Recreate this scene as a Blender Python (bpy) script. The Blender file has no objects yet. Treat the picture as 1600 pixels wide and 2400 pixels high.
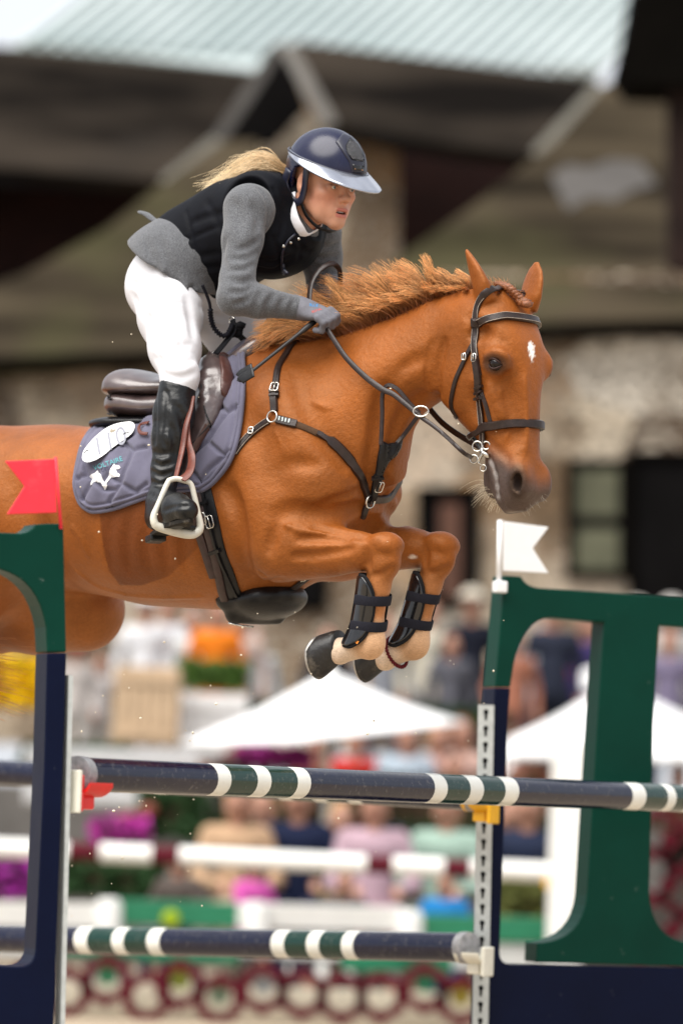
import bpy, bmesh, math, random
import numpy as np
from mathutils import Vector, Matrix, Euler
from mathutils.bvhtree import BVHTree
from mathutils.geometry import delaunay_2d_cdt

SC = bpy.context.scene
COL = SC.collection
R_ = math.radians
random.seed(7)
RNG = np.random.default_rng(7)

# ---------------------------------------------------------------- camera
CAM_H, PITCH, ROLL = 1.45, R_(3.65), R_(2.0)
FPX = 10200.0                      # focal length in photo pixels (photo is 1600 x 2400)
cam_data = bpy.data.cameras.new('camera')
cam = bpy.data.objects.new('camera', cam_data)
COL.objects.link(cam)
CM = Matrix.Rotation(math.pi / 2 + PITCH, 3, 'X') @ Matrix.Rotation(ROLL, 3, 'Z')
CLOC = Vector((0, 0, CAM_H))
cam.matrix_world = Matrix.Translation(CLOC) @ CM.to_4x4()
cam_data.sensor_fit = 'HORIZONTAL'
cam_data.sensor_width = 24.0
cam_data.lens = 24.0 * FPX / 1600.0
cam_data.clip_start = 0.5
cam_data.clip_end = 2000
cam_data.dof.use_dof = True
cam_data.dof.focus_distance = 11.6
cam_data.dof.aperture_fstop = 2.0
SC.camera = cam

# ---------------------------------------------------------------- sky, sun, exposure
SUN_EL, SUN_AZ = R_(60), R_(222)       # azimuth measured clockwise from +Y
wd = bpy.data.worlds.new('World'); SC.world = wd; wd.use_nodes = True
wn, wl = wd.node_tree.nodes, wd.node_tree.links
wn.clear()
w_out = wn.new('ShaderNodeOutputWorld'); w_bg = wn.new('ShaderNodeBackground')
w_sky = wn.new('ShaderNodeTexSky'); w_sky.sky_type = 'NISHITA'; w_sky.sun_disc = False
w_sky.sun_elevation = SUN_EL; w_sky.sun_rotation = SUN_AZ
w_sky.air_density = 1.0; w_sky.dust_density = 2.0; w_sky.ozone_density = 1.0
w_co = wn.new('ShaderNodeTexCoord'); w_map = wn.new('ShaderNodeMapping'); w_map.inputs['Scale'].default_value = (1, 1, 2.2)
w_no = wn.new('ShaderNodeTexNoise'); w_no.inputs['Scale'].default_value = 2.3; w_no.inputs['Detail'].default_value = 7
w_no.inputs['Roughness'].default_value = 0.55
w_rm = wn.new('ShaderNodeValToRGB'); w_rm.color_ramp.elements[0].position = 0.30; w_rm.color_ramp.elements[1].position = 0.62
w_rm.color_ramp.elements[0].color = (0.55, 0.55, 0.55, 1); w_rm.color_ramp.elements[1].color = (1, 1, 1, 1)
w_cl = wn.new('ShaderNodeValToRGB')                      # cloud brightness
w_cl.color_ramp.elements[0].position = 0.25; w_cl.color_ramp.elements[0].color = (5.2, 5.6, 6.3, 1)
w_cl.color_ramp.elements[1].position = 0.75; w_cl.color_ramp.elements[1].color = (13.5, 13.6, 13.9, 1)
w_no2 = wn.new('ShaderNodeTexNoise'); w_no2.inputs['Scale'].default_value = 3.1; w_no2.inputs['Detail'].default_value = 8
w_mx = wn.new('ShaderNodeMix'); w_mx.data_type = 'RGBA'
wl.new(w_co.outputs['Generated'], w_map.inputs['Vector']); wl.new(w_map.outputs[0], w_no.inputs['Vector']); wl.new(w_map.outputs[0], w_no2.inputs['Vector'])
wl.new(w_no.outputs['Fac'], w_rm.inputs[0]); wl.new(w_rm.outputs[0], w_mx.inputs[0])
wl.new(w_no2.outputs['Fac'], w_cl.inputs[0])
wl.new(w_sky.outputs[0], w_mx.inputs[6]); wl.new(w_cl.outputs[0], w_mx.inputs[7])
wl.new(w_mx.outputs[2], w_bg.inputs[0]); w_bg.inputs[1].default_value = 0.05
wl.new(w_bg.outputs[0], w_out.inputs[0])

sun_d = bpy.data.lights.new('sun', 'SUN'); sun_d.energy = 2.8; sun_d.angle = R_(64); sun_d.color = (1.0, 0.96, 0.9)
sun = bpy.data.objects.new('sun', sun_d); COL.objects.link(sun)
sdir = Vector((math.sin(SUN_AZ) * math.cos(SUN_EL), math.cos(SUN_AZ) * math.cos(SUN_EL), math.sin(SUN_EL)))
sun.rotation_euler = sdir.to_track_quat('Z', 'Y').to_euler()
sun.location = (0, 0, 30)

SC.view_settings.view_transform = 'Standard'
SC.view_settings.look = 'None'
SC.view_settings.exposure = 1.17
SC.view_settings.gamma = 1.0
SC.cycles.use_denoising = True
SC.cycles.max_bounces = 6
SC.cycles.transparent_max_bounces = 8
SC.cycles.sample_clamp_indirect = 8

# ---------------------------------------------------------------- projection helpers
def ray(px, py):
    return CM @ Vector(((px - 800) / FPX, (1200 - py) / FPX, -1.0))
def at(px, py, Y):
    d = ray(px, py); return CLOC + d * (Y / d.y)
def topx(P):
    pc = CM.transposed() @ (Vector(P) - CLOC)
    return (800 + FPX * pc.x / -pc.z, 1200 - FPX * pc.y / -pc.z)

# ---------------------------------------------------------------- node materials
def new_mat(name):
    m = bpy.data.materials.new(name); m.use_nodes = True
    nt = m.node_tree; b = nt.nodes['Principled BSDF']
    return m, nt, b
def setv(b, **k):
    names = {'rough': 'Roughness', 'metal': 'Metallic', 'spec': 'Specular IOR Level', 'coat': 'Coat Weight', 'coat_r': 'Coat Roughness',
             'sheen': 'Sheen Weight', 'sheen_r': 'Sheen Roughness', 'sss': 'Subsurface Weight', 'trans': 'Transmission Weight', 'ior': 'IOR', 'aniso': 'Anisotropic'}
    for a, v in k.items(): b.inputs[names[a]].default_value = v
def c4(c): return (c[0], c[1], c[2], 1.0)
def mat(name, col, rough=0.6, var=0.15, scale=30.0, bump=0.0, bscale=None, dirt=None, dirt_amt=0.0, dirt_scale=6.0, dlo=.55, dhi=.75, coords='Object', **kw):
    """principled material with noise colour variation, optional bump and dirt blotches"""
    m, nt, b = new_mat(name); N, L = nt.nodes, nt.links
    if 'spec' not in kw and rough > .55 and not kw.get('metal'): kw['spec'] = .12
    setv(b, rough=rough, **kw)
    tc = N.new('ShaderNodeTexCoord')
    no = N.new('ShaderNodeTexNoise'); no.inputs['Scale'].default_value = scale; no.inputs['Detail'].default_value = 6
    L.new(tc.outputs[coords], no.inputs['Vector'])
    rp = N.new('ShaderNodeValToRGB')
    lo = [max(0, c * (1 - var)) for c in col]; hi = [min(1, c * (1 + var)) for c in col]
    rp.color_ramp.elements[0].position = 0.3; rp.color_ramp.elements[0].color = c4(lo)
    rp.color_ramp.elements[1].position = 0.7; rp.color_ramp.elements[1].color = c4(hi)
    L.new(no.outputs['Fac'], rp.inputs[0]); out = rp.outputs[0]
    if dirt is not None:
        n2 = N.new('ShaderNodeTexNoise'); n2.inputs['Scale'].default_value = dirt_scale; n2.inputs['Detail'].default_value = 9; n2.inputs['Roughness'].default_value = 0.7
        L.new(tc.outputs[coords], n2.inputs['Vector'])
        r2 = N.new('ShaderNodeValToRGB'); r2.color_ramp.elements[0].position = dlo; r2.color_ramp.elements[1].position = dhi
        r2.color_ramp.elements[1].color = (dirt_amt,) * 3 + (1,)
        L.new(n2.outputs['Fac'], r2.inputs[0])
        mx = N.new('ShaderNodeMix'); mx.data_type = 'RGBA'; mx.inputs[7].default_value = c4(dirt)
        L.new(r2.outputs[0], mx.inputs[0]); L.new(out, mx.inputs[6]); out = mx.outputs[2]
    L.new(out, b.inputs['Base Color'])
    rr = N.new('ShaderNodeMapRange'); rr.inputs[3].default_value = max(0.02, rough * 0.85); rr.inputs[4].default_value = min(1, rough * 1.15)
    L.new(no.outputs['Fac'], rr.inputs[0]); L.new(rr.outputs[0], b.inputs['Roughness'])
    if bump > 0:
        n3 = N.new('ShaderNodeTexNoise'); n3.inputs['Scale'].default_value = bscale or scale * 2; n3.inputs['Detail'].default_value = 5
        L.new(tc.outputs[coords], n3.inputs['Vector'])
        bp = N.new('ShaderNodeBump'); bp.inputs['Strength'].default_value = 1.0; bp.inputs['Distance'].default_value = bump
        L.new(n3.outputs['Fac'], bp.inputs['Height']); L.new(bp.outputs[0], b.inputs['Normal'])
    return m

# ---------------------------------------------------------------- object helpers
def link(o):
    COL.objects.link(o); return o
def tag(o, label, cat, group=None, kind=None):
    if label: o['label'] = label
    if cat: o['category'] = cat
    if group: o['group'] = group
    if kind: o['kind'] = kind
    return o
def thing(name, base, label, cat, group=None):
    o = bpy.data.objects.new(name, None); link(o); o.location = Vector(base); o.empty_display_size = 0.1
    return tag(o, label, cat, group)
def mesh_obj(name, V, F, m, parent=None, smooth=True, base=None, auto=None):
    """V in world coordinates; object origin = parent's location or base"""
    V = np.asarray(V, float).reshape(-1, 3)
    if parent is not None:
        org = np.array(world_loc(parent))
    elif base is not None: org = np.array(base, float)
    else: org = np.array([V[:, 0].mean(), V[:, 1].mean(), V[:, 2].min()])
    me = bpy.data.meshes.new(name)
    me.from_pydata((V - org).tolist(), [], F if isinstance(F, list) else F.tolist())
    me.update()
    if smooth: me.polygons.foreach_set('use_smooth', [True] * len(me.polygons))
    if auto is not None: me.set_sharp_from_angle(angle=R_(auto))
    if m is not None:
        for mm in (m if isinstance(m, (list, tuple)) else [m]): me.materials.append(mm)
    o = bpy.data.objects.new(name, me); link(o)
    if parent is not None: o.parent = parent
    else: o.location = org
    return o
def world_loc(o):
    p = Vector(o.location)
    while o.parent is not None:
        o = o.parent; p = p + Vector(o.location)
    return p
def struct(o): o['kind'] = 'structure'; return o

class MB:
    """collects simple solids into one mesh"""
    def __init__(s): s.v = []; s.f = []; s.mi = []
    def add(s, V, F, mi=0):
        o = len(s.v); s.v += [tuple(p) for p in V]; s.f += [tuple(i + o for i in f) for f in F]; s.mi += [mi] * len(F); return s
    def box(s, c, size, M=None, mi=0, bev=0.0):
        hx, hy, hz = [a / 2 for a in size]; c = Vector(c)
        if bev > 0:
            bm = bmesh.new(); bmesh.ops.create_cube(bm, size=1.0)
            for v in bm.verts: v.co = Vector((v.co.x * size[0], v.co.y * size[1], v.co.z * size[2]))
            bmesh.ops.bevel(bm, geom=list(bm.edges), offset=bev, segments=2, affect='EDGES', profile=0.5)
            bm.verts.index_update()
            V = [v.co.copy() for v in bm.verts]; F = [[v.index for v in f.verts] for f in bm.faces]; bm.free()
        else:
            V = [Vector((x * hx, y * hy, z * hz)) for x in (-1, 1) for y in (-1, 1) for z in (-1, 1)]
            F = [(0, 1, 3, 2), (4, 6, 7, 5), (0, 4, 5, 1), (2, 3, 7, 6), (0, 2, 6, 4), (1, 5, 7, 3)]
        if M is not None: V = [M @ v for v in V]
        return s.add([v + c for v in V], F, mi)
    def tube(s, pts, rad, n=10, mi=0, cap=True, flat=None, closed=False):
        """round tube along pts; rad scalar or list"""
        P = [Vector(p) for p in pts]; m = len(P)
        if not hasattr(rad, '__len__'): rad = [rad] * m
        V, F = [], []; up = None
        for i in range(m):
            if closed: t = (P[(i + 1) % m] - P[i - 1]).normalized()
            else: t = (P[min(i + 1, m - 1)] - P[max(i - 1, 0)]).normalized()
            if up is None:
                up = t.orthogonal().normalized()
            up = (up - t * up.dot(t)).normalized(); sd = t.cross(up)
            for k in range(n):
                a = 2 * math.pi * k / n
                V.append(P[i] + (up * math.cos(a) + sd * math.sin(a)) * rad[i])
        rng = range(m) if closed else range(m - 1)
        for i in rng:
            for k in range(n):
                j = (i + 1) % m
                F.append((i * n + k, i * n + (k + 1) % n, j * n + (k + 1) % n, j * n + k))
        if cap and not closed:
            F.append(tuple(range(n - 1, -1, -1))); F.append(tuple((m - 1) * n + k for k in range(n)))
        return s.add(V, F, mi)
    def ribbon(s, pts, nrm, width, thick, mi=0, closed=False, rnd=0.35):
        """flat strap: pts centre line on a surface, nrm outward normals, width across, thick outwards"""
        P = [Vector(p) for p in pts]; m = len(P); V, F = [], []
        if not hasattr(width, '__len__'): width = [width] * m
        prof = [(-.5, 0), (-.5, .55), (-.5 + .12, 1), (.5 - .12, 1), (.5, .55), (.5, 0)]
        n = len(prof)
        for i in range(m):
            if closed: t = (P[(i + 1) % m] - P[i - 1]).normalized()
            else: t = (P[min(i + 1, m - 1)] - P[max(i - 1, 0)]).normalized()
            nn = Vector(nrm[i]); nn = (nn - t * nn.dot(t)).normalized(); sd = t.cross(nn)
            for a, b in prof: V.append(P[i] + sd * (a * width[i]) + nn * (b * thick))
        for i in (range(m) if closed else range(m - 1)):
            j = (i + 1) % m
            for k in range(n):
                F.append((i * n + k, i * n + (k + 1) % n, j * n + (k + 1) % n, j * n + k))
        if not closed:
            F.append(tuple(range(n - 1, -1, -1))); F.append(tuple((m - 1) * n + k for k in range(n)))
        return s.add(V, F, mi)
    def prism(s, poly, depth, M=None, loc=(0, 0, 0), mi=0):
        """poly in local xz (list of (x,z)), extruded along local y from 0 to depth"""
        n = len(poly); loc = Vector(loc); M = M or Matrix.Identity(3)
        V = [M @ Vector((x, 0, z)) + loc for x, z in poly] + [M @ Vector((x, depth, z)) + loc for x, z in poly]
        F = [tuple(range(n)), tuple(range(2 * n - 1, n - 1, -1))]
        F += [(i, n + i, n + (i + 1) % n, (i + 1) % n) for i in range(n)]
        return s.add(V, F, mi)
    def ico(s, c, r, sub=1, scl=(1, 1, 1), mi=0):
        bm = bmesh.new(); bmesh.ops.create_icosphere(bm, subdivisions=sub, radius=1.0); bm.verts.index_update()
        V = [Vector((v.co.x * r * scl[0], v.co.y * r * scl[1], v.co.z * r * scl[2])) + Vector(c) for v in bm.verts]
        F = [[v.index for v in f.verts] for f in bm.faces]; bm.free()
        return s.add(V, F, mi)
    def build(s, name, m, parent=None, smooth=False, base=None, auto=None):
        o = mesh_obj(name, s.v, s.f, m, parent, smooth, base, auto)
        if any(s.mi): o.data.polygons.foreach_set('material_index', s.mi)
        bm = bmesh.new(); bm.from_mesh(o.data); bmesh.ops.recalc_face_normals(bm, faces=bm.faces); bm.to_mesh(o.data); bm.free()
        return o
def smooth_pts(P, n):
    """Catmull-Rom resample of control points to n points"""
    P = np.asarray(P, float); m = len(P)
    Q = np.vstack([2 * P[0] - P[1], P, 2 * P[-1] - P[-2]])
    seg = np.linalg.norm(np.diff(P, axis=0), axis=1); cum = np.concatenate([[0], np.cumsum(seg)])
    out = []
    for d in np.linspace(0, cum[-1], n):
        i = min(np.searchsorted(cum, d, side='right') - 1, m - 2); t = (d - cum[i]) / max(seg[i], 1e-9)
        p0, p1, p2, p3 = Q[i], Q[i + 1], Q[i + 2], Q[i + 3]
        out.append(0.5 * ((2 * p1) + (-p0 + p2) * t + (2 * p0 - 5 * p1 + 4 * p2 - p3) * t * t + (-p0 + 3 * p1 - 3 * p2 + p3) * t ** 3))
    return np.array(out)

# ---------------------------------------------------------------- implicit-surface modelling (numpy grid, surface nets)
def pchip(x, y, q):
    x = np.asarray(x, float); y = np.asarray(y, float); h = np.diff(x); d = np.diff(y) / h
    m = np.zeros_like(y); m[0] = d[0]; m[-1] = d[-1]
    for i in range(1, len(x) - 1):
        if d[i - 1] * d[i] > 0:
            w1 = 2 * h[i] + h[i - 1]; w2 = h[i] + 2 * h[i - 1]
            m[i] = (w1 + w2) / (w1 / d[i - 1] + w2 / d[i])
    q = np.clip(q, x[0], x[-1]); i = np.clip(np.searchsorted(x, q) - 1, 0, len(x) - 2)
    t = (q - x[i]) / h[i]
    return ((2 * t ** 3 - 3 * t ** 2 + 1) * y[i] + (t ** 3 - 2 * t ** 2 + t) * h[i] * m[i] + (-2 * t ** 3 + 3 * t ** 2) * y[i + 1] + (t ** 3 - t ** 2) * h[i] * m[i + 1])
def A3(p): return np.asarray(p, np.float32)
class P_cone:
    def __init__(s, a, b, ra, rb): s.a, s.b, s.ra, s.rb = A3(a), A3(b), ra, rb; r = max(ra, rb); s.lo = np.minimum(s.a, s.b) - r; s.hi = np.maximum(s.a, s.b) + r
    def __call__(s, X, Y, Z):
        d = s.b - s.a; L = float(d @ d) + 1e-12
        t = np.clip(((X - s.a[0]) * d[0] + (Y - s.a[1]) * d[1] + (Z - s.a[2]) * d[2]) / L, 0, 1)
        return np.sqrt((X - s.a[0] - t * d[0]) ** 2 + (Y - s.a[1] - t * d[1]) ** 2 + (Z - s.a[2] - t * d[2]) ** 2) - (s.ra + (s.rb - s.ra) * t)
class P_ell:
    def __init__(s, c, r, ax=None, up=None):
        s.c = A3(c); s.r = A3(r); s.M = frame(ax, up) if ax is not None else np.eye(3, dtype=np.float32)
        e = np.sqrt(((s.M * s.r[:, None]) ** 2).sum(0)); s.lo = s.c - e; s.hi = s.c + e
    def __call__(s, X, Y, Z):
        x, y, z = X - s.c[0], Y - s.c[1], Z - s.c[2]
        u = [(s.M[i, 0] * x + s.M[i, 1] * y + s.M[i, 2] * z) for i in range(3)]
        k0 = np.sqrt((u[0] / s.r[0]) ** 2 + (u[1] / s.r[1]) ** 2 + (u[2] / s.r[2]) ** 2)
        k1 = np.sqrt((u[0] / s.r[0] ** 2) ** 2 + (u[1] / s.r[1] ** 2) ** 2 + (u[2] / s.r[2] ** 2) ** 2)
        return k0 * (k0 - 1) / np.maximum(k1, 1e-6)
def frame(ax, up):
    """rows: axis, side, up"""
    a = np.array(ax, float); a /= np.linalg.norm(a); u = np.array(up if up is not None else (0, 0, 1), float)
    u = u - a * (u @ a); u /= np.linalg.norm(u); sd = np.cross(u, a)
    return np.array([a, sd, u], np.float32)
class P_loft:
    """axis through o; table rows (t, top, mid, bot, halfwidth, p_top, p_bot, side_offset)"""
    def __init__(s, o, ax, up, rows):
        s.o = A3(o); s.M = frame(ax, up); T = np.array(rows, float)
        s.q = np.linspace(T[0, 0], T[-1, 0], 240); s.tab = [pchip(T[:, 0], T[:, i], s.q).astype(np.float32) for i in range(1, T.shape[1])]
        pts = []
        for i in range(0, 240, 8):
            for yy in (-1, 1):
                for zz in (s.tab[0][i], s.tab[2][i]): pts.append(s.o + s.M.T @ A3((s.q[i], yy * s.tab[3][i] + s.tab[6][i], zz)))
        pts = np.array(pts); s.lo = pts.min(0); s.hi = pts.max(0); s.t0, s.t1 = T[0, 0], T[-1, 0]
    def __call__(s, X, Y, Z):
        x, y, z = X - s.o[0], Y - s.o[1], Z - s.o[2]; M = s.M
        t = M[0, 0] * x + M[0, 1] * y + M[0, 2] * z; v = M[1, 0] * x + M[1, 1] * y + M[1, 2] * z; w = M[2, 0] * x + M[2, 1] * y + M[2, 2] * z
        ii = np.clip((t - s.t0) / (s.t1 - s.t0) * 239, 0, 239); i0 = np.minimum(ii.astype(np.int32), 238); fr = (ii - i0).astype(np.float32)
        g = lambda a: a[i0] * (1 - fr) + a[i0 + 1] * fr
        top, mid, bot, hw, pt, pb, so = [g(a) for a in s.tab]
        v = np.abs(v - so); w = w - mid; upm = w > 0
        hz = np.where(upm, top - mid, mid - bot); p = np.where(upm, pt, pb)
        hz = np.maximum(hz, 1e-3); hw = np.maximum(hw, 1e-3)
        a = v / hw; b = np.abs(w) / hz
        q = (a ** p + b ** p + 1e-9) ** (1 / p)
        # first-order distance
        ga = (a / np.maximum(q, 1e-3)) ** (p - 1) / hw; gb = (b / np.maximum(q, 1e-3)) ** (p - 1) / hz
        f = (q - 1) / np.maximum(np.sqrt(ga * ga + gb * gb), 1.0)
        f = np.maximum(f, -np.minimum(hw, hz))
        return np.maximum(np.maximum(f, t - s.t1), s.t0 - t).astype(np.float32)
class SDF:
    def __init__(s, lo, hi, h):
        s.lo = A3(lo); s.h = h; s.n = np.ceil((A3(hi) - s.lo) / h).astype(int) + 1
        s.g = np.full(s.n, 0.15, np.float32)
        s.ax = [(s.lo[i] + h * np.arange(s.n[i])).astype(np.float32) for i in range(3)]
    def _sl(s, lo, hi):
        a = np.clip(np.floor((lo - s.lo) / s.h).astype(int), 0, s.n); b = np.clip(np.ceil((hi - s.lo) / s.h).astype(int) + 1, 0, s.n)
        if np.any(b <= a): return None, None
        sl = tuple(slice(a[i], b[i]) for i in range(3))
        return sl, (s.ax[0][sl[0]][:, None, None], s.ax[1][sl[1]][None, :, None], s.ax[2][sl[2]][None, None, :])
    def add(s, p, k=0.02):
        m = k + 3 * s.h; sl, xyz = s._sl(p.lo - m, p.hi + m)
        if sl is None: return s
        f = p(*xyz); a = s.g[sl]; h = np.maximum(k - np.abs(a - f), 0) / k
        s.g[sl] = np.minimum(a, f) - h * h * (k * 0.25); return s
    def sub(s, p, k=0.01):
        m = k + 3 * s.h; sl, xyz = s._sl(p.lo - m, p.hi + m)
        if sl is None: return s
        f = -p(*xyz); a = s.g[sl]; h = np.maximum(k - np.abs(a - f), 0) / k
        s.g[sl] = np.maximum(a, f) + h * h * (k * 0.25); return s
    def groove(s, pts, r, depth):
        """soft furrow along a polyline that lies near the surface"""
        pts = [A3(p) for p in pts]
        for a, b in zip(pts[:-1], pts[1:]):
            sl, xyz = s._sl(np.minimum(a, b) - 3 * r, np.maximum(a, b) + 3 * r)
            if sl is None: continue
            d = P_cone(a, b, 0, 0)(*xyz); s.g[sl] += depth * 0.6 * np.exp(-(d / r) ** 2)
        return s
    def bulge(s, c, r, amt):
        c = A3(c); sl, (X, Y, Z) = s._sl(c - 3 * r, c + 3 * r)
        d2 = (X - c[0]) ** 2 + (Y - c[1]) ** 2 + (Z - c[2]) ** 2; s.g[sl] -= amt * np.exp(-d2 / (r * r)); return s
    def chain(s, pr, k=0.02, kk=None):
        for (a, ra), (b, rb) in zip(pr[:-1], pr[1:]): s.add(P_cone(a, b, ra, rb), k)
        return s
    def mesh(s, iters=3):
        V, F = surface_nets(s.g, s.lo, s.h)
        return relax(V, F, iters), F
def surface_nets(g, lo, h):
    ins = g < 0
    c = ins[:-1, :-1, :-1].astype(np.int8)
    for dx, dy, dz in [(1, 0, 0), (0, 1, 0), (0, 0, 1), (1, 1, 0), (1, 0, 1), (0, 1, 1), (1, 1, 1)]:
        c = c + ins[dx:ins.shape[0] - 1 + dx, dy:ins.shape[1] - 1 + dy, dz:ins.shape[2] - 1 + dz]
    idx = np.argwhere((c > 0) & (c < 8)); nv = len(idx)
    ids = np.full(c.shape, -1, np.int32); ids[idx[:, 0], idx[:, 1], idx[:, 2]] = np.arange(nv)
    offs = np.array([(x, y, z) for x in (0, 1) for y in (0, 1) for z in (0, 1)])
    vals = [g[idx[:, 0] + o[0], idx[:, 1] + o[1], idx[:, 2] + o[2]] for o in offs]
    acc = np.zeros((nv, 3)); cnt = np.zeros(nv)
    for i in range(8):
        for j in range(i + 1, 8):
            if np.abs(offs[i] - offs[j]).sum() != 1: continue
            m = (vals[i] < 0) != (vals[j] < 0); t = vals[i][m] / (vals[i][m] - vals[j][m])
            acc[m] += offs[i] + t[:, None] * (offs[j] - offs[i]); cnt[m] += 1
    V = np.asarray(lo) + (idx + acc / cnt[:, None]) * h
    F = []
    for ax in range(3):
        sl0 = [slice(1, -1)] * 3; sl1 = [slice(1, -1)] * 3
        sl0[ax] = slice(0, -1); sl1[ax] = slice(1, None)
        a, b = ins[tuple(sl0)], ins[tuple(sl1)]
        e = np.argwhere(a != b); st = a[e[:, 0], e[:, 1], e[:, 2]]
        base = e.copy()
        for k in range(3):
            if k != ax: base[:, k] += 1
        u, w = (ax + 1) % 3, (ax + 2) % 3
        def vid(du, dw):
            q = base.copy(); q[:, u] -= du; q[:, w] -= dw; return ids[q[:, 0], q[:, 1], q[:, 2]]
        Q = np.stack([vid(1, 1), vid(0, 1), vid(0, 0), vid(1, 0)], 1); Q[~st] = Q[~st][:, ::-1]
        F.append(Q)
    return V, np.vstack(F)
def relax(V, F, it, lam=0.5, mu=-0.52):
    if it <= 0: return V
    E = np.vstack([F[:, [0, 1]], F[:, [1, 2]], F[:, [2, 3]], F[:, [3, 0]]])
    n = len(V); cnt = np.bincount(E[:, 0], minlength=n) + np.bincount(E[:, 1], minlength=n); cnt = np.maximum(cnt, 1)[:, None]
    for i in range(it * 2):
        S = np.stack([np.bincount(E[:, 0], V[E[:, 1], k], n) + np.bincount(E[:, 1], V[E[:, 0], k], n) for k in range(3)], 1) / cnt
        V = V + (lam if i % 2 == 0 else mu) * (S - V)
    return V
def px_grooves(S, conv, items):
    """furrows (or ridges, negative depth) drawn in pixels and laid on the surface the camera sees"""
    cv, cf = surface_nets(S.g[::2, ::2, ::2], S.lo, S.h * 2); bv = BVHTree.FromPolygons([Vector(v) for v in to_w(cv)], cf.tolist())
    for pts, r, d in items:
        n = max(3, int(np.linalg.norm(np.diff(np.array(pts, float), axis=0), axis=1).sum() / (r * 850)) + 1); Q = []
        for p in smooth_pts(pts, n):
            q = bv.ray_cast(CLOC, ray(*p).normalized())[0]
            if q is not None: Q.append(to_h(np.array(q)))
        if len(Q) > 1: S.groove(Q, r, d)
def set_colors(o, C):
    at_ = o.data.color_attributes.new('coat', 'FLOAT_COLOR', 'POINT')
    C = np.hstack([C, np.ones((len(C), 1))]).astype(np.float32)
    at_.data.foreach_set('color', C.ravel())
def sstep(a, b, x):
    t = np.clip((x - a) / (b - a), 0, 1); return t * t * (3 - 2 * t)

UPV = np.array([0, 0, 1.0])
def px_of(Vw):
    P = (np.asarray(Vw) - np.array(CLOC)) @ np.array(CM); return np.stack([800 + FPX * P[:, 0] / -P[:, 2], 1200 - FPX * P[:, 1] / -P[:, 2]], 1)
def seg_d(P, pts):
    d = np.full(len(P), 1e9)
    for a, b in zip(pts[:-1], pts[1:]):
        a, b = np.array(a, float), np.array(b, float); e = b - a
        t = np.clip(((P - a) @ e) / max(e @ e, 1e-9), 0, 1); d = np.minimum(d, np.linalg.norm(P - a - t[:, None] * e, axis=1))
    return d
def in_poly(P, poly):
    x, y = P[:, 0], P[:, 1]; c = np.zeros(len(P), bool); n = len(poly)
    for i in range(n):
        (x1, y1), (x2, y2) = poly[i], poly[(i + 1) % n]
        c ^= ((y1 > y) != (y2 > y)) & (x < (x2 - x1) * (y - y1) / (y2 - y1 + 1e-12) + x1)
    return c
def poly_sd(P, poly):
    d = seg_d(P, list(poly) + [poly[0]]); return np.where(in_poly(P, poly), d, -d)      # positive inside

# ================================================================ the jump
GREEN = mat('green_gloss_paint', (0.0006, 0.034, 0.022), .42, .10, 6, dirt=(0.30, 0.36, 0.33), dirt_amt=.6, dirt_scale=26, dlo=.66, dhi=.76, spec=.1, bump=.0008, bscale=20)
NAVY = mat('navy_gloss_paint', (0.0015, 0.004, 0.020), .42, .12, 6, dirt=(0.25, 0.27, 0.30), dirt_amt=.5, dirt_scale=30, dlo=.66, dhi=.76, spec=.1, bump=.0008, bscale=20)
def pole_mat(name, col, amt):
    m = mat(name, col, .17, .08, 8, dirt=(0.36, 0.33, 0.28), dirt_amt=amt, dirt_scale=60, spec=.45, bump=.0006, bscale=30); return m
P_NAVY, P_GREEN, P_WHITE = pole_mat('pole_navy', (0.003, 0.0045, 0.022), .3), pole_mat('pole_green', (0.0012, 0.028, 0.019), .3), pole_mat('pole_white', (0.76, 0.76, 0.70), .35)
P_GREY = mat('grey_end_cap', (0.26, 0.26, 0.27), .6, .3, 60, dirt=(.5, .47, .42), dirt_amt=.5, dirt_scale=40)
GALV = mat('galvanised_track', (0.50, 0.53, 0.52), .45, .12, 40, metal=.35); HOLE = mat('dark_slot', (0.008, .008, .009), .8, .2, 40)
RED_P = mat('red_plastic', (0.68, 0.018, 0.016), .4, .08, 30); YEL_P = mat('yellow_plastic', (0.80, 0.42, 0.010), .4, .08, 30); CREAM_P = mat('cream_plastic', (0.72, 0.70, 0.60), .45, .06, 30)
class WPlane:
    """vertical plane through pixel anchor at distance Y, running to the right along yaw; px -> (u, z)"""
    def __init__(s, px, py, Y, yaw): s.o = np.array(at(px, py, Y)); s.u = np.array([math.cos(yaw), math.sin(yaw), 0]); s.n = np.array([-math.sin(yaw), math.cos(yaw), 0])   # n points away
    def __call__(s, px, py, d=0.0):
        r = np.array(ray(px, py)); o = np.array(CLOC); k = ((s.o - o) @ s.n + d) / (r @ s.n); return o + r * k
    def uz(s, px, py): p = s(px, py); return ((p - s.o) @ s.u, p[2])
def arc(a, b, c, n=8):
    """quadratic curve through control b"""
    a, b, c = map(np.array, (a, b, c)); return [tuple((1 - t) ** 2 * a + 2 * t * (1 - t) * b + t * t * c) for t in np.linspace(0, 1, n)]
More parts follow.
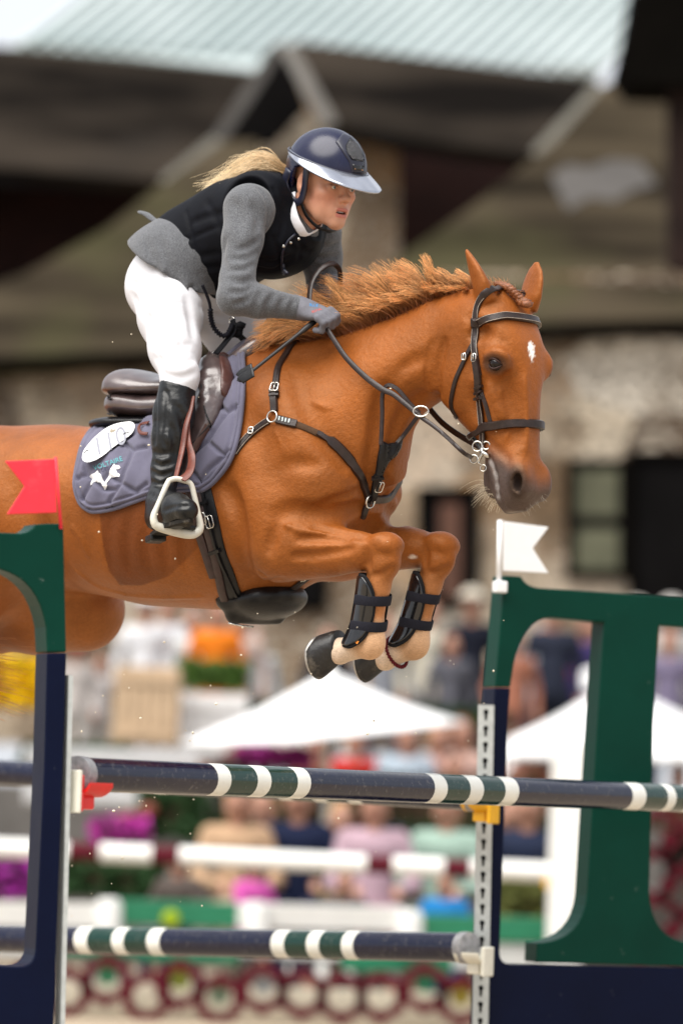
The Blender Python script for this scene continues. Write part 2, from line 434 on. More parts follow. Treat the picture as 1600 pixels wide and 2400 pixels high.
def board(name, pl, outer, holes, thick, mtl, parent, d0=0.0, ground=False):
    """flat board cut from a pixel outline with pixel holes, extruded away from the camera"""
    if not holes:
        q = [pl.uz(*p) for p in outer]; n_ = len(q); f = [pl.o * np.array([1, 1, 0]) + pl.u * p[0] + UPV * p[1] + pl.n * d0 for p in q]; mb = MB()
        mb.add(f + [v + pl.n * thick for v in f], [tuple(range(n_)), tuple(range(2 * n_ - 1, n_ - 1, -1))] + [(i, n_ + i, n_ + (i + 1) % n_, (i + 1) % n_) for i in range(n_)]); o = mb.build(name, mtl, parent)
        bv = o.modifiers.new('b', 'BEVEL'); bv.width = .004; bv.segments = 2; bv.limit_method = 'ANGLE'; bv.angle_limit = R_(60); return o
    loops = [outer] + holes; P2, E = [], []
    for lp in loops:
        b0 = len(P2); P2 += [pl.uz(*p) for p in lp]; E += [(b0 + i, b0 + (i + 1) % len(lp)) for i in range(len(lp))]
    r = delaunay_2d_cdt([Vector(p) for p in P2], E, [], 1 if not holes else 0, 1e-6)
    v2 = np.array([tuple(v) for v in r[0]]); tri = [tuple(f) for f in r[2]]
    if holes:
        out2 = [pl.uz(*p) for p in outer]; h2 = [[pl.uz(*p) for p in h] for h in holes]; cen = np.array([v2[list(t)].mean(0) for t in tri]); ok = in_poly(cen, out2)
        for h in h2: ok &= ~in_poly(cen, h)
        tri = [t for t, k in zip(tri, ok) if k]
    m = len(v2); f = [pl.o * np.array([1, 1, 0]) + pl.u * p[0] + UPV * p[1] + pl.n * d0 for p in v2]; b = [q + pl.n * thick for q in f]
    F = []
    for t in tri:
        a_, b_, c_ = [np.array(f[i]) for i in t]; F.append(t if np.cross(b_ - a_, c_ - a_) @ pl.n < 0 else t[::-1])
    es = {(q[i], q[(i + 1) % 3]) for q in F for i in range(3)}
    F2 = [tuple(i + m for i in q[::-1]) for q in F] + [(b0, a0, a0 + m, b0 + m) for a0, b0 in es if (b0, a0) not in es]
    o = mesh_obj(name, f + b, F + F2, mtl, parent, False)
    bv = o.modifiers.new('b', 'BEVEL'); bv.width = .004; bv.segments = 2; bv.limit_method = 'ANGLE'; bv.angle_limit = R_(40); return o
def zpx(px, Y, z): 
    """pixel row of height z at distance Y under column px"""
    lo_, hi_ = 0, 9000
    for _ in range(40):
        m = (lo_ + hi_) / 2
        if at(px, m, Y)[2] > z: lo_ = m
        else: hi_ = m
    return lo_
YR, YL = 13.5, 10.6; YAW_W = R_(22)
# ---- right wing (white flag)
pr = WPlane(1160, 1800, YR, YAW_W)
wingR = thing('jump_wing', np.array(pr(1300, 2400)) * np.array([1, 1, 0]), 'green and navy jump wing with cut-out panels under the white flag', 'jump wing', 'wings of the jump')
g_out = [(1183, 1349), (1219, 1351)] + arc((1222, 1352), (1232, 1374), (1262, 1378), 7) + [(1420, 1388), (1600, 1401), (1720, 1410), (1712, 1620), (1548, 1470)]
top = [(1183, 1349), (1219, 1351)] + arc((1222, 1352), (1232, 1374), (1262, 1378), 7) + [(1600, 1401), (1740, 1411), (1735, 1482), (1545, 1466)] + [(1531, 1700), (1522, 2083)] + arc((1522, 2090), (1525, 2190), (1600, 2208), 8) + [(1690, 2216), (1688, 2268), (1257, 2257), (1259, 2211)] + arc((1270, 2211), (1365, 2200), (1376, 2100), 9) + [(1400, 1700), (1416, 1459), (1391, 1457)] + arc((1290, 1448), (1225, 1452), (1204, 1560), 9) + [(1196, 1611), (1160, 1611)]
board('frame', pr, top, [], .095, GREEN, wingR)
gz = zpx(1130, YR, 0.05)
navy = [(1160, 1613), (1196, 1613), (1190, 1700), (1171, 2229)] + arc((1171, 2235), (1172, 2261), (1200, 2262), 5) + [(1700, 2272), (1690, gz + 30), (1100, gz), (1129, 2400), (1155, 1700)]
board('frame', pr, navy, [], .095, NAVY, wingR)
mb = MB(); c = pr(1400, 2400); mb.box((c[0], c[1] + .03, .03), (1.0, .5, .06), Matrix.Rotation(YAW_W, 3, 'Z'), bev=.006); mb.build('foot', NAVY, wingR)
def track(wing, pl, side, x0y0, x1y1, w, nrm_yaw):
    """metal strip with keyhole slots down the inner edge of a wing"""
    A, B = np.array(pl(*x0y0)), np.array(pl(*x1y1)); dz = B - A; L = np.linalg.norm(dz); dn = dz / L; u = np.array([math.cos(nrm_yaw), math.sin(nrm_yaw), 0]); n = np.cross(dn, u); n /= np.linalg.norm(n)
    if n[1] > 0: n = -n
    P2 = [(0, 0), (w, 0), (w, L), (0, L)]; E = [(0, 1), (1, 2), (2, 3), (3, 0)]; hs = []
    k = .022
    while k < L - .03:
        c0 = (w * .5, k); h = [(c0[0] + .0085 * math.cos(a), c0[1] - .0085 * math.sin(a)) for a in np.linspace(-.9, math.pi + .9, 10)] + [(c0[0] - .0035, k + .026), (c0[0] + .0035, k + .026)]
        b0 = len(P2); P2 += h; E += [(b0 + i, b0 + (i + 1) % len(h)) for i in range(len(h))]; hs.append(h); k += .05
    r = delaunay_2d_cdt([Vector(p) for p in P2], E, [], 0, 1e-7); v2 = np.array([tuple(v) for v in r[0]]); tri = [tuple(f) for f in r[2]]; cen = np.array([v2[list(t)].mean(0) for t in tri]); ok = np.ones(len(tri), bool)
    for h in hs: ok &= ~in_poly(cen, h)
    V = [A + u * (p[0]) + dn * p[1] + n * .004 for p in v2]; o = mesh_obj('track', V, [t for t, q in zip(tri, ok) if q], GALV, wing, False)
    md = o.modifiers.new('t', 'SOLIDIFY'); md.thickness = .003
    mb = MB(); mb.add([A + u * a + dn * b - n * .010 + n * c for a in (0.002, w - .002) for b in (0, L) for c in (0, .003)], [(0, 1, 3, 2), (4, 6, 7, 5), (0, 4, 5, 1), (2, 3, 7, 6), (0, 2, 6, 4), (1, 5, 7, 3)]); mb.build('track_back', HOLE, wing)
track(wingR, pr, 0, (1121, 1652), (1098, zpx(1100, YR, .1)), .050, R_(-12))
# side edge strip behind the track gives the post its thickness
# ---- left wing (red flag): mirror-like frame running out of the picture
pl_ = WPlane(130, 1800, YL, YAW_W)
wingL = thing('jump_wing', np.array(pl_(20, 2400)) * np.array([1, 1, 0]), 'green and navy jump wing with an arched opening under the red flag', 'jump wing', 'wings of the jump')
gl_ = [(149, 1228), (156, 1529), (111, 1529)] + arc((108, 1470), (88, 1345), (-20, 1331), 10) + [(-560, 1310), (-560, 1226), (46, 1250)] + arc((50, 1250), (74, 1246), (84, 1229), 6) + [(113, 1227)]
board('frame', pl_, gl_, [], .095, GREEN, wingL)
gz = zpx(110, YL, .05)
nv = [(156, 1531), (152, 1700), (134, 2191), (118, 2700), (112, gz), (-620, gz), (-600, 2245), (-20, 2264)] + arc((40, 2267), (82, 2268), (84, 2225), 6) + [(104, 1800), (111, 1531)]
board('frame', pl_, nv, [], .095, NAVY, wingL)
board('upright', pl_, [(-330, 1318), (-200, 1322), (-200, 2262), (-340, 2258)], [], .058, GREEN, wingL, d0=.001)
mb = MB(); c = pl_(-180, 2400); mb.box((c[0], c[1] + .03, .03), (.9, .5, .06), Matrix.Rotation(YAW_W, 3, 'Z'), bev=.006); mb.build('foot', NAVY, wingL)
mb = MB(); a, b = pl_(154, 1583, .02), pl_(128, 2700, .02); 
for d0, w in ((0, .011),): mb.add([np.array(p) + pl_.u * du + pl_.n * dn for p in (a, b) for du in (.002, w + .002) for dn in (-.018, .03)], [(0, 1, 3, 2), (4, 6, 7, 5), (0, 4, 5, 1), (2, 3, 7, 6), (0, 2, 6, 4), (1, 5, 7, 3)])
mb.build('track', GALV, wingL)
# ---- flags
def flag(pl, stick, poly, clamp, mtl, label, d=-.006):
    t = thing('flag', pl(*stick[1]), label, 'flag'); mb = MB(); mb.tube([pl(*stick[0], d), pl(*stick[1], d)], stick[2], 8); mb.build('stick', mtl, t, True)
    board('cloth', pl, poly, [], .004, mtl, t, d0=d - .002)
    if clamp:
        mb = MB(); mb.box(pl(*clamp, -.008), (.040, .034, .036), Matrix.Rotation(YAW_W, 3, 'Z'), bev=.005); mb.build('clamp', mtl, t)
flag(pl_, ((130, 1071), (143, 1240), .0042), [(9, 1081), (127, 1076), (131, 1202), (14, 1206), (55, 1140)], None, mat('red_flag_plastic', (0.80, 0.022, 0.045), .55, .08, 25, dirt=(.8, .3, .3), dirt_amt=.25, dirt_scale=12), 'red swallow-tailed plastic flag on the left jump wing')
flag(pr, ((1171, 1219), (1168, 1376), .0075), [(1176, 1222), (1283, 1236), (1246, 1285), (1283, 1344), (1176, 1338)], (1171, 1376), mat('white_flag_plastic', (0.82, 0.82, 0.82), .55, .02, 25), 'white swallow-tailed plastic flag on the right jump wing')
# ---- poles
def jump_pole(A, B, rad, bands, label, caps=(True, False), seg=22):
    """bands: list of (t0, t1, material index) along A-B"""
    A, B = np.array(A), np.array(B); L = np.linalg.norm(B - A); M = frame(B - A, (0, 0, 1)).astype(float); t = thing('jump_pole', (A + B) / 2 - np.array([0, 0, rad]), label, 'jump pole', 'poles of the jump')
    cuts = sorted(bands); V, F, mi = [], [], []
    for t0, t1, m in cuts:
        b0 = len(V); n = max(1, int((t1 - t0) * L / .12))
        for i in range(n + 1):
            c = A + (B - A) * (t0 + (t1 - t0) * i / n)
            for k in range(seg): a = 2 * math.pi * k / seg; V.append(c + (M[1] * math.cos(a) + M[2] * math.sin(a)) * rad)
        for i in range(n):
            for k in range(seg): F.append((b0 + i * seg + k, b0 + i * seg + (k + 1) % seg, b0 + (i + 1) * seg + (k + 1) % seg, b0 + (i + 1) * seg + k)); mi.append(m)
    n0 = len(V); F.append(tuple(range(seg))); mi.append(0); F.append(tuple(range(n0 - seg, n0))[::-1]); mi.append(0)
    o = mesh_obj('shaft', V, F, [P_NAVY, P_GREEN, P_WHITE], t); o.data.polygons.foreach_set('material_index', mi); bm = bmesh.new(); bm.from_mesh(o.data); bmesh.ops.recalc_face_normals(bm, faces=bm.faces); bm.to_mesh(o.data); bm.free(); o.data.set_sharp_from_angle(angle=R_(50))
    for e, (c, s_) in zip(caps, ((A, 1), (B, -1))):
        if e:
            mb = MB(); d = (B - A) / L * s_; mb.tube([c - d * .006, c - d * .004, c + d * .026, c + d * .028], [rad * .93, rad * 1.07, rad * 1.07, rad * 1.0], seg); mb.build('end_cap', P_GREY, t, True, auto=40)
    return t
def band_list(A, B, centre, marks, first=0):
    """marks: pixel columns of colour changes; colour runs navy, then white/green alternately"""
    A, B = np.array(A), np.array(B); ts = [0.0]
    for x in marks:
        lo_, hi_ = 0.0, 1.0
        for _ in range(40):
            m = (lo_ + hi_) / 2
            if topx(A + (B - A) * m)[0] < x: lo_ = m
            else: hi_ = m
        ts.append(lo_)
    return ts
N_, G_, W_ = 0, 1, 2
A, B3 = np.array(at(180, 1815, 10.72)), np.array(at(1600, 1872, 13.40)); Bf = A + (B3 - A) / np.linalg.norm(B3 - A) * 4.2
tm = band_list(A, B3, None, [480, 511, 573, 605, 667, 698, 989, 1019, 1073, 1104, 1155, 1187, 1454, 1486, 1537]); sc_ = np.linalg.norm(B3 - A) / 4.2; tm = [t * sc_ for t in tm]
cols_ = [N_, W_, G_, W_, G_, W_, N_, W_, G_, W_, G_, W_, N_, W_, G_]; bands = [(tm[i], tm[i + 1], cols_[i]) for i in range(len(tm) - 1)]; q = tm[-1]
for dt, c in ((.013, W_), (.02, G_), (.013, W_)): bands.append((q, q + dt, c)); q += dt
bands.append((q, 1.0, N_))
jump_pole(A, Bf, .0420, bands, 'upper front jump pole, navy with white and green bands, resting in the red cup', (True, True))
A = np.array(at(1098, 2222, 13.35)); B3 = np.array(at(0, 2201, 14.9)); Bf = A + (B3 - A) / np.linalg.norm(B3 - A) * 4.2
def rev_bands(A, Bf, marks, cols):
    ts = [0.0]
    for x in marks:
        lo_, hi_ = 0.0, 1.0
        for _ in range(40):
            m = (lo_ + hi_) / 2
            if topx(A + (Bf - A) * m)[0] > x: lo_ = m
            else: hi_ = m
        ts.append(lo_)
    ts.append(1.0); return [(ts[i], ts[i + 1], cols[i]) for i in range(len(cols))]
lowm = [850, 822, 770, 740, 688, 657, 396, 366, 312, 284, 226, 196, -70, -100, -150, -180]; lc = [N_, W_, G_, W_, G_, W_, N_, W_, G_, W_, G_, W_, N_, W_, G_, W_, N_]
jump_pole(A, Bf, .0455, rev_bands(A, Bf, lowm, lc), 'lower jump pole with grey end cap, navy with white and green bands', (True, True))
A = np.array(at(1112, 1868, 13.35)); B3 = np.array(at(0, 1811, 14.9)); Bf = A + (B3 - A) / np.linalg.norm(B3 - A) * 4.2
jump_pole(A, Bf, .0425, rev_bands(A, Bf, [860, 830, 778, 748, 696, 666, 400, 372, 318, 290, 232, 202, -70, -100, -150, -180], lc), 'back jump pole almost hidden behind the upper front pole', (True, True))
# ---- cups
def cup(at_, Y, mtl, back, label, w=.085, ud=(1, 0, 0)):
    c = np.array(at(*at_, Y)); t = thing('jump_cup', c - np.array([0, 0, .05]), label, 'jump cup'); V, F = [], []; u = np.array(ud, float); u /= np.linalg.norm(u); n = np.cross(u, UPV); na = 9
    for th in (.0, .010):
        for i in range(na):
            a = -1.0 + 2.0 * i / (na - 1)
            for s_ in (0, w): V.append(c + u * s_ + n * (math.sin(a) * .058) + UPV * (-(math.cos(a) - .62) * .058 - th))
    m = 2 * na
    for i in range(na - 1): F += [(2 * i, 2 * i + 1, 2 * i + 3, 2 * i + 2), (m + 2 * i, m + 2 * i + 2, m + 2 * i + 3, m + 2 * i + 1)]
    for i in range(na - 1): F += [(2 * i, 2 * i + 2, m + 2 * i + 2, m + 2 * i), (2 * i + 1, m + 2 * i + 1, m + 2 * i + 3, 2 * i + 3)]
    F += [(0, m, m + 1, 1), (2 * na - 2, 2 * na - 1, m + 2 * na - 1, m + 2 * na - 2)]
    mesh_obj('cradle', V, F, mtl, t, True, auto=40)
    mb = MB(); mb.box(c - u * .006 + UPV * (-.022), (.014, .062, .090), Matrix.Rotation(math.atan2(u[1], u[0]), 3, 'Z'), bev=.004); mb.box(c + u * .035 - UPV * .045, (.045, .034, .034), Matrix.Rotation(math.atan2(u[1], u[0]), 3, 'Z'), bev=.006); mb.build('bracket', mtl, t)
    if back:
        mb = MB(); mb.box(c - u * .017 + UPV * (-.018), (.010, .070, .105), Matrix.Rotation(math.atan2(u[1], u[0]), 3, 'Z'), bev=.003); mb.build('back_plate', CREAM_P, t)
cup((176, 1838), 10.66, RED_P, True, 'red plastic jump cup with cream back plate on the left wing', ud=(.62, .78, 0))
cup((1152, 1880), 13.33, YEL_P, False, 'yellow plastic jump cup on the right wing', ud=(-.85, .5, 0))
cup((1138, 2238), 13.33, CREAM_P, False, 'cream plastic jump cup under the lower pole', ud=(-.85, .5, 0))
# ================================================================ surroundings
SAND = mat('arena_sand', (0.36, 0.29, 0.21), .95, .18, 3.0, bump=.02, bscale=14, dirt=(0.25, .20, .15), dirt_amt=.5, dirt_scale=.8)
g = MB(); n = 24; xs = np.linspace(-400, 400, n); V = [(x, y, 0) for y in np.linspace(-60, 900, n) for x in xs]; F = [(j * n + i, j * n + i + 1, (j + 1) * n + i + 1, (j + 1) * n + i) for j in range(n - 1) for i in range(n - 1)]
struct(mesh_obj('ground', V, F, SAND, None, False, base=(0, 0, 0)))
# sand grains thrown up
mb = MB()
for i in range(150):
    if i < 45: px, py, Y = RNG.uniform(150, 1100), RNG.uniform(1380, 1760), RNG.uniform(11.3, 12.6)
    elif i < 75: px, py, Y = RNG.uniform(150, 480), RNG.uniform(1700, 2150), RNG.uniform(10.8, 13)
    elif i < 78: px, py, Y = RNG.uniform(40, 330), RNG.uniform(560, 900), RNG.uniform(11.4, 12.4)
    else: px, py, Y = RNG.uniform(100, 1250), RNG.uniform(900, 2000), RNG.uniform(11.0, 12.6)
    mb.ico(at(px, py, Y), abs(RNG.normal(.0012, .0011)) + .0006, 1, tuple(RNG.uniform(.7, 1.4, 3)))
o = mb.build('flying_sand', mat('sand_grain', (0.70, 0.62, 0.48), .9, .2, 40), None, True); o['kind'] = 'stuff'; o['label'] = 'grains of sand thrown up by the horse'

def P(px, py, Y): return np.array(at(px, py, Y))
def gp(px, Y): p = np.array(at(px, 1800, Y)); p[2] = 0; return p
# ---------------------------------------------------------------- second jump, out of focus
YB = 27.0
B_RED = mat('maroon_paint', (0.075, 0.005, 0.012), .5, .1, 8, spec=.1); B_WHITE = mat('white_paint', (0.74, 0.74, 0.71), .5, .04, 8); B_GREEN = mat('emerald_paint', (0.012, 0.20, 0.095), .45, .1, 8)
def far_pole(a, b, Y, rad, marks, label, flip=False, Y2=None):
    A, Bp = P(*a, Y), P(*b, Y2 or Y); t = thing('jump_rail', (A + Bp) / 2 - np.array([0, 0, rad]), label, 'jump rail'); xs = [a[0]] + marks + [b[0]]
    for i in range(len(xs) - 1):
        f0, f1 = (xs[i] - a[0]) / (b[0] - a[0]), (xs[i + 1] - a[0]) / (b[0] - a[0]); mb = MB(); mb.tube([A + (Bp - A) * f0, A + (Bp - A) * f1], rad, 14); mb.build('white_section' if (i % 2 == 0) ^ flip else 'maroon_section', B_WHITE if (i % 2 == 0) ^ flip else B_RED, t, True, auto=50)
far_pole((-260, 1977), (1300, 2046), YB, .058, [160, 235, 355, 420, 858, 920, 1040, 1102], 'white and maroon rail of the second jump across the middle')
def plank(x0, y0, x1, y1, h, mtl, nm, Y, par, dy=0.0):
    a, b = P(x0, y0, Y), P(x1, y1, Y); a[1] += dy; b[1] += dy; mb = MB(); d = b - a; c = (a + b) / 2; mb.box(c, (np.linalg.norm(d), .04, h), Matrix.Rotation(-math.asin(d[2] / np.linalg.norm(d)) if True else 0, 3, 'Y'), bev=.008); return mb.build(nm, mtl, par)
wall2 = thing('plank_wall', gp(520, YB + .3), 'white and green plank wall below the white and maroon rail', 'jump filler')
for i, (x0, x1, yy, c) in enumerate(((-280, 252, 2138, 0), (252, 556, 2136, 1), (556, 945, 2146, 0), (945, 1290, 2172, 1))):
    plank(x0, yy, x1, yy + 10, .155, B_GREEN if c else B_WHITE, 'plank', YB + .3, wall2)
for i, (x0, x1, yy, c) in enumerate(((-280, 140, 2205, 0), (140, 330, 2210, 1), (330, 560, 2222, 1), (560, 800, 2212, 0), (800, 1060, 2245, 1), (1060, 1290, 2240, 0))):
    plank(x0, yy, x1, yy + 8, .16, B_GREEN if c else B_WHITE, 'plank', YB + .36, wall2)
for x, y in ((255, 2120), (600, 2128), (960, 2148)):
    mb = MB(); mb.tube([P(x, y + 80, YB + .25), P(x, y, YB + .25), P(x, y - 14, YB + .25)], [.085, .085, .05], 14); mb.build('post', B_WHITE, wall2, True, auto=50)
# yellow-green blossoms printed low on the filler are real rosettes
mb = MB(); mb.ico(P(400, 2155, YB + .2), .06, 2, (1, .4, 1)); mb.build('rosette', mat('lime_paint', (0.30, .42, .02), .6, .2, 20), wall2, True)
honey = thing('honeycomb_filler', gp(600, YB - .2), 'row of maroon hexagon rings with pale openings at the foot of the second jump', 'jump filler')
hexes = [(70, 2312), (156, 2327), (250, 2298), (344, 2338), (420, 2308), (513, 2343), (616, 2318), (708, 2330), (801, 2340), (893, 2338), (995, 2316), (1080, 2346), (1172, 2330), (1262, 2352), (-30, 2330), (1350, 2335)]
ins = {250: (0.06, .42, .20), 420: (.45, .55, .06), 616: (.55, .62, .65), 995: (.03, .36, .18), 1080: (.6, .5, .05), 513: (.3, .45, .3)}
for x, y in hexes:
    c = P(x, y, YB - .2); mb = MB(); V, F = [], []
    for d in (-.07, .07):
        for r in (.165, .098):
            for k in range(6): a = math.pi / 6 + k * math.pi / 3; V.append(c + np.array([math.cos(a) * r, d, math.sin(a) * r]))
    for k in range(6):
        j = (k + 1) % 6; F += [(k, j, 6 + j, 6 + k), (12 + k, 18 + k, 18 + j, 12 + j), (k, 12 + k, 12 + j, j), (6 + k, 6 + j, 18 + j, 18 + k)]
    mb.add(V, F); mb.build('hexagon', B_RED, honey)
    if x in ins:
        mb = MB(); mb.tube([c + np.array([0, .04, .03]), c + np.array([0, .06, .03])], .07, 6); mb.build('insert', mat('insert_paint', ins[x], .5, .2, 20), honey)
mb = MB(); a, b = P(-60, 2300, YB + .1), P(1370, 2330, YB + .1); mb.box((a + b) / 2 - np.array([0, 0, .12]), (abs(b[0] - a[0]), .03, .24), None, bev=.005); mb.build('backboard', mat('cream_board', (0.62, .56, .44), .7, .1, 10), honey)
hx2 = thing('honeycomb_wing', gp(1560, YB), 'maroon honeycomb wing of hexagon rings at the right edge', 'jump wing')
for x, y in ((1540, 1950), (1600, 1990), (1534, 2052), (1598, 2095), (1545, 2155), (1606, 2200), (1660, 2040), (1664, 2140), (1540, 2262), (1600, 2300)):
    c = P(x, y, YB); mb = MB(); V, F = [], []
    for d in (-.05, .05):
        for r in (.155, .108):
            for k in range(6): a = math.pi / 6 + k * math.pi / 3; V.append(c + np.array([math.cos(a) * r, d, math.sin(a) * r]))
    for k in range(6):
        j = (k + 1) % 6; F += [(k, j, 6 + j, 6 + k), (12 + k, 18 + k, 18 + j, 12 + j), (k, 12 + k, 12 + j, j), (6 + k, 6 + j, 18 + j, 18 + k)]
    mb.add(V, F); mb.build('hexagon', B_RED, hx2)
pw = thing('jump_post', gp(1330, YB), 'thick white post holding the second jump rails with an orange cup', 'jump wing')
mb = MB(); c = gp(1334, YB); hh = P(1334, 1740, YB)[2]; mb.box((c[0], c[1], hh / 2), (.215, .20, hh), None, bev=.015); mb.build('post', B_WHITE, pw)
mb = MB(); mb.box(P(1292, 2070, YB - .02), (.09, .10, .07), None, bev=.012); mb.build('cup', YEL_P, pw)
pw2 = thing('jump_post', gp(-330, YB), 'white post at the far left end of the second jump', 'jump wing'); mb = MB(); c = gp(-300, YB); mb.box((c[0], c[1], .8), (.2, .2, 1.6), None, bev=.015); mb.build('post', B_WHITE, pw2)

# ---------------------------------------------------------------- parasol and tent
CANVAS = mat('white_canvas', (0.80, 0.80, 0.80), .85, .02, 4)
def canopy(name, apex, corners, Y, label, depth, cat, val=.10, legs=True, bulge=.04):
    ap = P(*apex, Y); t = thing(name, gp(apex[0], Y), label, cat); C_ = [P(x, y, Y + d) for x, y, d in corners]; V, F = [], []; n = 8
    for k in range(len(C_)):
        a, b = C_[k], C_[(k + 1) % len(C_)]; b0 = len(V)
        for i in range(n + 1):
            r = i / n
            for j in range(n + 1):
                s_ = j / n; e = a + (b - a) * s_; e = e + UPV * (bulge * -1.0 * math.sin(math.pi * s_)) * 0; p = ap + (e - ap) * r; p = p - UPV * (.10 * math.sin(math.pi * r) * (.4 + .6 * math.sin(math.pi * s_))); V.append(p)
        for i in range(n):
            for j in range(n): F.append((b0 + i * (n + 1) + j, b0 + (i + 1) * (n + 1) + j, b0 + (i + 1) * (n + 1) + j + 1, b0 + i * (n + 1) + j + 1))
        b1 = len(V)
        if val > 0:
            for j in range(n + 1): p = a + (b - a) * j / n; V += [p, p - UPV * val]
            for j in range(n): F.append((b1 + 2 * j, b1 + 2 * j + 1, b1 + 2 * j + 3, b1 + 2 * j + 2))
    o = mesh_obj('canopy', V, F, CANVAS, t, True, auto=35); md = o.modifiers.new('t', 'SOLIDIFY'); md.thickness = .012
    return t, C_, ap
t, C_, ap = canopy('parasol', (772, 1572), [(418, 1742, 0.2), (690, 1738, -1.2), (1092, 1692, 0.1), (830, 1700, 1.2)], 33, 'large white parasol behind the jump, below the horse hooves', 1.2, 'parasol', .0)
mb = MB(); mb.tube([gp(772, 33), ap + UPV * .05], .03, 10); mb.build('pole', B_WHITE, t, True)
mb = MB(); mb.tube([gp(772, 33), gp(772, 33) + UPV * .12], .3, 16); mb.build('base', B_WHITE, t, True)
t, C_, ap = canopy('gazebo', (1440, 1588), [(1172, 1762, -1.4), (1740, 1772, -1.4), (1760, 1735, 1.6), (1200, 1728, 1.6)], 34, 'white peaked gazebo tent behind the right jump wing', 1.5, 'tent', .06)
mb = MB(); mb.box(ap - UPV * .02, (.5, .5, .16), None, bev=.03); mb.build('cap', CANVAS, t)
for c in C_: mb = MB(); mb.tube([np.array([c[0], c[1], 0]), c], .03, 8); mb.build('leg', B_WHITE, t, True)

# ---------------------------------------------------------------- spectators
def crowd_proto(pose):
    """coarse human in metres facing -Y: returns dict of part -> (V, F)"""
    out = {}
    def mk(prims, lo, hi, h=.022, k=.03):
        S = SDF(lo, hi, h)
        for p in prims: S.add(p, k)
        return S.mesh(1)
    sit = pose == 'sit'; zb = .48 if sit else .92
    T = [P_cone((0, 0, zb), (0, .02, zb + .25), .145, .135), P_cone((-.06, .02, zb + .40), (.06, .02, zb + .40), .125, .125), P_cone((-.15, .02, zb + .46), (.15, .02, zb + .46), .065, .065)]
    sh = zb + .46
    for s_ in (-1, 1):
        el = (s_ * .25, .03 if not sit else -.06, sh - .27); T += [P_cone((s_ * .17, .02, sh), el, .058, .047)]
        if pose != 'stand': T += [P_cone(el, (s_ * .12, -.25, sh - .30), .045, .036)]
        else: T += [P_cone(el, (s_ * .24, -.10, sh - .50), .045, .034)]
    out['top'] = mk(T, (-.45, -.5, zb - .25), (.45, .3, sh + .2))
    L = [P_ell((0, .0, zb - .04), (.17, .13, .13))]
    for s_ in (-1, 1):
        if sit: L += [P_cone((s_ * .09, -.02, zb), (s_ * .11, -.42, zb + .02), .085, .062), P_cone((s_ * .11, -.42, zb + .02), (s_ * .10, -.38, .08), .058, .04)]
        else: L += [P_cone((s_ * .09, 0, zb - .04), (s_ * .10, -.02, .5), .088, .062), P_cone((s_ * .10, -.02, .5), (s_ * .11, .02, .08), .058, .042)]
    out['trousers'] = mk(L, (-.4, -.6, -.02), (.4, .3, zb + .2))
    hz = sh + .22
    B_ = [P_cone((0, .02, sh), (0, .0, hz - .06), .055, .05), P_ell((0, -.005, hz), (.074, .095, .115)), P_ell((0, -.1, hz - .02), (.012, .02, .018)), P_cone((-.05, -.03, hz - .06), (.05, -.03, hz - .06), .035, .035)]
    for s_ in (-1, 1):
        B_ += [P_ell((s_ * .075, .01, hz), (.01, .02, .03))]
        e = (s_ * .12, -.25, sh - .30) if pose != 'stand' else (s_ * .24, -.10, sh - .50); d = np.array((0, -.08, -.02) if pose != 'stand' else (0, -.02, -.09)); e = np.array(e)
        B_ += [P_cone(e, e + d * .6, .033, .034)]
        for q in (-.02, -.007, .007, .02): B_ += [P_cone(e + d * .6 + np.array([q, 0, 0]), e + d * 1.2 + np.array([q * 1.2, 0, -.01]), .009, .008)]
        f0 = (s_ * .10, -.38, .06) if sit else (s_ * .11, .02, .06); B_ += [P_cone(f0, (f0[0], f0[1] - .14, .04), .042, .036)]
        B_ += [P_cone((s_ * .10, -.1 if sit else 0, zb - .1 if not sit else zb), (f0[0], f0[1], .1), .035, .03)]
    B_ += [P_cone((0, 0, zb), (0, .02, sh), .09, .07)]
    out['body'] = mk(B_, (-.4, -.62, -.02), (.4, .3, hz + .2), .016, .012)
    out['hair'] = mk([P_ell((0, .022, hz + .022), (.084, .098, .112)), P_ell((0, .07, hz - .06), (.07, .05, .10))], (-.2, -.2, hz - .3), (.2, .3, hz + .25), .016)
    # open the face
    V, F = out['hair']; keep = ~((V[:, 1] < -.045) & (V[:, 2] < hz + .055)); out['hair'] = (V, F[keep[F].all(1)])
    out['hat'] = mk([P_ell((0, .01, hz + .07), (.095, .11, .075)), P_ell((0, 0, hz + .055), (.17, .18, .014))], (-.3, -.3, hz - .1), (.3, .3, hz + .25), .016)
    return out
PROTO = {p: crowd_proto(p) for p in ('sit', 'stand', 'reach')}
MESHC = {}
def pmesh(pose, part, mtl):
    key = (pose, part, mtl.name)
    if key not in MESHC:
        V, F = PROTO[pose][part]; me = bpy.data.meshes.new(part); me.from_pydata(V.tolist(), [], F.tolist()); me.polygons.foreach_set('use_smooth', [True] * len(me.polygons)); me.materials.append(mtl); MESHC[key] = me
    return MESHC[key]
CM_ = {}
def cloth(c):
    if c not in CM_: CM_[c] = mat('cloth_%d' % len(CM_), tuple(v * .72 for v in c), .85, .15, 20, bump=.003, bscale=30)
    return CM_[c]
SKN = mat('spectator_skin', (0.36, .18, .12), .5, .1, 30)
HAIRC = {'dark': (0.02, .013, .01), 'brown': (0.10, .05, .025), 'blond': (0.45, .28, .12), 'grey': (0.35, .34, .33)}
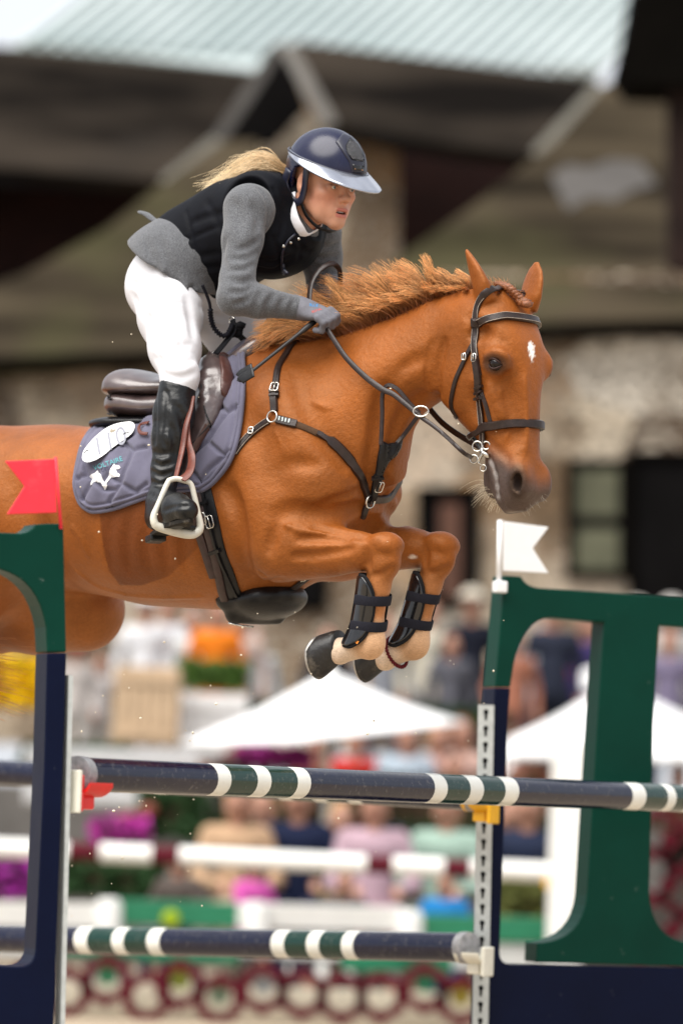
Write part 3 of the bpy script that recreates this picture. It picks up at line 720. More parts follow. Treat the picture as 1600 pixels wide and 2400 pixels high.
def spectator(px, head_py, Y, pose, top, trs, hair, label, hat=None, rz=0.0, sc=1.0):
    """places a person so that the crown of the head shows at the given pixel; the ground (stand tiers) is under the feet"""
    zt = .10 if Y < 31 else (.70 if Y < 37.5 else 1.40); hgt = {'sit': 1.28, 'stand': 1.74, 'reach': 1.74}[pose]; p = P(px, head_py, Y); sc = max(.6, min(1.12, (p[2] - zt) / hgt)); base = np.array([p[0], p[1], zt]); t = thing('person', base, label, 'person', 'spectators'); t.rotation_euler = (0, 0, rz); t.scale = (sc, sc, sc)
    for part, mm in (('body', SKN), ('top', cloth(top)), ('trousers', cloth(trs)), ('hair', cloth(HAIRC[hair])), ('hat', cloth(hat) if hat else None)):
        if mm is None: continue
        o = bpy.data.objects.new(part, pmesh(pose, part, mm)); link(o); o.parent = t
    return base
SP = [  # px, head_py, Y, pose, top, trousers, hair, label, hat, rz
    (560, 1830, 29.0, 'sit', (0.55, .36, .22), (0.5, .42, .33), 'blond', 'seated spectator in a tan top behind the white and maroon rail', None, .2),
    (622, 1846, 29.6, 'sit', (0.80, .80, .80), (0.2, .2, .25), 'blond', 'spectator in a white top beside the one in tan', None, -.3),
    (702, 1822, 29.3, 'sit', (0.012, .018, .05), (0.03, .03, .06), 'brown', 'seated spectator in a navy top behind the middle rail', None, 0),
    (880, 1838, 28.8, 'sit', (0.52, .36, .42), (0.50, .30, .36), 'brown', 'seated spectator in a pink checked shirt left of the metal track', None, .1),
    (1050, 1842, 29.2, 'sit', (0.36, .50, .42), (0.30, .4, .35), 'blond', 'seated spectator in a mint green top beside the slotted track', None, -.2),
    (800, 1880, 30.2, 'sit', (0.35, .32, .10), (.1, .1, .1), 'blond', 'spectator in an olive top between navy and pink', None, .2),
    (600, 1990, 27.9, 'sit', (0.72, .12, .46), (0.02, .03, .09), 'brown', 'spectator in a bright pink top crouching low behind the rail', None, .9),
    (420, 1985, 28.2, 'sit', (0.10, .08, .07), (0.02, .03, .09), 'dark', 'dark-haired child in brown low behind the rail', None, -.4, .8),
    (810, 2040, 27.9, 'sit', (0.06, .06, .07), (.05, .05, .06), 'dark', 'dark-haired child in black in front of the pink checked shirt', None, .2, .8),
    (1045, 2040, 28.0, 'sit', (0.02, .22, .55), (.02, .1, .3), 'brown', 'child in a bright blue top below the mint green spectator', None, 0, .75),
    (1240, 1840, 29.4, 'sit', (0.02, .028, .06), (.1, .11, .03), 'dark', 'seated spectator in dark navy seen through the right wing opening', None, 0),
    (1195, 1860, 30.4, 'sit', (0.34, .38, .34), (.2, .2, .2), 'brown', 'spectator in grey green next to the navy post of the right wing', None, .3),
    (1030, 1690, 35.5, 'sit', (0.62, .36, .30), (.4, .3, .28), 'blond', 'spectator in a peach top left of the slotted track, below the parasol', None, .2),
    (1085, 1680, 36.0, 'sit', (0.60, .40, .34), (.3, .25, .25), 'brown', 'spectator in pale salmon right under the parasol corner', None, -.2),
    (955, 1690, 35.2, 'sit', (0.42, .50, .58), (.2, .25, .4), 'grey', 'spectator in a light blue shirt under the parasol', None, 0),
    (835, 1700, 35.6, 'sit', (0.55, .035, .03), (.1, .05, .05), 'brown', 'spectator in a red top under the middle of the parasol', None, 0),
    (1065, 1770, 34.9, 'sit', (0.62, .04, .28), (.2, .05, .1), 'dark', 'spectator in magenta low under the parasol', None, .1),
    (745, 1715, 36.0, 'sit', (0.30, .11, .06), (.1, .05, .05), 'brown', 'spectator in rust brown under the left half of the parasol', None, 0),
    (1205, 1470, 39.0, 'stand', (0.40, .16, .10), (0.25, .12, .10), 'brown', 'standing spectator in a brick coloured top behind the right wing post', None, .2),
    (1300, 1395, 39.5, 'stand', (0.025, .03, .05), (.02, .025, .04), 'brown', 'standing spectator in dark clothes inside the wing opening', None, 0),
    (1270, 1455, 41.0, 'stand', (0.42, .46, .52), (.1, .1, .12), 'grey', 'spectator in light grey beside the one in dark clothes', None, .3),
    (1375, 1425, 40.0, 'stand', (0.06, .04, .16), (.03, .03, .06), 'dark', 'spectator in purple at the edge of the wing upright', None, 0),
    (1400, 1455, 41.0, 'stand', (0.55, .03, .10), (.03, .03, .06), 'dark', 'spectator in crimson beside the wing upright', None, 0),
    (1108, 1375, 40.0, 'stand', (0.012, .014, .025), (.02, .02, .03), 'dark', 'standing spectator in black to the left of the white flag', (0.62, .56, .46), 0),
    (1010, 1400, 41.0, 'stand', (0.62, .57, .46), (.2, .19, .18), 'brown', 'standing spectator in cream between the far foreleg and the flag', None, .1),
    (1060, 1480, 39.5, 'stand', (0.11, .11, .13), (.05, .05, .07), 'dark', 'standing spectator in charcoal behind the folded forelegs', None, 0),
    (905, 1430, 41.0, 'stand', (0.26, .27, .30), (.15, .15, .18), 'brown', 'standing spectator in mid grey behind the horse knees', None, 0),
    (770, 1465, 40.0, 'stand', (0.02, .022, .035), (.05, .06, .1), 'dark', 'standing spectator in dark navy behind the hooves', None, 0),
    (600, 1470, 40.0, 'stand', (0.50, .56, .60), (.16, .18, .25), 'grey', 'standing spectator in pale blue right of the hedge', None, .2),
    (510, 1400, 39.0, 'stand', (0.85, .22, .015), (.5, .2, .05), 'brown', 'spectator in bright orange below the girth', None, 0),
    (565, 1420, 39.5, 'stand', (0.62, .48, .42), (.4, .3, .3), 'blond', 'spectator in pale pink beside the orange one', None, 0),
    (455, 1420, 40.0, 'stand', (0.74, .74, .72), (.4, .4, .4), 'grey', 'spectator in off-white to the left of the orange one', None, 0),
    (345, 1390, 39.5, 'stand', (0.80, .80, .82), (.5, .5, .5), 'grey', 'spectator in a white jacket below the horse belly', (0.78, .78, .78), 0),
    (395, 1385, 40.5, 'stand', (0.72, .72, .76), (.5, .5, .5), 'blond', 'spectator in a lilac white top below the belly', None, 0),
    (182, 1500, 38.0, 'stand', (0.55, .50, .47), (0.62, .58, .54), 'dark', 'standing spectator in pale linen beside the left jump wing', (0.55, .05, .035), 0),
    (235, 1530, 38.5, 'stand', (0.62, .57, .55), (0.58, .54, .50), 'brown', 'standing spectator in greyish white next to the crate', None, .2),
    (1495, 1362, 41.0, 'stand', (0.16, .15, .16), (.1, .1, .1), 'dark', 'standing spectator in grey at the right above the wing rail', (0.6, .56, .5), 0),
    (1410, 1345, 42.0, 'stand', (0.03, .25, .11), (.05, .1, .06), 'dark', 'standing spectator in green above the wing rail', (0.03, .25, .11), 0),
    (1575, 1365, 40.5, 'stand', (0.55, .54, .52), (.2, .2, .2), 'grey', 'standing spectator with a pale hat at the right edge', (0.65, .62, .58), 0),
    (1570, 1470, 38.5, 'stand', (0.20, .17, .26), (.02, .03, .06), 'brown', 'standing spectator in mauve right of the wing upright', None, 0),
    (1590, 1790, 35.0, 'sit', (0.28, .15, .10), (.05, .05, .05), 'dark', 'seated spectator in brown at the right edge under the gazebo', None, 0),
    (1255, 1720, 35.0, 'sit', (0.45, .20, .14), (.05, .05, .06), 'brown', 'seated spectator in terracotta under the gazebo edge', None, 0),
]
for a in SP: spectator(*a[:8], hat=a[8], rz=a[9])
# terraces and benches that carry the spectators
CONC = mat('terrace_concrete', (0.13, .12, .11), .9, .15, 3); TER = mat('weathered_boards', (0.20, .17, .14), .85, .25, 6)
def terrace(y0, y1, zt):
    mb = MB(); mb.box((0, (y0 + y1) / 2, zt / 2), (40, y1 - y0, zt), None, bev=.02); struct(mb.build('terrace', CONC, None, base=(0, (y0 + y1) / 2, 0)))
terrace(27.75, 31.0, .10); terrace(34.55, 37.45, .70); terrace(37.46, 46.5, 1.40)
def bench(px0, px1, Y, zt, label):
    a, b = gp(px0, Y), gp(px1, Y); t = thing('bench', ((a[0] + b[0]) / 2, Y, zt), label, 'bench', 'benches for the spectators'); mb = MB(); mb.box(((a[0] + b[0]) / 2, Y + .02, zt + .36), (b[0] - a[0], .36, .045), None, bev=.008); mb.build('seat', TER, t)
    for x in np.linspace(a[0] + .15, b[0] - .15, 4): mb = MB(); mb.box((x, Y + .02, zt + .168), (.06, .32, .335), None, bev=.006); mb.build('leg', TER, t)
bench(350, 960, 29.25, .10, 'long low bench under the seated spectators left of the slotted track'); bench(985, 1300, 29.4, .10, 'low bench under the spectators right of the slotted track'); bench(690, 1130, 35.55, .70, 'bench under the spectators sheltered by the parasol'); bench(1210, 1640, 35.1, .70, 'bench under the spectators beneath the gazebo')
# ---------------------------------------------------------------- hedges, flowers, crates
LEAF = mat('hedge_leaf', (0.060, 0.115, 0.022), .6, .35, 6); LEAF2 = mat('dark_leaf', (0.022, 0.055, 0.018), .6, .35, 6); BARK = mat('hedge_twig', (0.06, .04, .025), .9, .2, 20)
def leaf_box(name, c, size, mtl, label, cat, n=900, ls=.05, flowers=None, fm=None):
    t = thing(name, (c[0], c[1], c[2] - size[2] / 2), label, cat); V, F = [], []
    def leaves(n, sz, inset):
        V, F = [], []
        for i in range(n):
            u = RNG.uniform(-.5, .5, 3); ax = RNG.integers(0, 3); u[ax] = math.copysign(.5 - inset * RNG.random(), u[ax]); p = np.array(c) + u * np.array(size) + RNG.normal(0, .012, 3); d = RNG.normal(0, 1, 3); d /= np.linalg.norm(d); e = np.cross(d, RNG.normal(0, 1, 3)); e /= np.linalg.norm(e); b0 = len(V); V += [p - d * sz, p + e * sz * .5, p + d * sz, p - e * sz * .5]; F.append((b0, b0 + 1, b0 + 2, b0 + 3))
        return V, F
    V, F = leaves(n, ls, .25); mesh_obj('foliage', V, F, mtl, t, False)
    mb = MB(); mb.box(np.array(c), tuple(np.array(size) * .72), None, bev=.02); mb.build('branches', BARK, t)
    if flowers:
        V, F = leaves(flowers, ls * 1.1, .05); mesh_obj('blossom', V, F, fm, t, False)
MAG = mat('magenta_petal', (0.52, .05, .36), .6, .2, 20); YELF = mat('yellow_petal', (0.85, .55, .01), .6, .12, 20); PURP = mat('purple_petal', (0.34, .03, .30), .6, .2, 20)
def lb(name, px0, py0, px1, py1, Y, dep, mtl, label, cat, **k):
    a, b = P(px0, py0, Y), P(px1, py1, Y); c = (a + b) / 2; leaf_box(name, c, (abs(b[0] - a[0]), dep, abs(a[2] - b[2])), mtl, label, cat, **k)
lb('hedge', 425, 1552, 575, 1612, 37.2, .6, LEAF, 'bright green clipped box hedge left of the parasol', 'hedge', n=1600)
lb('hedge', 60, 1745, 300, 1800, 34.0, .6, LEAF2, 'dark green low hedge beside the left jump wing', 'hedge', n=1500)
lb('flower_bed', -60, 1545, 92, 1650, 34.0, .7, LEAF, 'yellow flowers massed at the left edge below the tail', 'flowers', n=600, flowers=1500, fm=YELF)
lb('flower_bed', 225, 1925, 335, 1975, 30.2, .4, LEAF2, 'magenta flowers behind the rail near the left wing', 'flowers', n=400, flowers=500, fm=MAG)
lb('flower_bed', -60, 2015, 66, 2095, 28.5, .5, LEAF2, 'purple flowers at the left edge under the rail', 'flowers', n=400, flowers=420, fm=PURP)
lb('flower_bed', 560, 1755, 720, 1795, 33.9, .4, LEAF2, 'pink flowers under the left corner of the parasol', 'flowers', n=300, flowers=520, fm=MAG)
lb('shrub', 130, 2020, 380, 2100, 28.6, .5, LEAF2, 'dark shrub behind the rail right of the left wing', 'shrub', n=1100)
lb('shrub', 330, 1850, 470, 1960, 31.6, .6, LEAF2, 'dark green shrub left of the spectator in tan', 'shrub', n=1100)
lb('shrub', 480, 1800, 1280, 1960, 33.2, .5, LEAF2, 'added dark leafy backdrop behind the seated spectators', 'shrub', n=1500)  # invented row, added to make the gaps between spectators dark
lb('shrub', 480, 1640, 1180, 1700, 37.25, .3, LEAF2, 'added dark leafy backdrop at the foot of the upper terrace behind the parasol', 'shrub', n=1500)  # second row added only as a dark backdrop to the crowd
lb('shrub', 1170, 2070, 1290, 2160, 28.4, .4, mat('olive_leaf', (0.10, .11, .03), .6, .3, 6), 'olive green shrub behind the navy post of the right wing', 'shrub', n=800)
WOODC = mat('crate_wood', (0.48, .35, .23), .75, .22, 9); CRM = mat('pale_board', (0.70, .69, .68), .7, .05, 8)
def crate(px0, py0, px1, py1, Y, dep, mtl, label, nb=6):
    a, b = P(px0, py0, Y), P(px1, py1, Y); t = thing('crate', ((a[0] + b[0]) / 2, Y, b[2]), label, 'crate'); w = (b[0] - a[0]) / nb; h = a[2] - b[2]
    for k in range(nb): mb = MB(); mb.box((a[0] + w * (k + .5), Y + dep / 2, (a[2] + b[2]) / 2), (w * .95, dep, h), None, bev=.01); mb.build('board', mtl, t)
    for z in (.15, .85): mb = MB(); mb.box(((a[0] + b[0]) / 2, Y - .012, b[2] + h * z), (b[0] - a[0], .02, .08), None, bev=.004); mb.build('batten', mtl, t)
crate(268, 1560, 415, 1750, 36.0, .5, WOODC, 'tall tan wooden crate left of the parasol')
crate(415, 1625, 575, 1790, 36.6, .3, CRM, 'white panelled box below the clipped hedge', 4)
crate(60, 1750, 460, 1900, 32.6, .3, mat('grey_board', (0.50, .50, .50), .8, .1, 8), 'pale grey panelled barrier behind the upper pole at left', 10)
mb = MB(); a, b = P(340, 1905, 31.2), P(580, 1745, 34.2); mb.tube([a, b], .05, 8); a, b = P(240, 1940, 31.4), P(470, 1860, 32.4); mb.tube([a, b], .05, 8); o = mb.build('handrail', mat('rust_red_paint', (0.22, .035, .018), .5, .15, 10), None, True); tag(o, 'rust red sloping handrail behind the upper pole', 'handrail')

# ---------------------------------------------------------------- stone barn
def banded(name, c0, c1, c2, sx, sz, rough=.9):
    m, nt, b = new_mat(name); N, L = nt.nodes, nt.links; tc = N.new('ShaderNodeTexCoord'); mp = N.new('ShaderNodeMapping'); mp.inputs['Scale'].default_value = (sx, sx, sz); L.new(tc.outputs['Object'], mp.inputs['Vector'])
    no = N.new('ShaderNodeTexNoise'); no.inputs['Scale'].default_value = 1.0; no.inputs['Detail'].default_value = 5; L.new(mp.outputs[0], no.inputs['Vector'])
    n2 = N.new('ShaderNodeTexNoise'); n2.inputs['Scale'].default_value = .45; n2.inputs['Detail'].default_value = 3; L.new(tc.outputs['Object'], n2.inputs['Vector'])
    rp = N.new('ShaderNodeValToRGB'); e = rp.color_ramp.elements; e[0].position = .35; e[0].color = c4(c0); e[1].position = .62; e[1].color = c4(c1); L.new(no.outputs['Fac'], rp.inputs[0])
    r2 = N.new('ShaderNodeValToRGB'); r2.color_ramp.elements[0].position = .5; r2.color_ramp.elements[1].position = .72; L.new(n2.outputs['Fac'], r2.inputs[0]); mx = N.new('ShaderNodeMix'); mx.data_type = 'RGBA'; mx.inputs[7].default_value = c4(c2); L.new(r2.outputs[0], mx.inputs[0]); L.new(rp.outputs[0], mx.inputs[6]); L.new(mx.outputs[2], b.inputs['Base Color']); setv(b, rough=rough, spec=.03)
    bp = N.new('ShaderNodeBump'); bp.inputs['Distance'].default_value = .05; L.new(no.outputs['Fac'], bp.inputs['Height']); L.new(bp.outputs[0], b.inputs['Normal']); return m
def stone_mat():
    m, nt, b = new_mat('rubble_stone'); N, L = nt.nodes, nt.links; tc = N.new('ShaderNodeTexCoord'); mp = N.new('ShaderNodeMapping'); mp.inputs['Scale'].default_value = (.95, .95, 1.35); L.new(tc.outputs['Object'], mp.inputs['Vector'])
    vo = N.new('ShaderNodeTexVoronoi'); vo.inputs['Scale'].default_value = 1.0; L.new(mp.outputs[0], vo.inputs['Vector']); ve = N.new('ShaderNodeTexVoronoi'); ve.feature = 'DISTANCE_TO_EDGE'; L.new(mp.outputs[0], ve.inputs['Vector'])
    hs = N.new('ShaderNodeSeparateColor'); L.new(vo.outputs['Color'], hs.inputs[0]); rp = N.new('ShaderNodeValToRGB'); e = rp.color_ramp.elements; e[0].position = 0; e[0].color = (0.10, .07, .05, 1); e[1].position = 1; e[1].color = (0.82, .74, .62, 1)
    for p_, c in ((.3, (0.24, .17, .11, 1)), (.5, (0.62, .52, .39, 1)), (.7, (0.36, .21, .10, 1))): q = e.new(p_); q.color = c
    L.new(hs.outputs[0], rp.inputs[0]); r2 = N.new('ShaderNodeValToRGB'); r2.color_ramp.elements[0].position = .02; r2.color_ramp.elements[1].position = .10; L.new(ve.outputs['Distance'], r2.inputs[0]); mx = N.new('ShaderNodeMix'); mx.data_type = 'RGBA'; mx.inputs[6].default_value = (0.50, .43, .34, 1); L.new(r2.outputs[0], mx.inputs[0]); L.new(rp.outputs[0], mx.inputs[7]); nn_ = N.new('ShaderNodeTexNoise'); nn_.inputs['Scale'].default_value = .9; nn_.inputs['Detail'].default_value = 4; L.new(tc.outputs['Object'], nn_.inputs['Vector']); r3 = N.new('ShaderNodeValToRGB'); r3.color_ramp.elements[0].position = .50; r3.color_ramp.elements[1].position = .66; L.new(nn_.outputs['Fac'], r3.inputs[0]); m3 = N.new('ShaderNodeMix'); m3.data_type = 'RGBA'; m3.inputs[7].default_value = (0.17, .115, .07, 1); L.new(r3.outputs[0], m3.inputs[0]); L.new(mx.outputs[2], m3.inputs[6]); L.new(m3.outputs[2], b.inputs['Base Color']); setv(b, rough=.9, spec=.05)
    bp = N.new('ShaderNodeBump'); bp.inputs['Distance'].default_value = .06; L.new(r2.outputs[0], bp.inputs['Height']); L.new(bp.outputs[0], b.inputs['Normal']); return m
STONE = stone_mat(); ROOF_B = banded('brown_shingle', (0.014, .011, .0075), (0.070, .055, .036), (0.052, .049, .024), .22, 1.7); ROOF_D = banded('dark_shingle', (0.005, .004, .0034), (0.034, .027, .021), (0.020, .017, .0145), .3, 1.6); METAL = banded('grey_green_metal', (0.36, .42, .42), (0.48, .53, .53), (0.41, .46, .465), .3, .3, .6)
REDB = mat('dark_red_boards', (0.020, 0.0085, 0.0075), .8, .25, 2); BARGE = mat('grey_barge_board', (0.22, .21, .18), .7, .15, 2); DARKW = mat('dark_timber', (0.003, .0025, .002), .9, .3, 2, spec=.02); BLACKW = mat('dark_interior_shadow', (0.006, .0055, .0055), .9, .2, 2, spec=.02); PALE = mat('pale_grey_roof', (0.075, .070, .066), .8, .15, 1)
barn = thing('barn', gp(800, 52), 'stone barn with dark shingle roofs and grey metal roof behind the arena', 'building')
def slab(name, poly, p0, nrm, thick, mtl, par):
    """polygon traced in pixels, unprojected to a plane (point, normal), given thickness behind"""
    nrm = np.array(nrm, float); nrm /= np.linalg.norm(nrm); o = np.array(CLOC); V = []
    for px, py in poly: d = np.array(ray(px, py)); V.append(o + d * (((np.array(p0) - o) @ nrm) / (d @ nrm)))
    n = len(V); V2 = V + [v - nrm * thick for v in V]; F = [tuple(range(n)), tuple(range(2 * n - 1, n - 1, -1))] + [(i, n + i, n + (i + 1) % n, (i + 1) % n) for i in range(n)]
    mb = MB(); mb.add(V2, F); return mb.build(name, mtl, par), V
def roofn(deg, yaw=0.0): t = R_(deg); return (math.sin(yaw) * math.sin(t), -math.sin(t) * math.cos(yaw), math.cos(t))
WALLN = (0, -1, 0)
# walls
slab('wall', [(560, 640), (4600, 640), (4600, 1800), (560, 1760)], P(800, 1200, 49.45), WALLN, .5, STONE, barn)
slab('wall', [(-3200, 700), (560, 760), (560, 1760), (-3200, 1640)], P(800, 1200, 49.75), WALLN, .5, STONE, barn)
slab('gable_wall', [(652, 150), (800, 285), (935, 335), (935, 800), (600, 800), (560, 330)], P(700, 400, 53.4), WALLN, .5, STONE, barn)
slab('board_wall', [(-400, 380), (620, 380), (620, 900), (-400, 900)], P(700, 400, 54.4), WALLN, .3, REDB, barn); slab('board_wall', [(900, 300), (1900, 300), (1900, 900), (900, 900)], P(700, 400, 54.6), WALLN, .3, REDB, barn)
# lower roofs
slab('roof', [(-400, 880), (-400, 800), (60, 640), (250, 535), (385, 425), (520, 330), (600, 330), (640, 420), (760, 560), (780, 800)], P(200, 850, 49.2), roofn(52), .22, ROOF_B, barn)
slab('roof', [(770, 790), (830, 690), (905, 625), (1110, 480), (1245, 372), (1300, 330), (1420, 195), (1900, 150), (1900, 735), (1400, 752)], P(1200, 760, 49.0), roofn(52), .22, ROOF_B, barn)
slab('roof_patch', [(1290, 410), (1330, 385), (1380, 392), (1430, 372), (1500, 378), (1540, 430), (1480, 446), (1440, 470), (1380, 462), (1330, 492), (1310, 450)], P(1200, 758, 48.99), roofn(52), .03, PALE, barn)  # paler grey blotch laid on the lower right roof
slab('eave_board', [(-400, 856), (780, 800), (780, 822), (-400, 882)], P(200, 850, 49.15), WALLN, .1, DARKW, barn); slab('eave_board', [(770, 788), (1900, 738), (1900, 772), (770, 815)], P(1200, 760, 48.95), WALLN, .1, DARKW, barn)
slab('roof', [(-3200, 800), (-3200, 250), (-402, 340), (-402, 880)], P(200, 850, 49.2), roofn(52), .22, ROOF_B, barn); slab('roof', [(1902, 735), (1902, 150), (4600, 240), (4600, 840)], P(1200, 760, 49.0), roofn(52), .22, ROOF_B, barn)
slab('dormer_roof', [(-3200, 250), (-3200, -60), (-402, 70), (-402, 365)], P(200, 400, 52.6), roofn(48), .2, ROOF_D, barn)
# upper dark roofs
slab('dormer_roof', [(-400, 70), (0, 108), (575, 166), (610, 172), (480, 335), (378, 422), (0, 392), (-400, 365)], P(200, 400, 52.6), roofn(48), .2, ROOF_D, barn)
slab('dormer_roof', [(690, 95), (1400, 186), (1330, 262), (1246, 364), (1000, 330), (850, 308), (770, 290)], P(1000, 330, 52.4), roofn(48), .2, ROOF_D, barn)
slab('eave_shadow', [(-400, 366), (378, 422), (360, 452), (-400, 410)], P(200, 400, 52.7), WALLN, .15, BLACKW, barn); slab('eave_shadow', [(850, 308), (1246, 364), (1230, 392), (900, 345)], P(1000, 330, 52.5), WALLN, .15, BLACKW, barn)  # black strips stand in for the shadow under the upper eaves
# gable barge boards and dark peak
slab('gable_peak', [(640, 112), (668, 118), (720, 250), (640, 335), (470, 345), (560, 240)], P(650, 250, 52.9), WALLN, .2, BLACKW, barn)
slab('barge_board', [(640, 100), (664, 108), (610, 200), (520, 335), (480, 345)], P(650, 250, 52.3), WALLN, .12, mat('shaded_timber', (0.085, .08, .075), .8, .2, 2), barn); slab('barge_board', [(650, 100), (690, 104), (790, 285), (755, 295)], P(650, 250, 52.2), WALLN, .12, mat('lit_timber', (0.20, .19, .175), .8, .2, 2), barn)  # one timber: left board coloured as shaded, right board as lit
slab('verge', [(498, 318), (522, 335), (430, 425), (385, 442), (378, 415)], P(450, 380, 52.2), WALLN, .12, BARGE, barn); slab('verge', [(1395, 192), (1420, 205), (1300, 345), (1268, 372), (1244, 352)], P(1300, 300, 52.0), WALLN, .12, BARGE, barn)
# metal roof with standing seams
mo, MV = slab('metal_roof', [(20, 106), (300, 128), (640, 168), (1395, 168), (1560, -40), (1640, -160), (520, -260), (260, -40)], P(700, 150, 60), roofn(38), .15, METAL, barn)
mn = np.array(roofn(38)); mo_ = np.array(CLOC)
def mp_on(px, py): d = np.array(ray(px, py)); return mo_ + d * (((P(700, 150, 60) - mo_) @ mn) / (d @ mn))
for k, x in enumerate(np.arange(60, 1400, 46)):
    y0 = 112 + (x - 60) * .045; x1 = x + 330; a, b = mp_on(x, y0), mp_on(x1, -150); mb = MB(); mb.tube([a + mn * .05, b + mn * .05], .07, 6); mb.build('seam', METAL, barn)
# openings
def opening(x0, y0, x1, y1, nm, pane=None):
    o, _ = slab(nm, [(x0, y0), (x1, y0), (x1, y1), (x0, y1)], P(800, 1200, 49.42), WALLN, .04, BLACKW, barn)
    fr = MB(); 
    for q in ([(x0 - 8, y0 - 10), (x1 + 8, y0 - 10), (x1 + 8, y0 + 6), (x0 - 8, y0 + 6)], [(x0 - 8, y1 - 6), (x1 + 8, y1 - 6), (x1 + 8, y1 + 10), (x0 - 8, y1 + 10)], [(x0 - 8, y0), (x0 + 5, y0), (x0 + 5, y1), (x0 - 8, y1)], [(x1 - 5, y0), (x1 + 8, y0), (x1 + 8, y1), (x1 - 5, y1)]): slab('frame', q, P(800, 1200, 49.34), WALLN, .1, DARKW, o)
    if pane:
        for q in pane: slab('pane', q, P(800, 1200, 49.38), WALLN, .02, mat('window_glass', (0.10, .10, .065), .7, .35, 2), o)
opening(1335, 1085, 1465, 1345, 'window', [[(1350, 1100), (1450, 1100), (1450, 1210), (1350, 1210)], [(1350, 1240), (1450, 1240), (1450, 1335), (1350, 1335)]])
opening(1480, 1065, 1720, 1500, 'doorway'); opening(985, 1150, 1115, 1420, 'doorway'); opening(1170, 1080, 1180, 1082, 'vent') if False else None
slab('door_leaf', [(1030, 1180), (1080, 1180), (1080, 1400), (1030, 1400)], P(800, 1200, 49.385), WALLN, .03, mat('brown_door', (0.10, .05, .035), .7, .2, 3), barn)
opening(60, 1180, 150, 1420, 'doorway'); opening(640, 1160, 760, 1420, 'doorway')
# dark timber tower at the right edge
tw = thing('timber_tower', gp(1640, 45), 'dark timber hood and post at the upper right corner', 'building')
slab('hood', [(1500, -120), (1800, -120), (1800, 205), (1480, 195), (1448, 150), (1470, 60)], P(1600, 100, 44), WALLN, 1.2, DARKW, tw); slab('post', [(1568, 190), (1640, 190), (1640, 640), (1568, 620)], P(1600, 400, 44.3), WALLN, .4, mat('brown_timber', (0.018, .010, .008), .8, .3, 2), tw)
# ================================================================ horse
HYAW = R_(-32)
HD = np.array([math.cos(HYAW), math.sin(HYAW), 0.0]); HL = np.array([-math.sin(HYAW), math.cos(HYAW), 0.0]); UPV = np.array([0, 0, 1.0])
HMAT = np.stack([HD, HL, UPV])              # rows: forward, left, up
W0 = np.array(at(620, 800, 12.0))
def to_w(P): return np.asarray(P, float) @ HMAT + W0
def to_h(P): return (np.asarray(P, float) - W0) @ HMAT.T
def HP(px, py, lat=0.0):
    d = np.array(ray(px, py)); o = np.array(CLOC)
    k = (lat - (o - W0) @ HL) / (d @ HL); return to_h(o + d * k)
# head frame (turned a little further towards the camera, neck bends right)
HEADYAW = R_(-43)
H0 = to_w(HP(1165, 690, -0.02))
KD = np.array([math.cos(HEADYAW), math.sin(HEADYAW), 0.0]); KL = np.array([-math.sin(HEADYAW), math.cos(HEADYAW), 0.0])
def KP(px, py, lat=0.0):
    """pixel on a plane parallel to the head's median plane, returned in horse coordinates"""
    d = np.array(ray(px, py)); o = np.array(CLOC)
    k = (lat - (o - H0) @ KL) / (d @ KL); return to_h(o + d * k)
KDh = KD @ HMAT.T; KLh = KL @ HMAT.T

def loft_px(fn, a, b, top, bot, widths, up=(0, 0, 1), n=14, mid=0.45):
    """loft whose dorsal and ventral lines are traced; a,b pixel ends of the axis; widths rows (u, hw, p_top, p_bot[, mid[, side]]) with u in 0..1"""
    A, B = fn(*a), fn(*b); L = np.linalg.norm(B - A); M = frame(B - A, up).astype(float)
    tz = lambda pts: np.array(sorted([((M @ (fn(*p) - A))[[0, 2]]).tolist() for p in pts]))
    T, Bo = tz(top), tz(bot); Wd = np.array([list(w) + [mid, 0.0][len(w) - 4:] if len(w) < 6 else w for w in widths], float)
    t0, t1 = Wd[0, 0] * L, Wd[-1, 0] * L
    rows = []
    for t in np.linspace(t0, t1, n):
        tp = float(pchip(T[:, 0], T[:, 1], t)); bt = float(pchip(Bo[:, 0], Bo[:, 1], t)); u = t / L
        w = [float(pchip(Wd[:, 0], Wd[:, i], u)) for i in range(1, 6)]
        rows.append((t, tp, bt + (tp - bt) * w[3], bt, w[0], w[1], w[2], w[4]))
    return P_loft(A, B - A, up, rows)

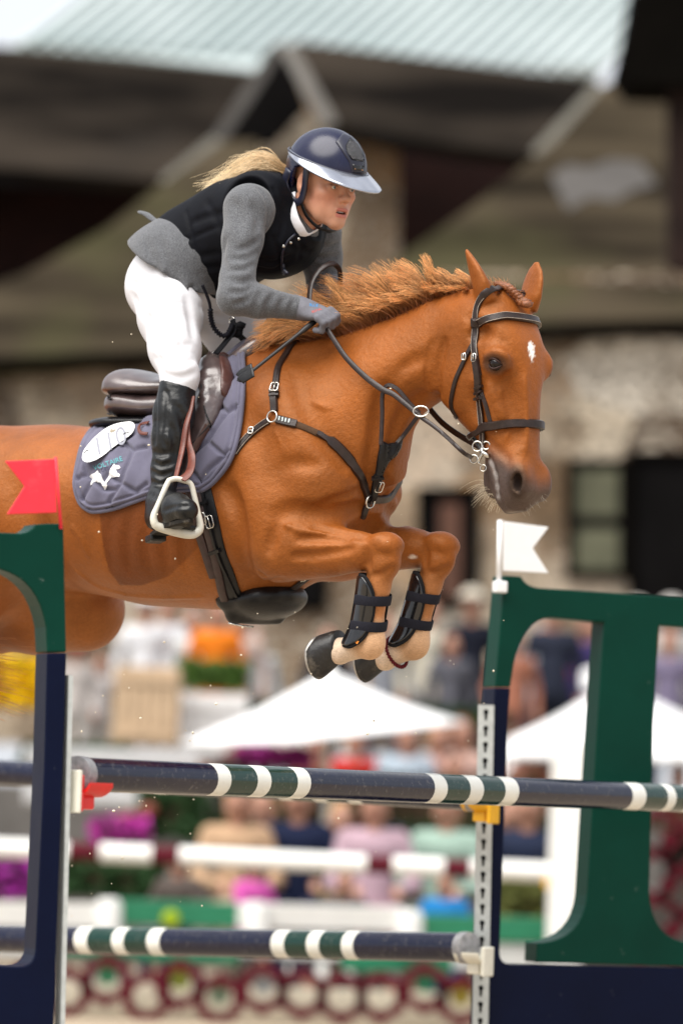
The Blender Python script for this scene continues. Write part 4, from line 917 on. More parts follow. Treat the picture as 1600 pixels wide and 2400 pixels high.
HV = 0.0054 if 'HORSE_VOX' not in globals() else HORSE_VOX
def build_horse_sdf(h, lo=(-1.95, -0.50, -1.25), hi=(1.08, 0.50, 0.36)):
    S = SDF(lo, hi, h)
    # torso
    T = [(-1.30, -.44, -.52, -.60, .05, 2, 2), (-1.24, -.36, -.52, -.70, .13, 2, 2), (-1.12, -.285, -.50, -.80, .21, 2, 2), (-.98, -.245, -.48, -.82, .255, 2, 2.1),
         (-.82, -.225, -.47, -.74, .27, 2, 2.2), (-.68, -.222, -.46, -.695, .275, 2, 2.2), (-.5, -.235, -.46, -.71, .285, 2, 2.2), (-.35, -.225, -.46, -.735, .285, 2, 2.2),
         (-.22, -.165, -.45, -.742, .275, 1.9, 2.2), (-.12, -.09, -.42, -.745, .262, 1.7, 2.2), (0, -.035, -.40, -.74, .245, 1.6, 2.2), (.1, -.05, -.38, -.70, .235, 1.7, 2.2),
         (.2, -.10, -.37, -.635, .215, 1.9, 2.2), (.27, -.17, -.37, -.57, .18, 2, 2.2), (.33, -.23, -.38, -.51, .14, 2, 2.1), (.38, -.30, -.385, -.47, .08, 2, 2)]
    S.add(P_loft((0, 0, 0), (1, 0, 0), (0, 0, 1), [r + (0.0,) for r in T]), 0.03)
    # croup and thigh muscle
    S.add(P_ell((-.98, -.13, -.42), (.24, .14, .20)), .08); S.add(P_ell((-.98, .13, -.42), (.24, .14, .20)), .08)
    # neck
    nk = loft_px(HP, (690, 980), (1130, 745), [(540, 890), (580, 850), (620, 815), (655, 805), (700, 797), (762, 787), (845, 768), (911, 745), (977, 718), (1021, 697), (1079, 682), (1122, 678), (1170, 690)],
                 [(600, 1240), (760, 1240), (850, 1190), (930, 1130), (950, 1080), (950, 1034), (957, 1005), (992, 962), (1030, 936), (1075, 900), (1120, 860)],
                 [(-.28, .10, 1.7, 2.1), (-.12, .17, 1.7, 2.1), (.0, .188, 1.7, 2.1), (.15, .175, 1.6, 2.1), (.35, .145, 1.6, 2.1), (.55, .115, 1.65, 2.1), (.75, .095, 1.8, 2.1), (.9, .088, 1.9, 2.1, .45, .0), (1.05, .075, 2, 2.1, .45, .005), (1.12, .05, 2, 2, .45, .005)])
    S.add(nk, 0.07)
    # head : axis runs down the face, "up" is the face side
    hd = loft_px(KP, (1150, 690), (1185, 1200),
                 [(1190, 674), (1208, 705), (1230, 760), (1246, 810), (1252, 860), (1251, 930), (1250, 1000), (1251, 1060), (1256, 1105), (1262, 1140), (1252, 1170), (1232, 1198), (1205, 1216)],
                 [(1105, 672), (1075, 720), (1052, 780), (1045, 830), (1044, 880), (1048, 915), (1060, 950), (1082, 985), (1112, 1018), (1138, 1048), (1150, 1085), (1158, 1130), (1168, 1170), (1186, 1205)],
                 [(-.02, .045, 2, 2, .5), (.05, .084, 2.3, 2, .55), (.15, .104, 3.0, 2.2, .55), (.27, .100, 3.1, 2.3, .55), (.38, .092, 3.0, 2.3, .5), (.5, .076, 2.6, 2.2, .5), (.62, .066, 2.6, 2.1, .5),
                  (.74, .061, 2.4, 2.1, .5), (.85, .062, 2.3, 2.1, .5), (.93, .056, 2.2, 2, .5), (.985, .040, 2, 2, .5), (1.01, .02, 2, 2, .5)], up=KDh, n=26)
    S.add(hd, 0.035)
    def K(px, py, lat): return KP(px, py, lat)
    for sd in (-1, 1):
        # orbit ridge, cheek, facial crest, nostril flare
        c0 = KP(1163, 852, -.095) + KLh * .095
        S.add(P_ell(c0 + KLh * (sd * .080) + UPV * .010 - KDh * .004, (.046, .026, .040), KDh, (0, 0, 1)), .03)
        S.add(P_cone(c0 + KLh * (sd * .098) + UPV * .019 - KDh * .022, c0 + KLh * (sd * .096) + UPV * .021 + KDh * .018, .008, .009), .014)
        S.sub(P_ell(c0 + KLh * (sd * .108) - UPV * .001, (.020, .012, .014), KDh, (0, 0, 1)), .010)
        ch = KP(1105, 880, 0.0); S.add(P_ell(ch + KLh * (sd * .055), (.075, .030, .095), KDh, (0, 0, 1)), .03)
        f1 = KP(1170, 900, 0) + KLh * (sd * .083); f2 = KP(1190, 985, 0) + KLh * (sd * .060)
        S.add(P_cone(f1, f2, .012, .008), .03)
        S.sub(P_cone(KP(1215, 950, 0) + KLh * (sd * .078), KP(1222, 1050, 0) + KLh * (sd * .068), .012, .012), .03)
        nz = KP(1244, 1133, 0) + KLh * (sd * .044)
        S.add(P_ell(nz + UPV * .004, (.028, .022, .044), KDh, (-.25, 0, 1)), .035)
        S.sub(P_ell(nz + KLh * (sd * .020) + KDh * .004 - UPV * .002, (.013, .032, .025), KDh, (-.25, 0, 1)), .007)
        # temple hollow above eye
        S.sub(P_ell(KP(1175, 790, 0) + KLh * (sd * .098), (.03, .012, .02), KDh, (0, 0, 1)), .02)
    # lower lip / chin
    S.add(P_ell(KP(1158, 1118, 0), (.028, .030, .058), KDh, (.15, 0, 1)), .02)
    S.groove([KP(1150, 1075, 0) - KLh * .045, KP(1163, 1120, 0) - KLh * .05, KP(1172, 1170, 0) - KLh * .045, KP(1190, 1195, 0) - KLh * .03], .006, .007)
    S.groove([KP(1150, 1075, 0) + KLh * .045, KP(1163, 1120, 0) + KLh * .05, KP(1172, 1170, 0) + KLh * .045, KP(1190, 1195, 0) + KLh * .03], .006, .007)
    # ears
    def ear(base, tip, wd, thick, fwd, full=0.0):
        A, B = base, tip; L = np.linalg.norm(B - A); up = fwd
        prof = [(0, .55, 1.0), (.12, .78, .95), (.3, 1.0, .8), (.5, .92 + .1 * full, .6), (.7, .66 + .22 * full, .45), (.87, .34 + .24 * full, .3), (1.0, .10 + .05 * full, .15)]
        S.add(P_loft(A, B - A, up, [(u * L, thick * k, 0, -thick * k, wd * w, 2, 2, 0) for u, w, k in prof]), .012)
        S.sub(P_loft(A + (B - A) * .18 + np.asarray(fwd) * thick * .75, B - A, up, [(u * L * .8, thick * k * .8, 0, -thick * k * .9, wd * w * .72, 2, 2, 0) for u, w, k in prof]), .006)
    eb1 = KP(1147, 705, -.062); et1 = KP(1092, 584, -.085)
    eb2 = KP(1238, 722, .066); et2 = KP(1257, 612, .085)
    ear(eb1 - UPV * .01, et1, .053, .028, (KLh * .75 + KDh * .65))
    ear(eb2 - UPV * .01, et2, .052, .022, (KLh * .95 + KDh * .35), 1.0)
    # shoulders / chest
    for sd in (-1, 1): S.add(P_ell((.19, sd * .125, -.36), (.16, .115, .27), (1, 0, .3), (-.3, 0, 1)), .07)
    for sd in (-1, 1):
        S.add(P_ell(np.array([.275, sd * .085, -.41]), (.10, .085, .12)), .05)
        S.add(P_ell(np.array([.14, sd * .165, -.53]), (.15, .085, .12), (1, 0, -.35), (.35, 0, 1)), .06)       # triceps
    # forelegs
    def foreleg(lat, elbow, knee, fet, cor, latk, latf, latc):
        E, Kn, Fe, Co = HP(*elbow, lat), HP(*knee, latk), HP(*fet, latf), HP(*cor, latc)
        ax = (Kn - E) / np.linalg.norm(Kn - E); up = np.array([0, 0, 1.0]) - ax * ax[2]; up /= np.linalg.norm(up)
        mid = lambda f, dz=0: E + (Kn - E) * f + up * dz
        S.add(P_ell(mid(.02, .02), (.12, .07, .085), ax, up), .05)
        S.chain([(mid(.0, .015), .080), (mid(.25, .012), .072), (mid(.5, .006), .058), (mid(.75, .0), .046), (mid(.93), .043)], .03)
        S.add(P_ell(mid(.38, -.028), (.13, .045, .036), ax, up), .02); S.add(P_ell(mid(.40, .03), (.14, .042, .032), ax, up), .02)
        cn = (Fe - Kn) / np.linalg.norm(Fe - Kn)
        S.add(P_ell(Kn - cn * .016 + ax * .004, (.036, .044, .048), cn, ax), .014); S.add(P_ell(Kn + cn * .030 + ax * .004, (.036, .042, .043), cn, ax), .012)                   # carpus, two rows of bones
        S.add(P_ell(Kn + cn * .006 - ax * .046, (.026, .018, .018), cn, ax), .016)                       # accessory carpal bone
        S.sub(P_ell(Kn + cn * .004 + ax * .058, (.010, .030, .010), cn, ax), .014)
        S.bulge(Kn + ax * .042 + cn * .02, .022, .005); S.bulge(Kn - ax * .03 - cn * .02, .022, .004)
        k2 = Kn + cn * .055; S.chain([(k2, .036), (k2 + (Fe - k2) * .22, .0265), (k2 + (Fe - k2) * .75, .0245), (Fe - cn * .03, .029)], .02)
        S.chain([(k2 - ax * .026, .0165), (Fe - ax * .030 - cn * .02, .0165)], .007)                       # tendons
        S.add(P_ell(Fe, (.044, .035, .040), cn, ax), .02)
        S.chain([(Fe, .032), (Fe + (Co - Fe) * .55, .028), (Co, .037)], .02)
        return E, Kn, Fe, Co
    LEG['fr'] = foreleg(-.15, (655, 1298), (902, 1292), (868, 1508), (797, 1526), -.145, -.135, -.13)
    LEG['fl'] = foreleg(.15, (800, 1275), (1032, 1290), (972, 1510), (903, 1541), .135, .125, .12)
    # hind legs
    def hindleg(sd, hip, stifle, hock, fet, cor):
        P = [np.array(q, float) for q in (hip, stifle, hock, fet, cor)]
        for q in P: q[1] *= sd
        hip, stifle, hock, fet, cor = P
        S.chain([(hip, .20), ((hip + stifle) / 2, .175), (stifle, .095)], .10)
        S.add(P_ell((hip + stifle) / 2 + np.array([-.10, 0, 0]), (.17, .10, .26), stifle - hip, (1, 0, 0)), .06)
        S.chain([(stifle, .10), (stifle + (hock - stifle) * .35, .092), (stifle + (hock - stifle) * .75, .052), (hock, .05)], .06)
        S.chain([(hock, .052), (hock + (fet - hock) * .25, .036), (hock + (fet - hock) * .8, .032), (fet, .038), ((fet + cor) / 2, .031), (cor, .04)], .03)
        return hip, stifle, hock, fet, cor
    st = HP(199, 1443, .17)
    LEG['hl'] = hindleg(1, (-.98, .15, -.52), (st[0], st[1], st[2] + .01), (st[0] - .44, .17, st[2] - .05), (st[0] - .66, .15, st[2] - .30), (st[0] - .76, .15, st[2] - .36))
    LEG['hr'] = hindleg(-1, (-1.0, .15, -.52), (-.88, .20, -.76), (-1.30, .18, -.86), (-1.46, .15, -1.06), (-1.56, .15, -1.12))
    # furrows and small relief, laid on the surface found by casting through a coarse copy
    g2 = S.g[::2, ::2, ::2]; cv, cf = surface_nets(g2, S.lo, S.h * 2); bv = BVHTree.FromPolygons([Vector(v) for v in to_w(cv)], cf.tolist())
    def hit(px, py):
        q = bv.ray_cast(CLOC, ray(px, py).normalized())[0]; return None if q is None else to_h(np.array(q))
    def gr(pts, r, d, both=True):
        P = smooth_pts(pts, max(3, int(np.linalg.norm(np.diff(np.array(pts, float), axis=0), axis=1).sum() / (r * 850))))
        Q = [hit(*p) for p in P]; Q = [q for q in Q if q is not None]
        d = d * 1.7 if r > .009 else d * 1.25
        if len(Q) > 1:
            S.groove(Q, r, d)
            if both: S.groove([q * np.array([1, -1, 1]) for q in Q], r, d)
    def bu(px, py, r, a):
        q = hit(px, py)
        if q is not None: S.bulge(q, r, a)
    gr([(905, 912), (893, 960), (880, 1040), (872, 1100), (858, 1150)], .022, .016)                   # jugular furrow
    gr([(985, 925), (940, 970), (915, 1040), (905, 1100)], .016, .010)
    gr([(690, 880), (722, 960), (770, 1040), (830, 1110)], .030, .008)                                 # blade edge
    gr([(537, 1150), (552, 1195), (560, 1250), (566, 1310), (585, 1350)], .022, .018)                  # behind triceps
    gr([(655, 1203), (690, 1196), (725, 1203), (770, 1200), (812, 1198), (850, 1185)], .020, .024)     # fold above the arm
    gr([(660, 1215), (640, 1255), (631, 1290)], .016, .008)
    gr([(700, 1263), (750, 1262), (815, 1266)], .010, .008, False); gr([(690, 1304), (750, 1300), (822, 1286)], .010, .009, False); gr([(735, 1238), (800, 1250), (850, 1262)], .009, .005, False)
    gr([(1146, 1070), (1153, 1090), (1160, 1112), (1164, 1140), (1168, 1167), (1180, 1188)], .006, .013)
    gr([(1150, 905), (1165, 945), (1178, 975)], .013, -.009); gr([(1226, 885), (1229, 960), (1231, 1050)], .012, -.004, False); gr([(1192, 925), (1200, 975), (1184, 1030)], .007, -.004, False); gr([(1140, 830), (1163, 822), (1186, 832)], .012, -.006)
    gr([(1186, 885), (1200, 950), (1206, 1035)], .018, .009); gr([(1122, 895), (1116, 945), (1132, 990)], .018, .006); gr([(1100, 742), (1125, 768), (1150, 782)], .016, .007); gr([(1178, 800), (1205, 830), (1212, 870)], .016, .006)
    for k in range(5): gr([(262 + 44 * k, 1205), (254 + 44 * k, 1270), (262 + 44 * k, 1335)], .018, .0022)
    gr([(592, 1345), (620, 1362), (660, 1352)], .009, .006); gr([(575, 1300), (596, 1335), (625, 1350)], .009, .006); gr([(300, 1395), (380, 1400), (470, 1398)], .008, -.005, False); gr([(180, 1340), (230, 1375), (300, 1395)], .008, -.005, False); gr([(880, 1080), (900, 1120), (905, 1160)], .014, .008); gr([(760, 1180), (800, 1165), (842, 1150)], .012, .007); gr([(930, 880), (960, 850), (1000, 838)], .02, .006); gr([(640, 1010), (660, 1060), (655, 1120)], .008, -.003, False); gr([(1170, 870), (1178, 900), (1172, 930)], .006, -.0035, False)
    gr([(712, 928), (740, 945), (772, 958)], .008, -.004, False); gr([(655, 1222), (700, 1243), (760, 1250)], .007, -.004, False); gr([(170, 1235), (190, 1262), (205, 1300)], .007, -.004, False); gr([(640, 1100), (690, 1085), (740, 1090)], .02, .006); gr([(560, 960), (600, 1010), (640, 1100), (650, 1180)], .05, .010)
    gr([(1040, 800), (1024, 870), (1027, 930)], .012, .010); gr([(1010, 800), (1000, 860), (1003, 910)], .007, .005); gr([(1022, 790), (1012, 850), (1014, 905)], .006, .004)
    gr([(1190, 880), (1196, 940), (1205, 985)], .010, .006, False); gr([(1215, 870), (1222, 960), (1226, 1040)], .012, .005, False)
    gr([(1120, 1010), (1150, 1040), (1190, 1075)], .010, .004, False)
    gr([(858, 1292), (866, 1330)], .010, .007, False); gr([(918, 1330), (895, 1345), (872, 1348)], .008, .006, False); gr([(1050, 1328), (1022, 1342), (1002, 1342)], .008, .006, False); gr([(996, 1285), (998, 1325)], .010, .007, False)
    gr([(260, 1010), (330, 1060), (420, 1090)], .05, .008); gr([(30, 1130), (80, 1230), (120, 1330), (150, 1375)], .05, .016)
    for px, py, r, a in ((795, 1125, .09, .010), (610, 1150, .07, .008), (640, 1330, .05, .008), (880, 1262, .018, .005), (922, 1312, .018, .005), (1008, 1258, .018, .005), (1058, 1308, .018, .005), (905, 1280, .015, .004),
                         (1080, 880, .05, .005), (1110, 770, .03, .004), (960, 860, .06, .006), (800, 900, .08, .005), (560, 1020, .08, .004)): bu(px, py, r, a)
    return S
LEG = {}

def horse_coat_material():
    m, nt, b = new_mat('chestnut_coat'); N, L = nt.nodes, nt.links
    ca = N.new('ShaderNodeVertexColor'); ca.layer_name = 'coat'
    tc = N.new('ShaderNodeTexCoord')
    mp = N.new('ShaderNodeMapping'); mp.inputs['Rotation'].default_value = (0.2, 0.55, R_(32)); mp.inputs['Scale'].default_value = (120, 460, 460)
    L.new(tc.outputs['Object'], mp.inputs['Vector'])
    n1 = N.new('ShaderNodeTexNoise'); n1.inputs['Scale'].default_value = 1.0; n1.inputs['Detail'].default_value = 4; L.new(mp.outputs[0], n1.inputs['Vector'])
    n2 = N.new('ShaderNodeTexNoise'); n2.inputs['Scale'].default_value = 5.0; n2.inputs['Detail'].default_value = 8; n2.inputs['Roughness'].default_value = 0.65; L.new(tc.outputs['Object'], n2.inputs['Vector'])
    n3 = N.new('ShaderNodeTexNoise'); n3.inputs['Scale'].default_value = 75.0; n3.inputs['Detail'].default_value = 6; L.new(tc.outputs['Object'], n3.inputs['Vector'])
    r1 = N.new('ShaderNodeMapRange'); r1.inputs[1].default_value = .3; r1.inputs[2].default_value = .7; r1.inputs[3].default_value = .82; r1.inputs[4].default_value = 1.18; L.new(n1.outputs['Fac'], r1.inputs[0])
    r2 = N.new('ShaderNodeMapRange'); r2.inputs[1].default_value = .3; r2.inputs[2].default_value = .7; r2.inputs[3].default_value = .70; r2.inputs[4].default_value = 1.25; L.new(n2.outputs['Fac'], r2.inputs[0])
    mu = N.new('ShaderNodeMath'); mu.operation = 'MULTIPLY'; L.new(r1.outputs[0], mu.inputs[0]); L.new(r2.outputs[0], mu.inputs[1])
    vm = N.new('ShaderNodeVectorMath'); vm.operation = 'SCALE'; L.new(ca.outputs['Color'], vm.inputs[0]); L.new(mu.outputs[0], vm.inputs['Scale'])
    L.new(vm.outputs[0], b.inputs['Base Color'])
    bp = N.new('ShaderNodeBump'); bp.inputs['Strength'].default_value = 0.5; bp.inputs['Distance'].default_value = 0.0015; L.new(n1.outputs['Fac'], bp.inputs['Height'])
    bq = N.new('ShaderNodeBump'); bq.inputs['Strength'].default_value = 0.8; bq.inputs['Distance'].default_value = 0.0026; L.new(n3.outputs['Fac'], bq.inputs['Height']); L.new(bp.outputs[0], bq.inputs['Normal'])
    L.new(bq.outputs[0], b.inputs['Normal'])
    setv(b, rough=0.47, spec=0.48); b.inputs['Specular Tint'].default_value = (1, .62, .36, 1); b.inputs['Sheen Tint'].default_value = (1, .75, .5, 1)
    return m
S = build_horse_sdf(HV); HVv, HF = S.mesh(2); del S
HVw = to_w(HVv)
bpts = bpy.data.meshes.new('tmp')
HORSE_BVH = BVHTree.FromPolygons([Vector(v) for v in HVw], HF.tolist())
horse = thing('horse', W0 + np.array([0, 0, -1.15]), 'chestnut horse with a white star leaping over the green and navy jump', 'horse')
COAT = horse_coat_material()
hbody = mesh_obj('body', HVw, HF, COAT, horse)
# coat colours: chestnut, darker unclipped saddle patch, pale lower legs, grey muzzle, white star
C = np.tile(np.array([0.236, 0.066, 0.0110]), (len(HVv), 1))
def blend(w, col):
    global C
    C = C * (1 - w[:, None]) + np.array(col) * w[:, None]
hp = HVv; pxv = px_of(HVw)
blend(0.35 * sstep(-.55, -.75, hp[:, 2]), (0.38, 0.15, 0.05))
patch = [(220, 1150), (233, 1208), (240, 1280), (254, 1338), (280, 1372), (330, 1374), (395, 1352), (450, 1300), (500, 1240), (520, 1150)]
blend(0.9 * sstep(-1, 3, poly_sd(pxv, patch)) * (hp[:, 1] < 0) * (1 - 0.55 * sstep(300, 500, pxv[:, 0])), (0.115, 0.028, 0.007))
blend(0.5 * sstep(0.07, 0.02, np.abs(hp[:, 1])) * sstep(-.55, -.62, hp[:, 0]) * sstep(-.29, -.22, hp[:, 2]), (0.14, 0.035, 0.01))
for k in ('fr', 'fl'):
    E, Kn, Fe, Co = LEG[k]; d = hp - Kn; ax = (Fe - Kn) / np.linalg.norm(Fe - Kn); t = d @ ax; rad = np.linalg.norm(d - t[:, None] * ax, axis=1)
    near = (rad < .12) & (np.abs(hp[:, 1] - Kn[1]) < .12)
    blend(near * 0.45 * sstep(.04, .12, t) * (t > 0), (0.46, 0.21, 0.09)); 
    dd = seg_d(hp, [Fe, Co]); blend(0.75 * sstep(.09, .045, dd) * near, (0.62, 0.40, 0.24))
    dc = np.linalg.norm(hp - (Co * .85 + Fe * .15), axis=1); blend(0.7 * sstep(.075, .035, dc), (0.72, 0.60, 0.48))
# muzzle
mz = KP(1205, 1150, 0.0); hk = hp - mz; mt = -hk[:, 2]; mu_ = hk @ KDh; ml = hk @ KLh
mw = sstep(-.108, -.03, mt + .35 * np.abs(ml) - .62 * np.maximum(mu_, 0) + .32 * np.maximum(-mu_, 0)) * (np.linalg.norm(hk, axis=1) < .2)
blend(0.97 * mw, (0.066, 0.054, 0.052))
ln = KP(1172, 1150, 0); dl = seg_d(pxv, [(1148, 1076), (1156, 1096), (1162, 1115), (1165, 1140), (1168, 1165)])
blend(0.36 * sstep(6, 1, dl + 1.5 * np.sin(pxv[:, 1] * .23)) * (hp @ KLh < KP(1160, 1120, 0) @ KLh), (0.55, 0.53, 0.52))
blend(0.6 * sstep(.03, .0, np.linalg.norm(hp - KP(1200, 1212, -.01), axis=1)), (0.5, 0.42, 0.36))
for sd in (-1, 1):
    nz = KP(1244, 1133, 0) + KLh * (sd * .054); blend(0.95 * sstep(.036, .018, np.linalg.norm((hp - nz) * np.array([1, 1, .6]), axis=1)), (0.022, 0.016, 0.015))
    ec = KP(1163, 853, -.095) + KLh * (.095 + sd * .105); blend(0.85 * sstep(.045, .022, np.linalg.norm((hp - ec) * np.array([.8, .8, 1.2]), axis=1)), (0.035, 0.02, 0.016))
stp = [(1236, 812), (1243, 800), (1251, 812), (1252, 830), (1247, 850), (1241, 832)]
star = poly_sd(pxv, stp) + 3 * np.sin(pxv[:, 1] * 1.9) * np.sin(pxv[:, 0] * 1.3)
blend(sstep(-2, 2, star) * (hp @ KDh > (KP(1150, 820, 0) @ KDh)), (0.8, 0.78, 0.74))
blend(0.8 * sstep(4, 1, np.linalg.norm((pxv - np.array([967, 1306])) * [0.5, 1], axis=1) - 2) * (hp[:, 1] > 0) * (hp[:, 0] > .2), (0.7, 0.6, 0.5))
set_colors(hbody, C)

# ---- eyes
EYE_M = mat('eye_dark_brown', (0.006, 0.003, 0.002), 0.12, 0.3, 40, spec=.35)
def first_hit(px, py):
    d = ray(px, py).normalized(); h = HORSE_BVH.ray_cast(CLOC, d); return h[0], h[1]
for sd in (-1, 1):
    mb = MB(); ec = KP(1163, 852, -.095) + KLh * (.095 + sd * .089)
    mb.ico(to_w(ec), .0235, 3, (1, 1, .92)); mb.build('eye', EYE_M, horse, True)
    # upper and lower lids hugging the ball
    lid = MB()
    for zz, a0 in ((.0125, 1), (-.013, -1)):
        pts = []
        for a in np.linspace(-1, 1, 11):
            off = KDh * (a * .024) + UPV * (zz * (1 - a * a) * 1.05 - .001 - a * .004) + KLh * (sd * (.0165 * math.sqrt(max(0.05, 1 - (a * .92) ** 2)) + .003))
            pts.append(to_w(ec + off))
        lid.tube(pts, [.001 + .0024 * (1 - abs(a) ** 3) for a in np.linspace(-1, 1, 11)], 8)
    lid.build('eyelid', mat('eyelid_skin', (0.030, 0.013, 0.009), .55, .2, 80, spec=.2), horse, True)
# ---- hooves
HOOF_M = mat('hoof_horn', (0.014, 0.013, 0.013), 0.42, 0.5, 25, bump=0.0015, bscale=90, dirt=(0.28, 0.24, 0.19), dirt_amt=0.55, dirt_scale=14)
SHOE_M = mat('worn_steel_shoe', (0.42, 0.40, 0.37), 0.45, 0.2, 60, metal=0.6, dirt=(0.4, 0.35, 0.27), dirt_amt=0.9, dirt_scale=30)
def hoof(co, axis, toe, sc=1.0, back=0.0):
    """co: coronet centre (horse coords); axis: coronet -> sole; toe: direction of toe"""
    a = np.array(axis, float); a /= np.linalg.norm(a); t = np.array(toe, float); t = t - a * (t @ a); t /= np.linalg.norm(t); s_ = np.cross(a, t); co = co - t * back
    V, F = [], []; n = 28; rings = [(0, .040, .041, 0.0), (.008, .044, .044, .003), (.03, .050, .049, .010), (.06, .057, .055, .021), (.072, .0585, .0565, .025)]
    for dz, rl, rw, sh in rings:
        for k in range(n):
            an = 2 * math.pi * k / n; cx, sx = math.cos(an), math.sin(an)
            hl = rl * (1.12 if cx > 0 else .92)
            dzz = dz * (1.0 if cx > -.2 else 1 + .25 * (cx + .2))
            V.append(co + (a * dzz + t * (cx * hl + sh) + s_ * (sx * rw * (1 - .10 * max(0, -cx)))) * sc)
    for r in range(len(rings) - 1):
        for k in range(n): F.append((r * n + k, r * n + (k + 1) % n, (r + 1) * n + (k + 1) % n, (r + 1) * n + k))
    V.append(co + (a * .055 + t * .02) * sc); c = len(V) - 1; b0 = (len(rings) - 1) * n
    for k in range(n): F.append((b0 + k, b0 + (k + 1) % n, c))
    V.append(np.array(co, float)); c = len(V) - 1
    for k in range(n): F.append(((k + 1) % n, k, c))
    o = mesh_obj('hoof', to_w(V), F, HOOF_M, horse)
    mb = MB(); pts = []
    for an in np.linspace(-2.5, 2.5, 25):
        cx, sx = math.cos(an), math.sin(an); hl = .050 * (1.12 if cx > 0 else .95)
        pts.append(to_w(co + (a * (.074 if cx > -.2 else .072 + .02 * (cx + .2)) + t * (cx * hl + .025) + s_ * (sx * .050)) * sc))
    mb.tube(pts, .0075 * sc, 6); mb.build('horseshoe', SHOE_M, o, True)
    return o
E, Kn, Fe, Co = LEG['fr']; hoof(Co, HP(735, 1535, -.13) - HP(800, 1527, -.13), HP(772, 1640, -.15) - HP(780, 1520, -.13), 1.0, .020)
E, Kn, Fe, Co = LEG['fl']; hoof(Co, HP(840, 1548, .12) - HP(900, 1540, .12), HP(896, 1640, .08) - HP(890, 1540, .12), .93, .020)
for k in ('hl', 'hr'):
    q = LEG[k]; hoof(q[4], q[4] - q[3], (0, 0, -1), 1.0)

# ---- hair
def strands(name, curves, r0, r1, mtl, parent, cols=None):
    """curves: list of (n,3) arrays in world coordinates -> thin triangular tubes, one mesh"""
    V, F, CC = [], [], []; off = 0
    for ci, P in enumerate(curves):
        m = len(P); T = np.gradient(P, axis=0); T /= np.linalg.norm(T, axis=1)[:, None] + 1e-12
        ref = np.array([0.3, 0.2, 1.0]) if abs(T[0][2]) < .9 else np.array([1.0, 0.1, 0]); U = np.cross(T, ref); U /= np.linalg.norm(U, axis=1)[:, None] + 1e-12; W_ = np.cross(T, U)
        rr = np.linspace(r0, r1, m)[:, None]
        for a in (0, 2.094, 4.189): V.append(P + (U * math.cos(a) + W_ * math.sin(a)) * rr)
        for i in range(m - 1):
            for k in range(3):
                a, b = k * m + off, ((k + 1) % 3) * m + off; F.append((a + i, b + i, b + i + 1, a + i + 1))
        if cols is not None:
            for k in range(3): CC.append(cols[ci])
        off += 3 * m
    o = mesh_obj(name, np.vstack(V), F, mtl, parent)
    if cols is not None: set_colors(o, np.vstack(CC))
    return o
def hair_mat(name, rough=0.38, tr=0.36):
    m, nt, b = new_mat(name); N, L = nt.nodes, nt.links
    ca = N.new('ShaderNodeVertexColor'); ca.layer_name = 'coat'; tc = N.new('ShaderNodeTexCoord')
    no = N.new('ShaderNodeTexNoise'); no.inputs['Scale'].default_value = 90; L.new(tc.outputs['Object'], no.inputs['Vector'])
    mr = N.new('ShaderNodeMapRange'); mr.inputs[3].default_value = .7; mr.inputs[4].default_value = 1.3; L.new(no.outputs['Fac'], mr.inputs[0])
    vm = N.new('ShaderNodeVectorMath'); vm.operation = 'SCALE'; L.new(ca.outputs['Color'], vm.inputs[0]); L.new(mr.outputs[0], vm.inputs['Scale'])
    L.new(vm.outputs[0], b.inputs['Base Color']); setv(b, rough=rough, spec=0.5)
    if tr > 0:
        tl = N.new('ShaderNodeBsdfTranslucent'); L.new(vm.outputs[0], tl.inputs['Color']); mx = N.new('ShaderNodeMixShader'); mx.inputs[0].default_value = tr
        out = N['Material Output']; L.new(b.outputs[0], mx.inputs[1]); L.new(tl.outputs[0], mx.inputs[2]); L.new(mx.outputs[0], out.inputs['Surface'])
    return m
MANE_M = hair_mat('chestnut_hair')
crest = smooth_pts([(640, 812), (700, 803), (762, 792), (845, 773), (911, 750), (977, 723), (1021, 702), (1079, 686), (1112, 680)], 200)
def mane_dir(f):
    return np.array([np.interp(f, [0, .12, .3, .5, .65, .8, .92, 1], [-62, -118, -130, -104, -84, -62, -40, -16]),
                     np.interp(f, [0, .12, .3, .5, .65, .8, .92, 1], [4, -22, -62, -98, -104, -92, -66, -24])])
curves, cols = [], []
nclump = 80; cl = [(RNG.random(), RNG.normal(0, 1, 3), RNG.normal(0, .22), RNG.uniform(.78, 1.12)) for _ in range(nclump)]
cl.sort(key=lambda c: c[0])
